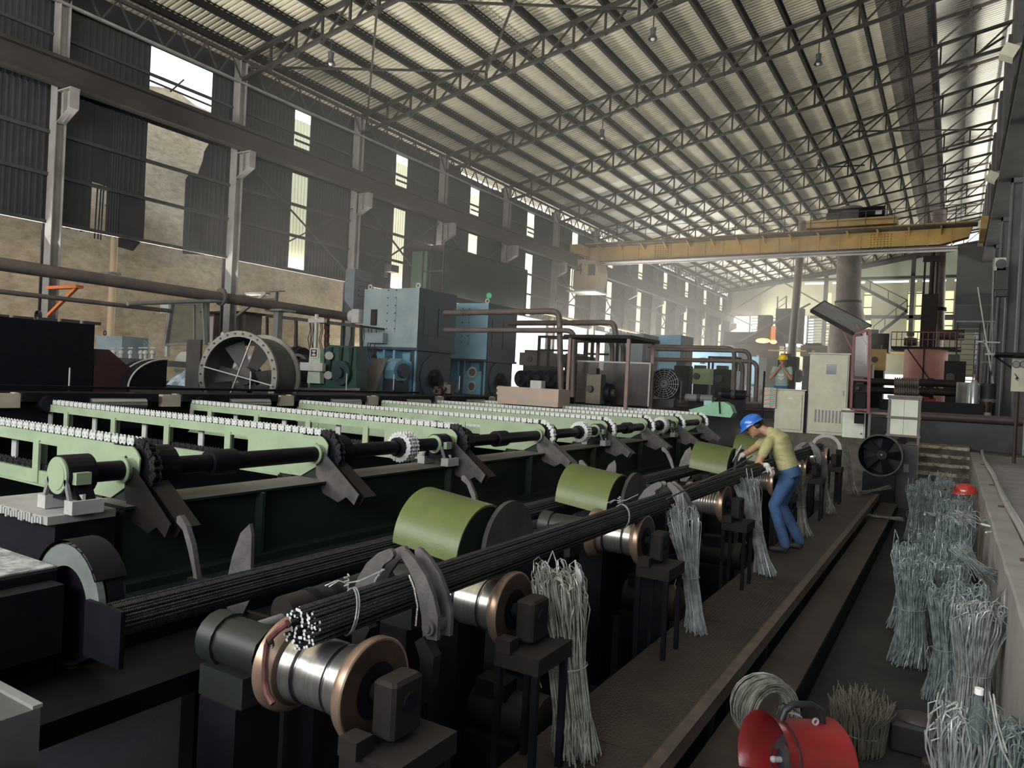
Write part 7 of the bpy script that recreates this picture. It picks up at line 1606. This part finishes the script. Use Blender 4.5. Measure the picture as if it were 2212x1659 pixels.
# thin davit stand by the stairs
t = thing('davit_stand', 'thin tubular stand with a slanting arm near the right columns', 'stand', P(2120, 890, 26)); b = MB(); b.bar(P(2112, 620, 26), P(2150, 860, 26), .03, .03); b.bar(P(2113, 738, 26), P(2160, 740, 26), .04, .04); b.bar(P(2125, 735, 26), P(2140, 765, 26), .04, .04); b.bar(P(2128, 765, 26), P(2150, 765, 26), .06, .05); b.build('tube_frame', M_lgrey, t); b = MB(); b.bar(P(2146, 560, 26), P(2140, 890, 26), .03, .03); b.build('post', M_grey, t)

# ------------------------------------------------------------------ people
def perp(a, b_): return a.cross(b_).normalized()
def capsule(b, p0, p1, r0_, r1_, n=12, k_=6, bulge=0):
    P_ = [Vector(p0).lerp(Vector(p1), i/k_) for i in range(k_+1)]; rs = [r0_+(r1_-r0_)*i/k_+bulge*math.sin(PI*i/k_) for i in range(k_+1)]
    b.tube(P_, 0, n, rs=rs); b.sphere(p0, r0_, n, 8); b.sphere(p1, r1_, n, 8)
def hand(b, wrist, fwd, palm_n, s=1.0, curl=.9, glove=0.0, side=1):
    """palm and five separate fingers that curl about the palm normal"""
    fwd = Vector(fwd).normalized(); pn = Vector(palm_n); pn = (pn-fwd*pn.dot(fwd)).normalized(); sd = fwd.cross(pn)*side
    w = Vector(wrist); 
    for k_ in range(4):
        o1 = sd*(k_-1.5)*.019*s; capsule(b, w+o1*.6+fwd*.01*s, w+o1+fwd*.085*s, .017*s+glove, .013*s+glove, 8, 3)
    for k_, L_ in enumerate((.068, .078, .072, .056)):
        base = w+sd*(k_-1.5)*.021*s+fwd*.088*s; a = curl*.45; d1 = (fwd*math.cos(a)+pn*math.sin(a)); a2 = curl*1.25; d2 = fwd*math.cos(a2)+pn*math.sin(a2); a3 = curl*1.9; d3 = fwd*math.cos(a3)+pn*math.sin(a3)
        p1 = base+d1*L_*.45*s; p2 = p1+d2*L_*.32*s; p3 = p2+d3*L_*.23*s; r = (.0095 if k_ < 3 else .0082)*s+glove
        capsule(b, base, p1, r*1.05, r, 8, 2); capsule(b, p1, p2, r, r*.92, 8, 2); capsule(b, p2, p3, r*.92, r*.8, 8, 2)
    tb = w-sd*.032*s+fwd*.025*s; t1 = tb-sd*.022*s+fwd*.03*s+pn*.012*s; t2 = t1+fwd*.03*s+pn*.015*s*curl-sd*.004*s; capsule(b, tb, t1, .014*s+glove, .0115*s+glove, 8, 2); capsule(b, t1, t2, .0115*s+glove, .009*s+glove, 8, 2)
def person(label, J, face, side, cloth_top, cloth_leg, gloves, curlL, curlR, fL, fR, pnL, pnR):
    t = thing('person', label, 'person', (J['ankL'].lerp(J['ankR'], .5).x, J['ankL'].lerp(J['ankR'], .5).y, min(J['ankL'].z, J['ankR'].z)-.08))
    face = Vector(face).normalized(); side = Vector(side).normalized()      # side: towards the left hand
    H = J['head']; upv = side.cross(face) if side.cross(face).z > 0 else face.cross(side); upv.normalize()
    b = MB()
    # torso
    def tor(b, g, z0=0, z1=1):
        P_ = [J['pel'], J['pel'].lerp(J['che'], .35), J['pel'].lerp(J['che'], .7), J['che'], J['che'].lerp(J['nec'], .75)]
        ra = [(.155, .11), (.145, .105), (.165, .115), (.175, .115), (.10, .075)]; rings = []
        for i, p in enumerate(P_):
            d = (P_[min(i+1, 4)]-P_[max(i-1, 0)]).normalized(); v = side.cross(d).normalized(); rings.append((p, side, v, ra[i][0]+g, ra[i][1]+g))
        loft(b, rings, 20)
    tor(b, -.012)
    capsule(b, J['che'].lerp(J['nec'], .6), J['nec'].lerp(H, .55), .058, .052)
    R = Matrix((face, side, upv)).transposed()
    b.sphere(H, .1, 18, 12, (.93, .76, 1.12), R); b.sphere(H+face*.035-upv*.06, .06, 14, 10, (.9, .85, .85), R)       # skull, jaw
    b.sphere(H+face*.098-upv*.02, .016, 8, 6, (1, .8, 1.5), R); b.sphere(H+face*.088-upv*.062, .018, 8, 6, (.6, 1.3, .5), R); b.sphere(H+face*.075-upv*.095, .02, 8, 6)
    b.sphere(H+face*.082+upv*.018, .03, 10, 6, (.35, 2.0, .35), R)
    for s_ in (-1, 1): b.sphere(H+side*s_*.078-face*.005-upv*.02, .022, 10, 8, (.7, .3, 1.2), R)
    for s_ in 'LR':
        sh, el, wr_ = J['sho'+s_], J['elb'+s_], J['wri'+s_]
        capsule(b, sh, el, .050, .038, bulge=.004); capsule(b, el, wr_, .039, .026, bulge=.005)
        if not gloves: hand(b, wr_, fL if s_ == 'L' else fR, pnL if s_ == 'L' else pnR, .95, curlL if s_ == 'L' else curlR, 0, 1 if s_ == 'L' else -1)
        capsule(b, J['hip'+s_], J['kne'+s_], .07, .05); capsule(b, J['kne'+s_], J['ank'+s_], .048, .035)
    o = b.build('body', M_skin, t); remesh(o, .0085, 3)
    # eyes
    b = MB()
    for s_ in (-1, 1): b.sphere(H+face*.083+side*s_*.031+upv*.004, .011, 10, 8)
    b.build('eye', M_hair, t, True)
    b = MB(); 
    for i in range(26):
        q = i/25*PI*.9-PI*.45; 
        b.sphere(H-face*(.052*math.cos(q)+.022)+side*.058*math.sin(q)+upv*(-.005), .030, 8, 6, (1, 1, 1.3), R)
    o = b.build('hair', M_hair, t); remesh(o, .008, 2)
    # shirt
    b = MB(); tor(b, .014)
    for s_ in 'LR': capsule(b, J['sho'+s_], J['sho'+s_].lerp(J['elb'+s_], .52 if s_ == 'L' or not gloves else .40), .068, .058, 14); b.sphere(J['sho'+s_].lerp(J['che'], .25), .078, 12, 8)
    capsule(b, J['che'].lerp(J['nec'], .35), J['che'].lerp(J['nec'], .85), .085, .066)
    o = b.build('t_shirt', cloth_top, t); remesh(o, .010, 3)
    b = MB(); pv = J['pel']; dn = (J['pel']-J['che']).normalized(); v = side.cross(dn).normalized()
    loft(b, [(pv-dn*.04, side, v, .155, .112), (pv+dn*.03, side, v, .168, .125), (pv+dn*.11, side, v, .165, .12)], 20)
    for s_ in 'LR': capsule(b, J['hip'+s_], J['kne'+s_], .094, .068, 14); capsule(b, J['kne'+s_], J['ank'+s_]+Vector((0, 0, .02)), .067, .060, 14)
    o = b.build('trousers', cloth_leg, t); remesh(o, .010, 3)
    for s_ in 'LR':
        b = MB(); a = J['ank'+s_]; f2 = Vector((face.x, face.y, 0)).normalized() if J.get('foot') is None else J['foot']; capsule(b, a-Vector((0, 0, .035)), a+f2*.15-Vector((0, 0, .05)), .042, .034); capsule(b, a, a-Vector((0, 0, .04)), .045, .042); o = b.build('boot', M_boot, t); remesh(o, .01, 2)
        if gloves:
            b = MB(); wr_ = J['wri'+s_]; capsule(b, wr_.lerp(J['elb'+s_], .12), wr_, .036, .034); hand(b, wr_, fL if s_ == 'L' else fR, pnL if s_ == 'L' else pnR, 1.0, curlL if s_ == 'L' else curlR, .0035, 1 if s_ == 'L' else -1); o = b.build('glove', M_glove, t); remesh(o, .0055, 2)
    return t
WYN, WYF = 9.0, 9.42
J = dict(pel=at(1704, 1012, 1, 9.2), che=at(1683, 952, 1, 9.2), nec=at(1660, 930, 1, 9.2), head=at(1630, 922, 1, 9.18))
J.update(shoL=at(1660, 957, 1, 9.02), elbL=at(1636, 1004, 1, 8.9), wriL=at(1657, 1006, 1, 8.86), shoR=at(1655, 950, 1, 9.38), elbR=at(1618, 976, 1, 9.42), wriR=at(1602, 984, 1, 9.34))
J.update(hipL=at(1700, 1038, 1, 9.12), kneL=at(1672, 1092, 1, 9.08), ankL=Vector((-1.62, 9.05, .09)), hipR=at(1708, 1036, 1, 9.32), kneR=at(1688, 1090, 1, 9.38), ankR=Vector((-1.52, 9.40, .09)), foot=Vector((-1, -.1, 0)).normalized())
w1 = person('person in an olive T-shirt, jeans and white gloves bending over the bar bundle', J, (-.80, -.12, -.55), (.05, -1, 0), M_tee, M_jean, True, .9, .7, Vector((.55, -.25, -.45)), Vector((-.65, -.2, -.65)), Vector((-.3, 0, -1)), Vector((.3, 0, -1)))
hc = J['head']; fd = Vector((-.80, -.12, -.55)).normalized(); uv = fd.cross(Vector((.05, -1, 0))).normalized(); uv = uv if uv.z > 0 else -uv
helmet('hard_hat', 'blue hard hat worn by the bending worker', hc+uv*.042+fd*.012, M_bhat, fd, r=.128, up_=uv)
t = thing('tying_tool', 'steel tying rod held in the right glove of the bending worker', 'tool', at(1590, 1005, 1, 9.2)); b = MB(); b.cyl(at(1602, 962, 1, 9.3), at(1573, 1013, 1, 9.2), .009, 8); b.build('rod', M_lgrey, t, True); b = MB(); b.cyl(at(1603, 961, 1, 9.3), at(1600, 968, 1, 9.3), .013, 8); b.build('grip', M_grey, t, True)
t = thing('tying_tool', 'long steel hook rod from the left glove down to the bundle', 'tool', at(1655, 1012, 1, 8.8)); b = MB(); b.cyl(at(1668, 1012, 1, 8.82), at(1622, 1033, 1, 8.7), .009, 8); b.build('rod', M_lgrey, t, True); b = MB(); b.cyl(at(1672, 1010, 1, 8.82), at(1664, 1014, 1, 8.82), .014, 8); b.build('grip', M_grey, t, True)
t = thing('loose_bar', 'single bar bowed above the bundle in front of the worker', 'bar', (-1.95, 5.5, 1.05)); b = MB(); b.tube([at(1440, 1078, 2, 1.075), at(1530, 1035, 2, 1.10), at(1590, 1008, 2, 1.13), at(1625, 985, 2, 1.16)], .0065, 6); b.build('rod', M_rebar, t, True); b = MB(); b.sphere(at(1625, 985, 2, 1.16), .008, 8, 6); b.build('cut_end', M_cut, t)
# helmeted man behind the low cabinet
zf = 1.13; mx, my = at(1690, 800, 1, 19.85).x, 19.85; s_ = 1.0
hd = Vector((mx, my, zf+1.60))
J = dict(pel=Vector((mx, my, zf+.93)), che=Vector((mx, my, zf+1.27)), nec=Vector((mx, my, zf+1.46)), head=hd)
J.update(shoL=Vector((mx+.19, my, zf+1.38)), elbL=Vector((mx+.24, my-.12, zf+1.12)), wriL=Vector((mx+.055, my-.20, zf+1.38)), shoR=Vector((mx-.19, my, zf+1.38)), elbR=Vector((mx-.26, my-.12, zf+1.12)), wriR=Vector((mx-.055, my-.20, zf+1.38)))
J.update(hipL=Vector((mx+.10, my, zf+.88)), kneL=Vector((mx+.11, my-.02, zf+.48)), ankL=Vector((mx+.11, my+.02, zf+.09)), hipR=Vector((mx-.10, my, zf+.88)), kneR=Vector((mx-.11, my-.02, zf+.48)), ankR=Vector((mx-.11, my+.02, zf+.09)))
w2 = person('person in a grey-green T-shirt standing behind the low cabinet with both hands at the mouth', J, (.08, -1, -.05), (1, .08, 0), M_teal, M_jean, False, .7, .7, Vector((-.25, .2, 1)), Vector((.25, .2, 1)), Vector((-.9, .6, 0)), Vector((.9, .6, 0)))
b = MB(); b.add([Vector((mx-.09, my-.135, zf+1.15)), Vector((mx, my-.14, zf+1.06)), Vector((mx+.09, my-.135, zf+1.15)), Vector((mx, my-.14, zf+1.18))], [(0, 1, 2, 3)])
b.add([Vector((mx-.08, my-.137, zf+1.24)), Vector((mx+.08, my-.137, zf+1.24)), Vector((mx+.06, my-.139, zf+1.18)), Vector((mx-.06, my-.139, zf+1.18))], [(0, 1, 2, 3)]); b.build('shirt_print', M_lgrey, w2)
helmet('hard_hat', 'yellow hard hat worn by the man behind the low cabinet', hd+Vector((0, -.01, .035)), M_yhat, (.05, -1, 0), r=.13)
b = MB(); b.bb((-4.6, 19.6, .93), (-3.1, 22.0, 1.13)); structure(b.build('floor', M_concd))

# ------------------------------------------------------------------ thin smoky haze filling the hall
hz = bpy.data.materials.new('mill_haze'); hz.use_nodes = True; N = hz.node_tree.nodes; L = hz.node_tree.links; N.clear()
o_ = N.new('ShaderNodeOutputMaterial'); v_ = N.new('ShaderNodeVolumeScatter'); v_.inputs['Color'].default_value = (.95, .93, .88, 1); v_.inputs['Density'].default_value = .0065; v_.inputs['Anisotropy'].default_value = .35
L.new(v_.outputs[0], o_.inputs['Volume'])
b = MB(); b.bb((-21.5, 13.0, 1.0), (-4.5, 81.0, 12.0)); o = b.build('smoke_haze', hz); tag(o, 'thin smoky haze hanging through the hall', 'haze', kind='stuff')

# ------------------------------------------------------------------ pieces that can be picked apart become objects of their own
SPLIT = {'post', 'wheel', 'end_carriage', 'red_tag', 'support_post', 'railing_post', 'foot', 'stand_leg', 'end_rib', 'access_door', 'lifting_lug', 'glazing_bar', 'conductor_rail', 'leg', 'hanger', 'stiffener', 'clip',
         'sway_brace', 'wall_brace', 'cable_bracket', 'cladding_panel', 'pipe_clip', 'hose', 'cylinder_column', 'clamp_ring', 'cross_stay', 'blade', 'louvre_frame', 'end_wall_beam', 'girt', 'pivot_pin', 'bolt_lug', 'loose_loops',
         'cap', 'lower_arm', 'gauge_rim', 'loop', 'shaft_end', 'pipe_drum', 'stay', 'landing_bars', 'stringer', 'rear_beam', 'white_cord', 'flame', 'joint', 'lock', 'bearing_shelf', 'sheet_shred', 'torn_sheet', 'foot_gusset', 'cable_loom', 'vent_slots', 'journal', 'trough_section', 'pale_lip', 'chute_angle', 'rib', 'strand', 'red_ribs', 'side_lamp', 'duct', 'cable', 'edge_angle', 'flange'}
def split(o):
    me = o.data; n = len(me.vertices); par = list(range(n))
    def fnd(a):
        while par[a] != a: par[a] = par[par[a]]; a = par[a]
        return a
    for e in me.edges:
        a, b_ = fnd(e.vertices[0]), fnd(e.vertices[1])
        if a != b_: par[a] = b_
    groups = {}
    for p in me.polygons: groups.setdefault(fnd(p.vertices[0]), []).append(p)
    if not 2 <= len(groups) <= 60: return
    base = o.name.split('.')[0]; out = []
    for g_ in groups.values():
        idx = {}; vs = []; fs = []
        for p in g_:
            f_ = []
            for v in p.vertices:
                if v not in idx: idx[v] = len(vs); vs.append(tuple(me.vertices[v].co))
                f_.append(idx[v])
            fs.append(f_)
        m2 = bpy.data.meshes.new(base); m2.from_pydata(vs, [], fs)
        for q in me.materials: m2.materials.append(q)
        m2.polygons.foreach_set('use_smooth', [p.use_smooth for p in g_]); m2.set_sharp_from_angle(angle=math.radians(40)) if g_[0].use_smooth else None
        m2.polygons.foreach_set('material_index', [p.material_index for p in g_]); m2.update(); out.append(m2)
    users = [q for q in bpy.data.objects if q.type == 'MESH' and q.data == me]
    for u in users:
        for m2 in out[1:]:
            c_ = bpy.data.objects.new(base, m2); C.objects.link(c_); c_.parent = u.parent; c_.location = u.location; c_.rotation_euler = u.rotation_euler; c_.scale = u.scale
        kids = list(u.children); u.data = out[0]
done = set()
for o in list(bpy.data.objects):
    if o.type == 'MESH' and o.name.split('.')[0] in SPLIT and o.parent is not None and o.get('kind') is None and o.data.name not in done and len(o.data.vertices) < 6000:
        done.add(o.data.name); split(o)
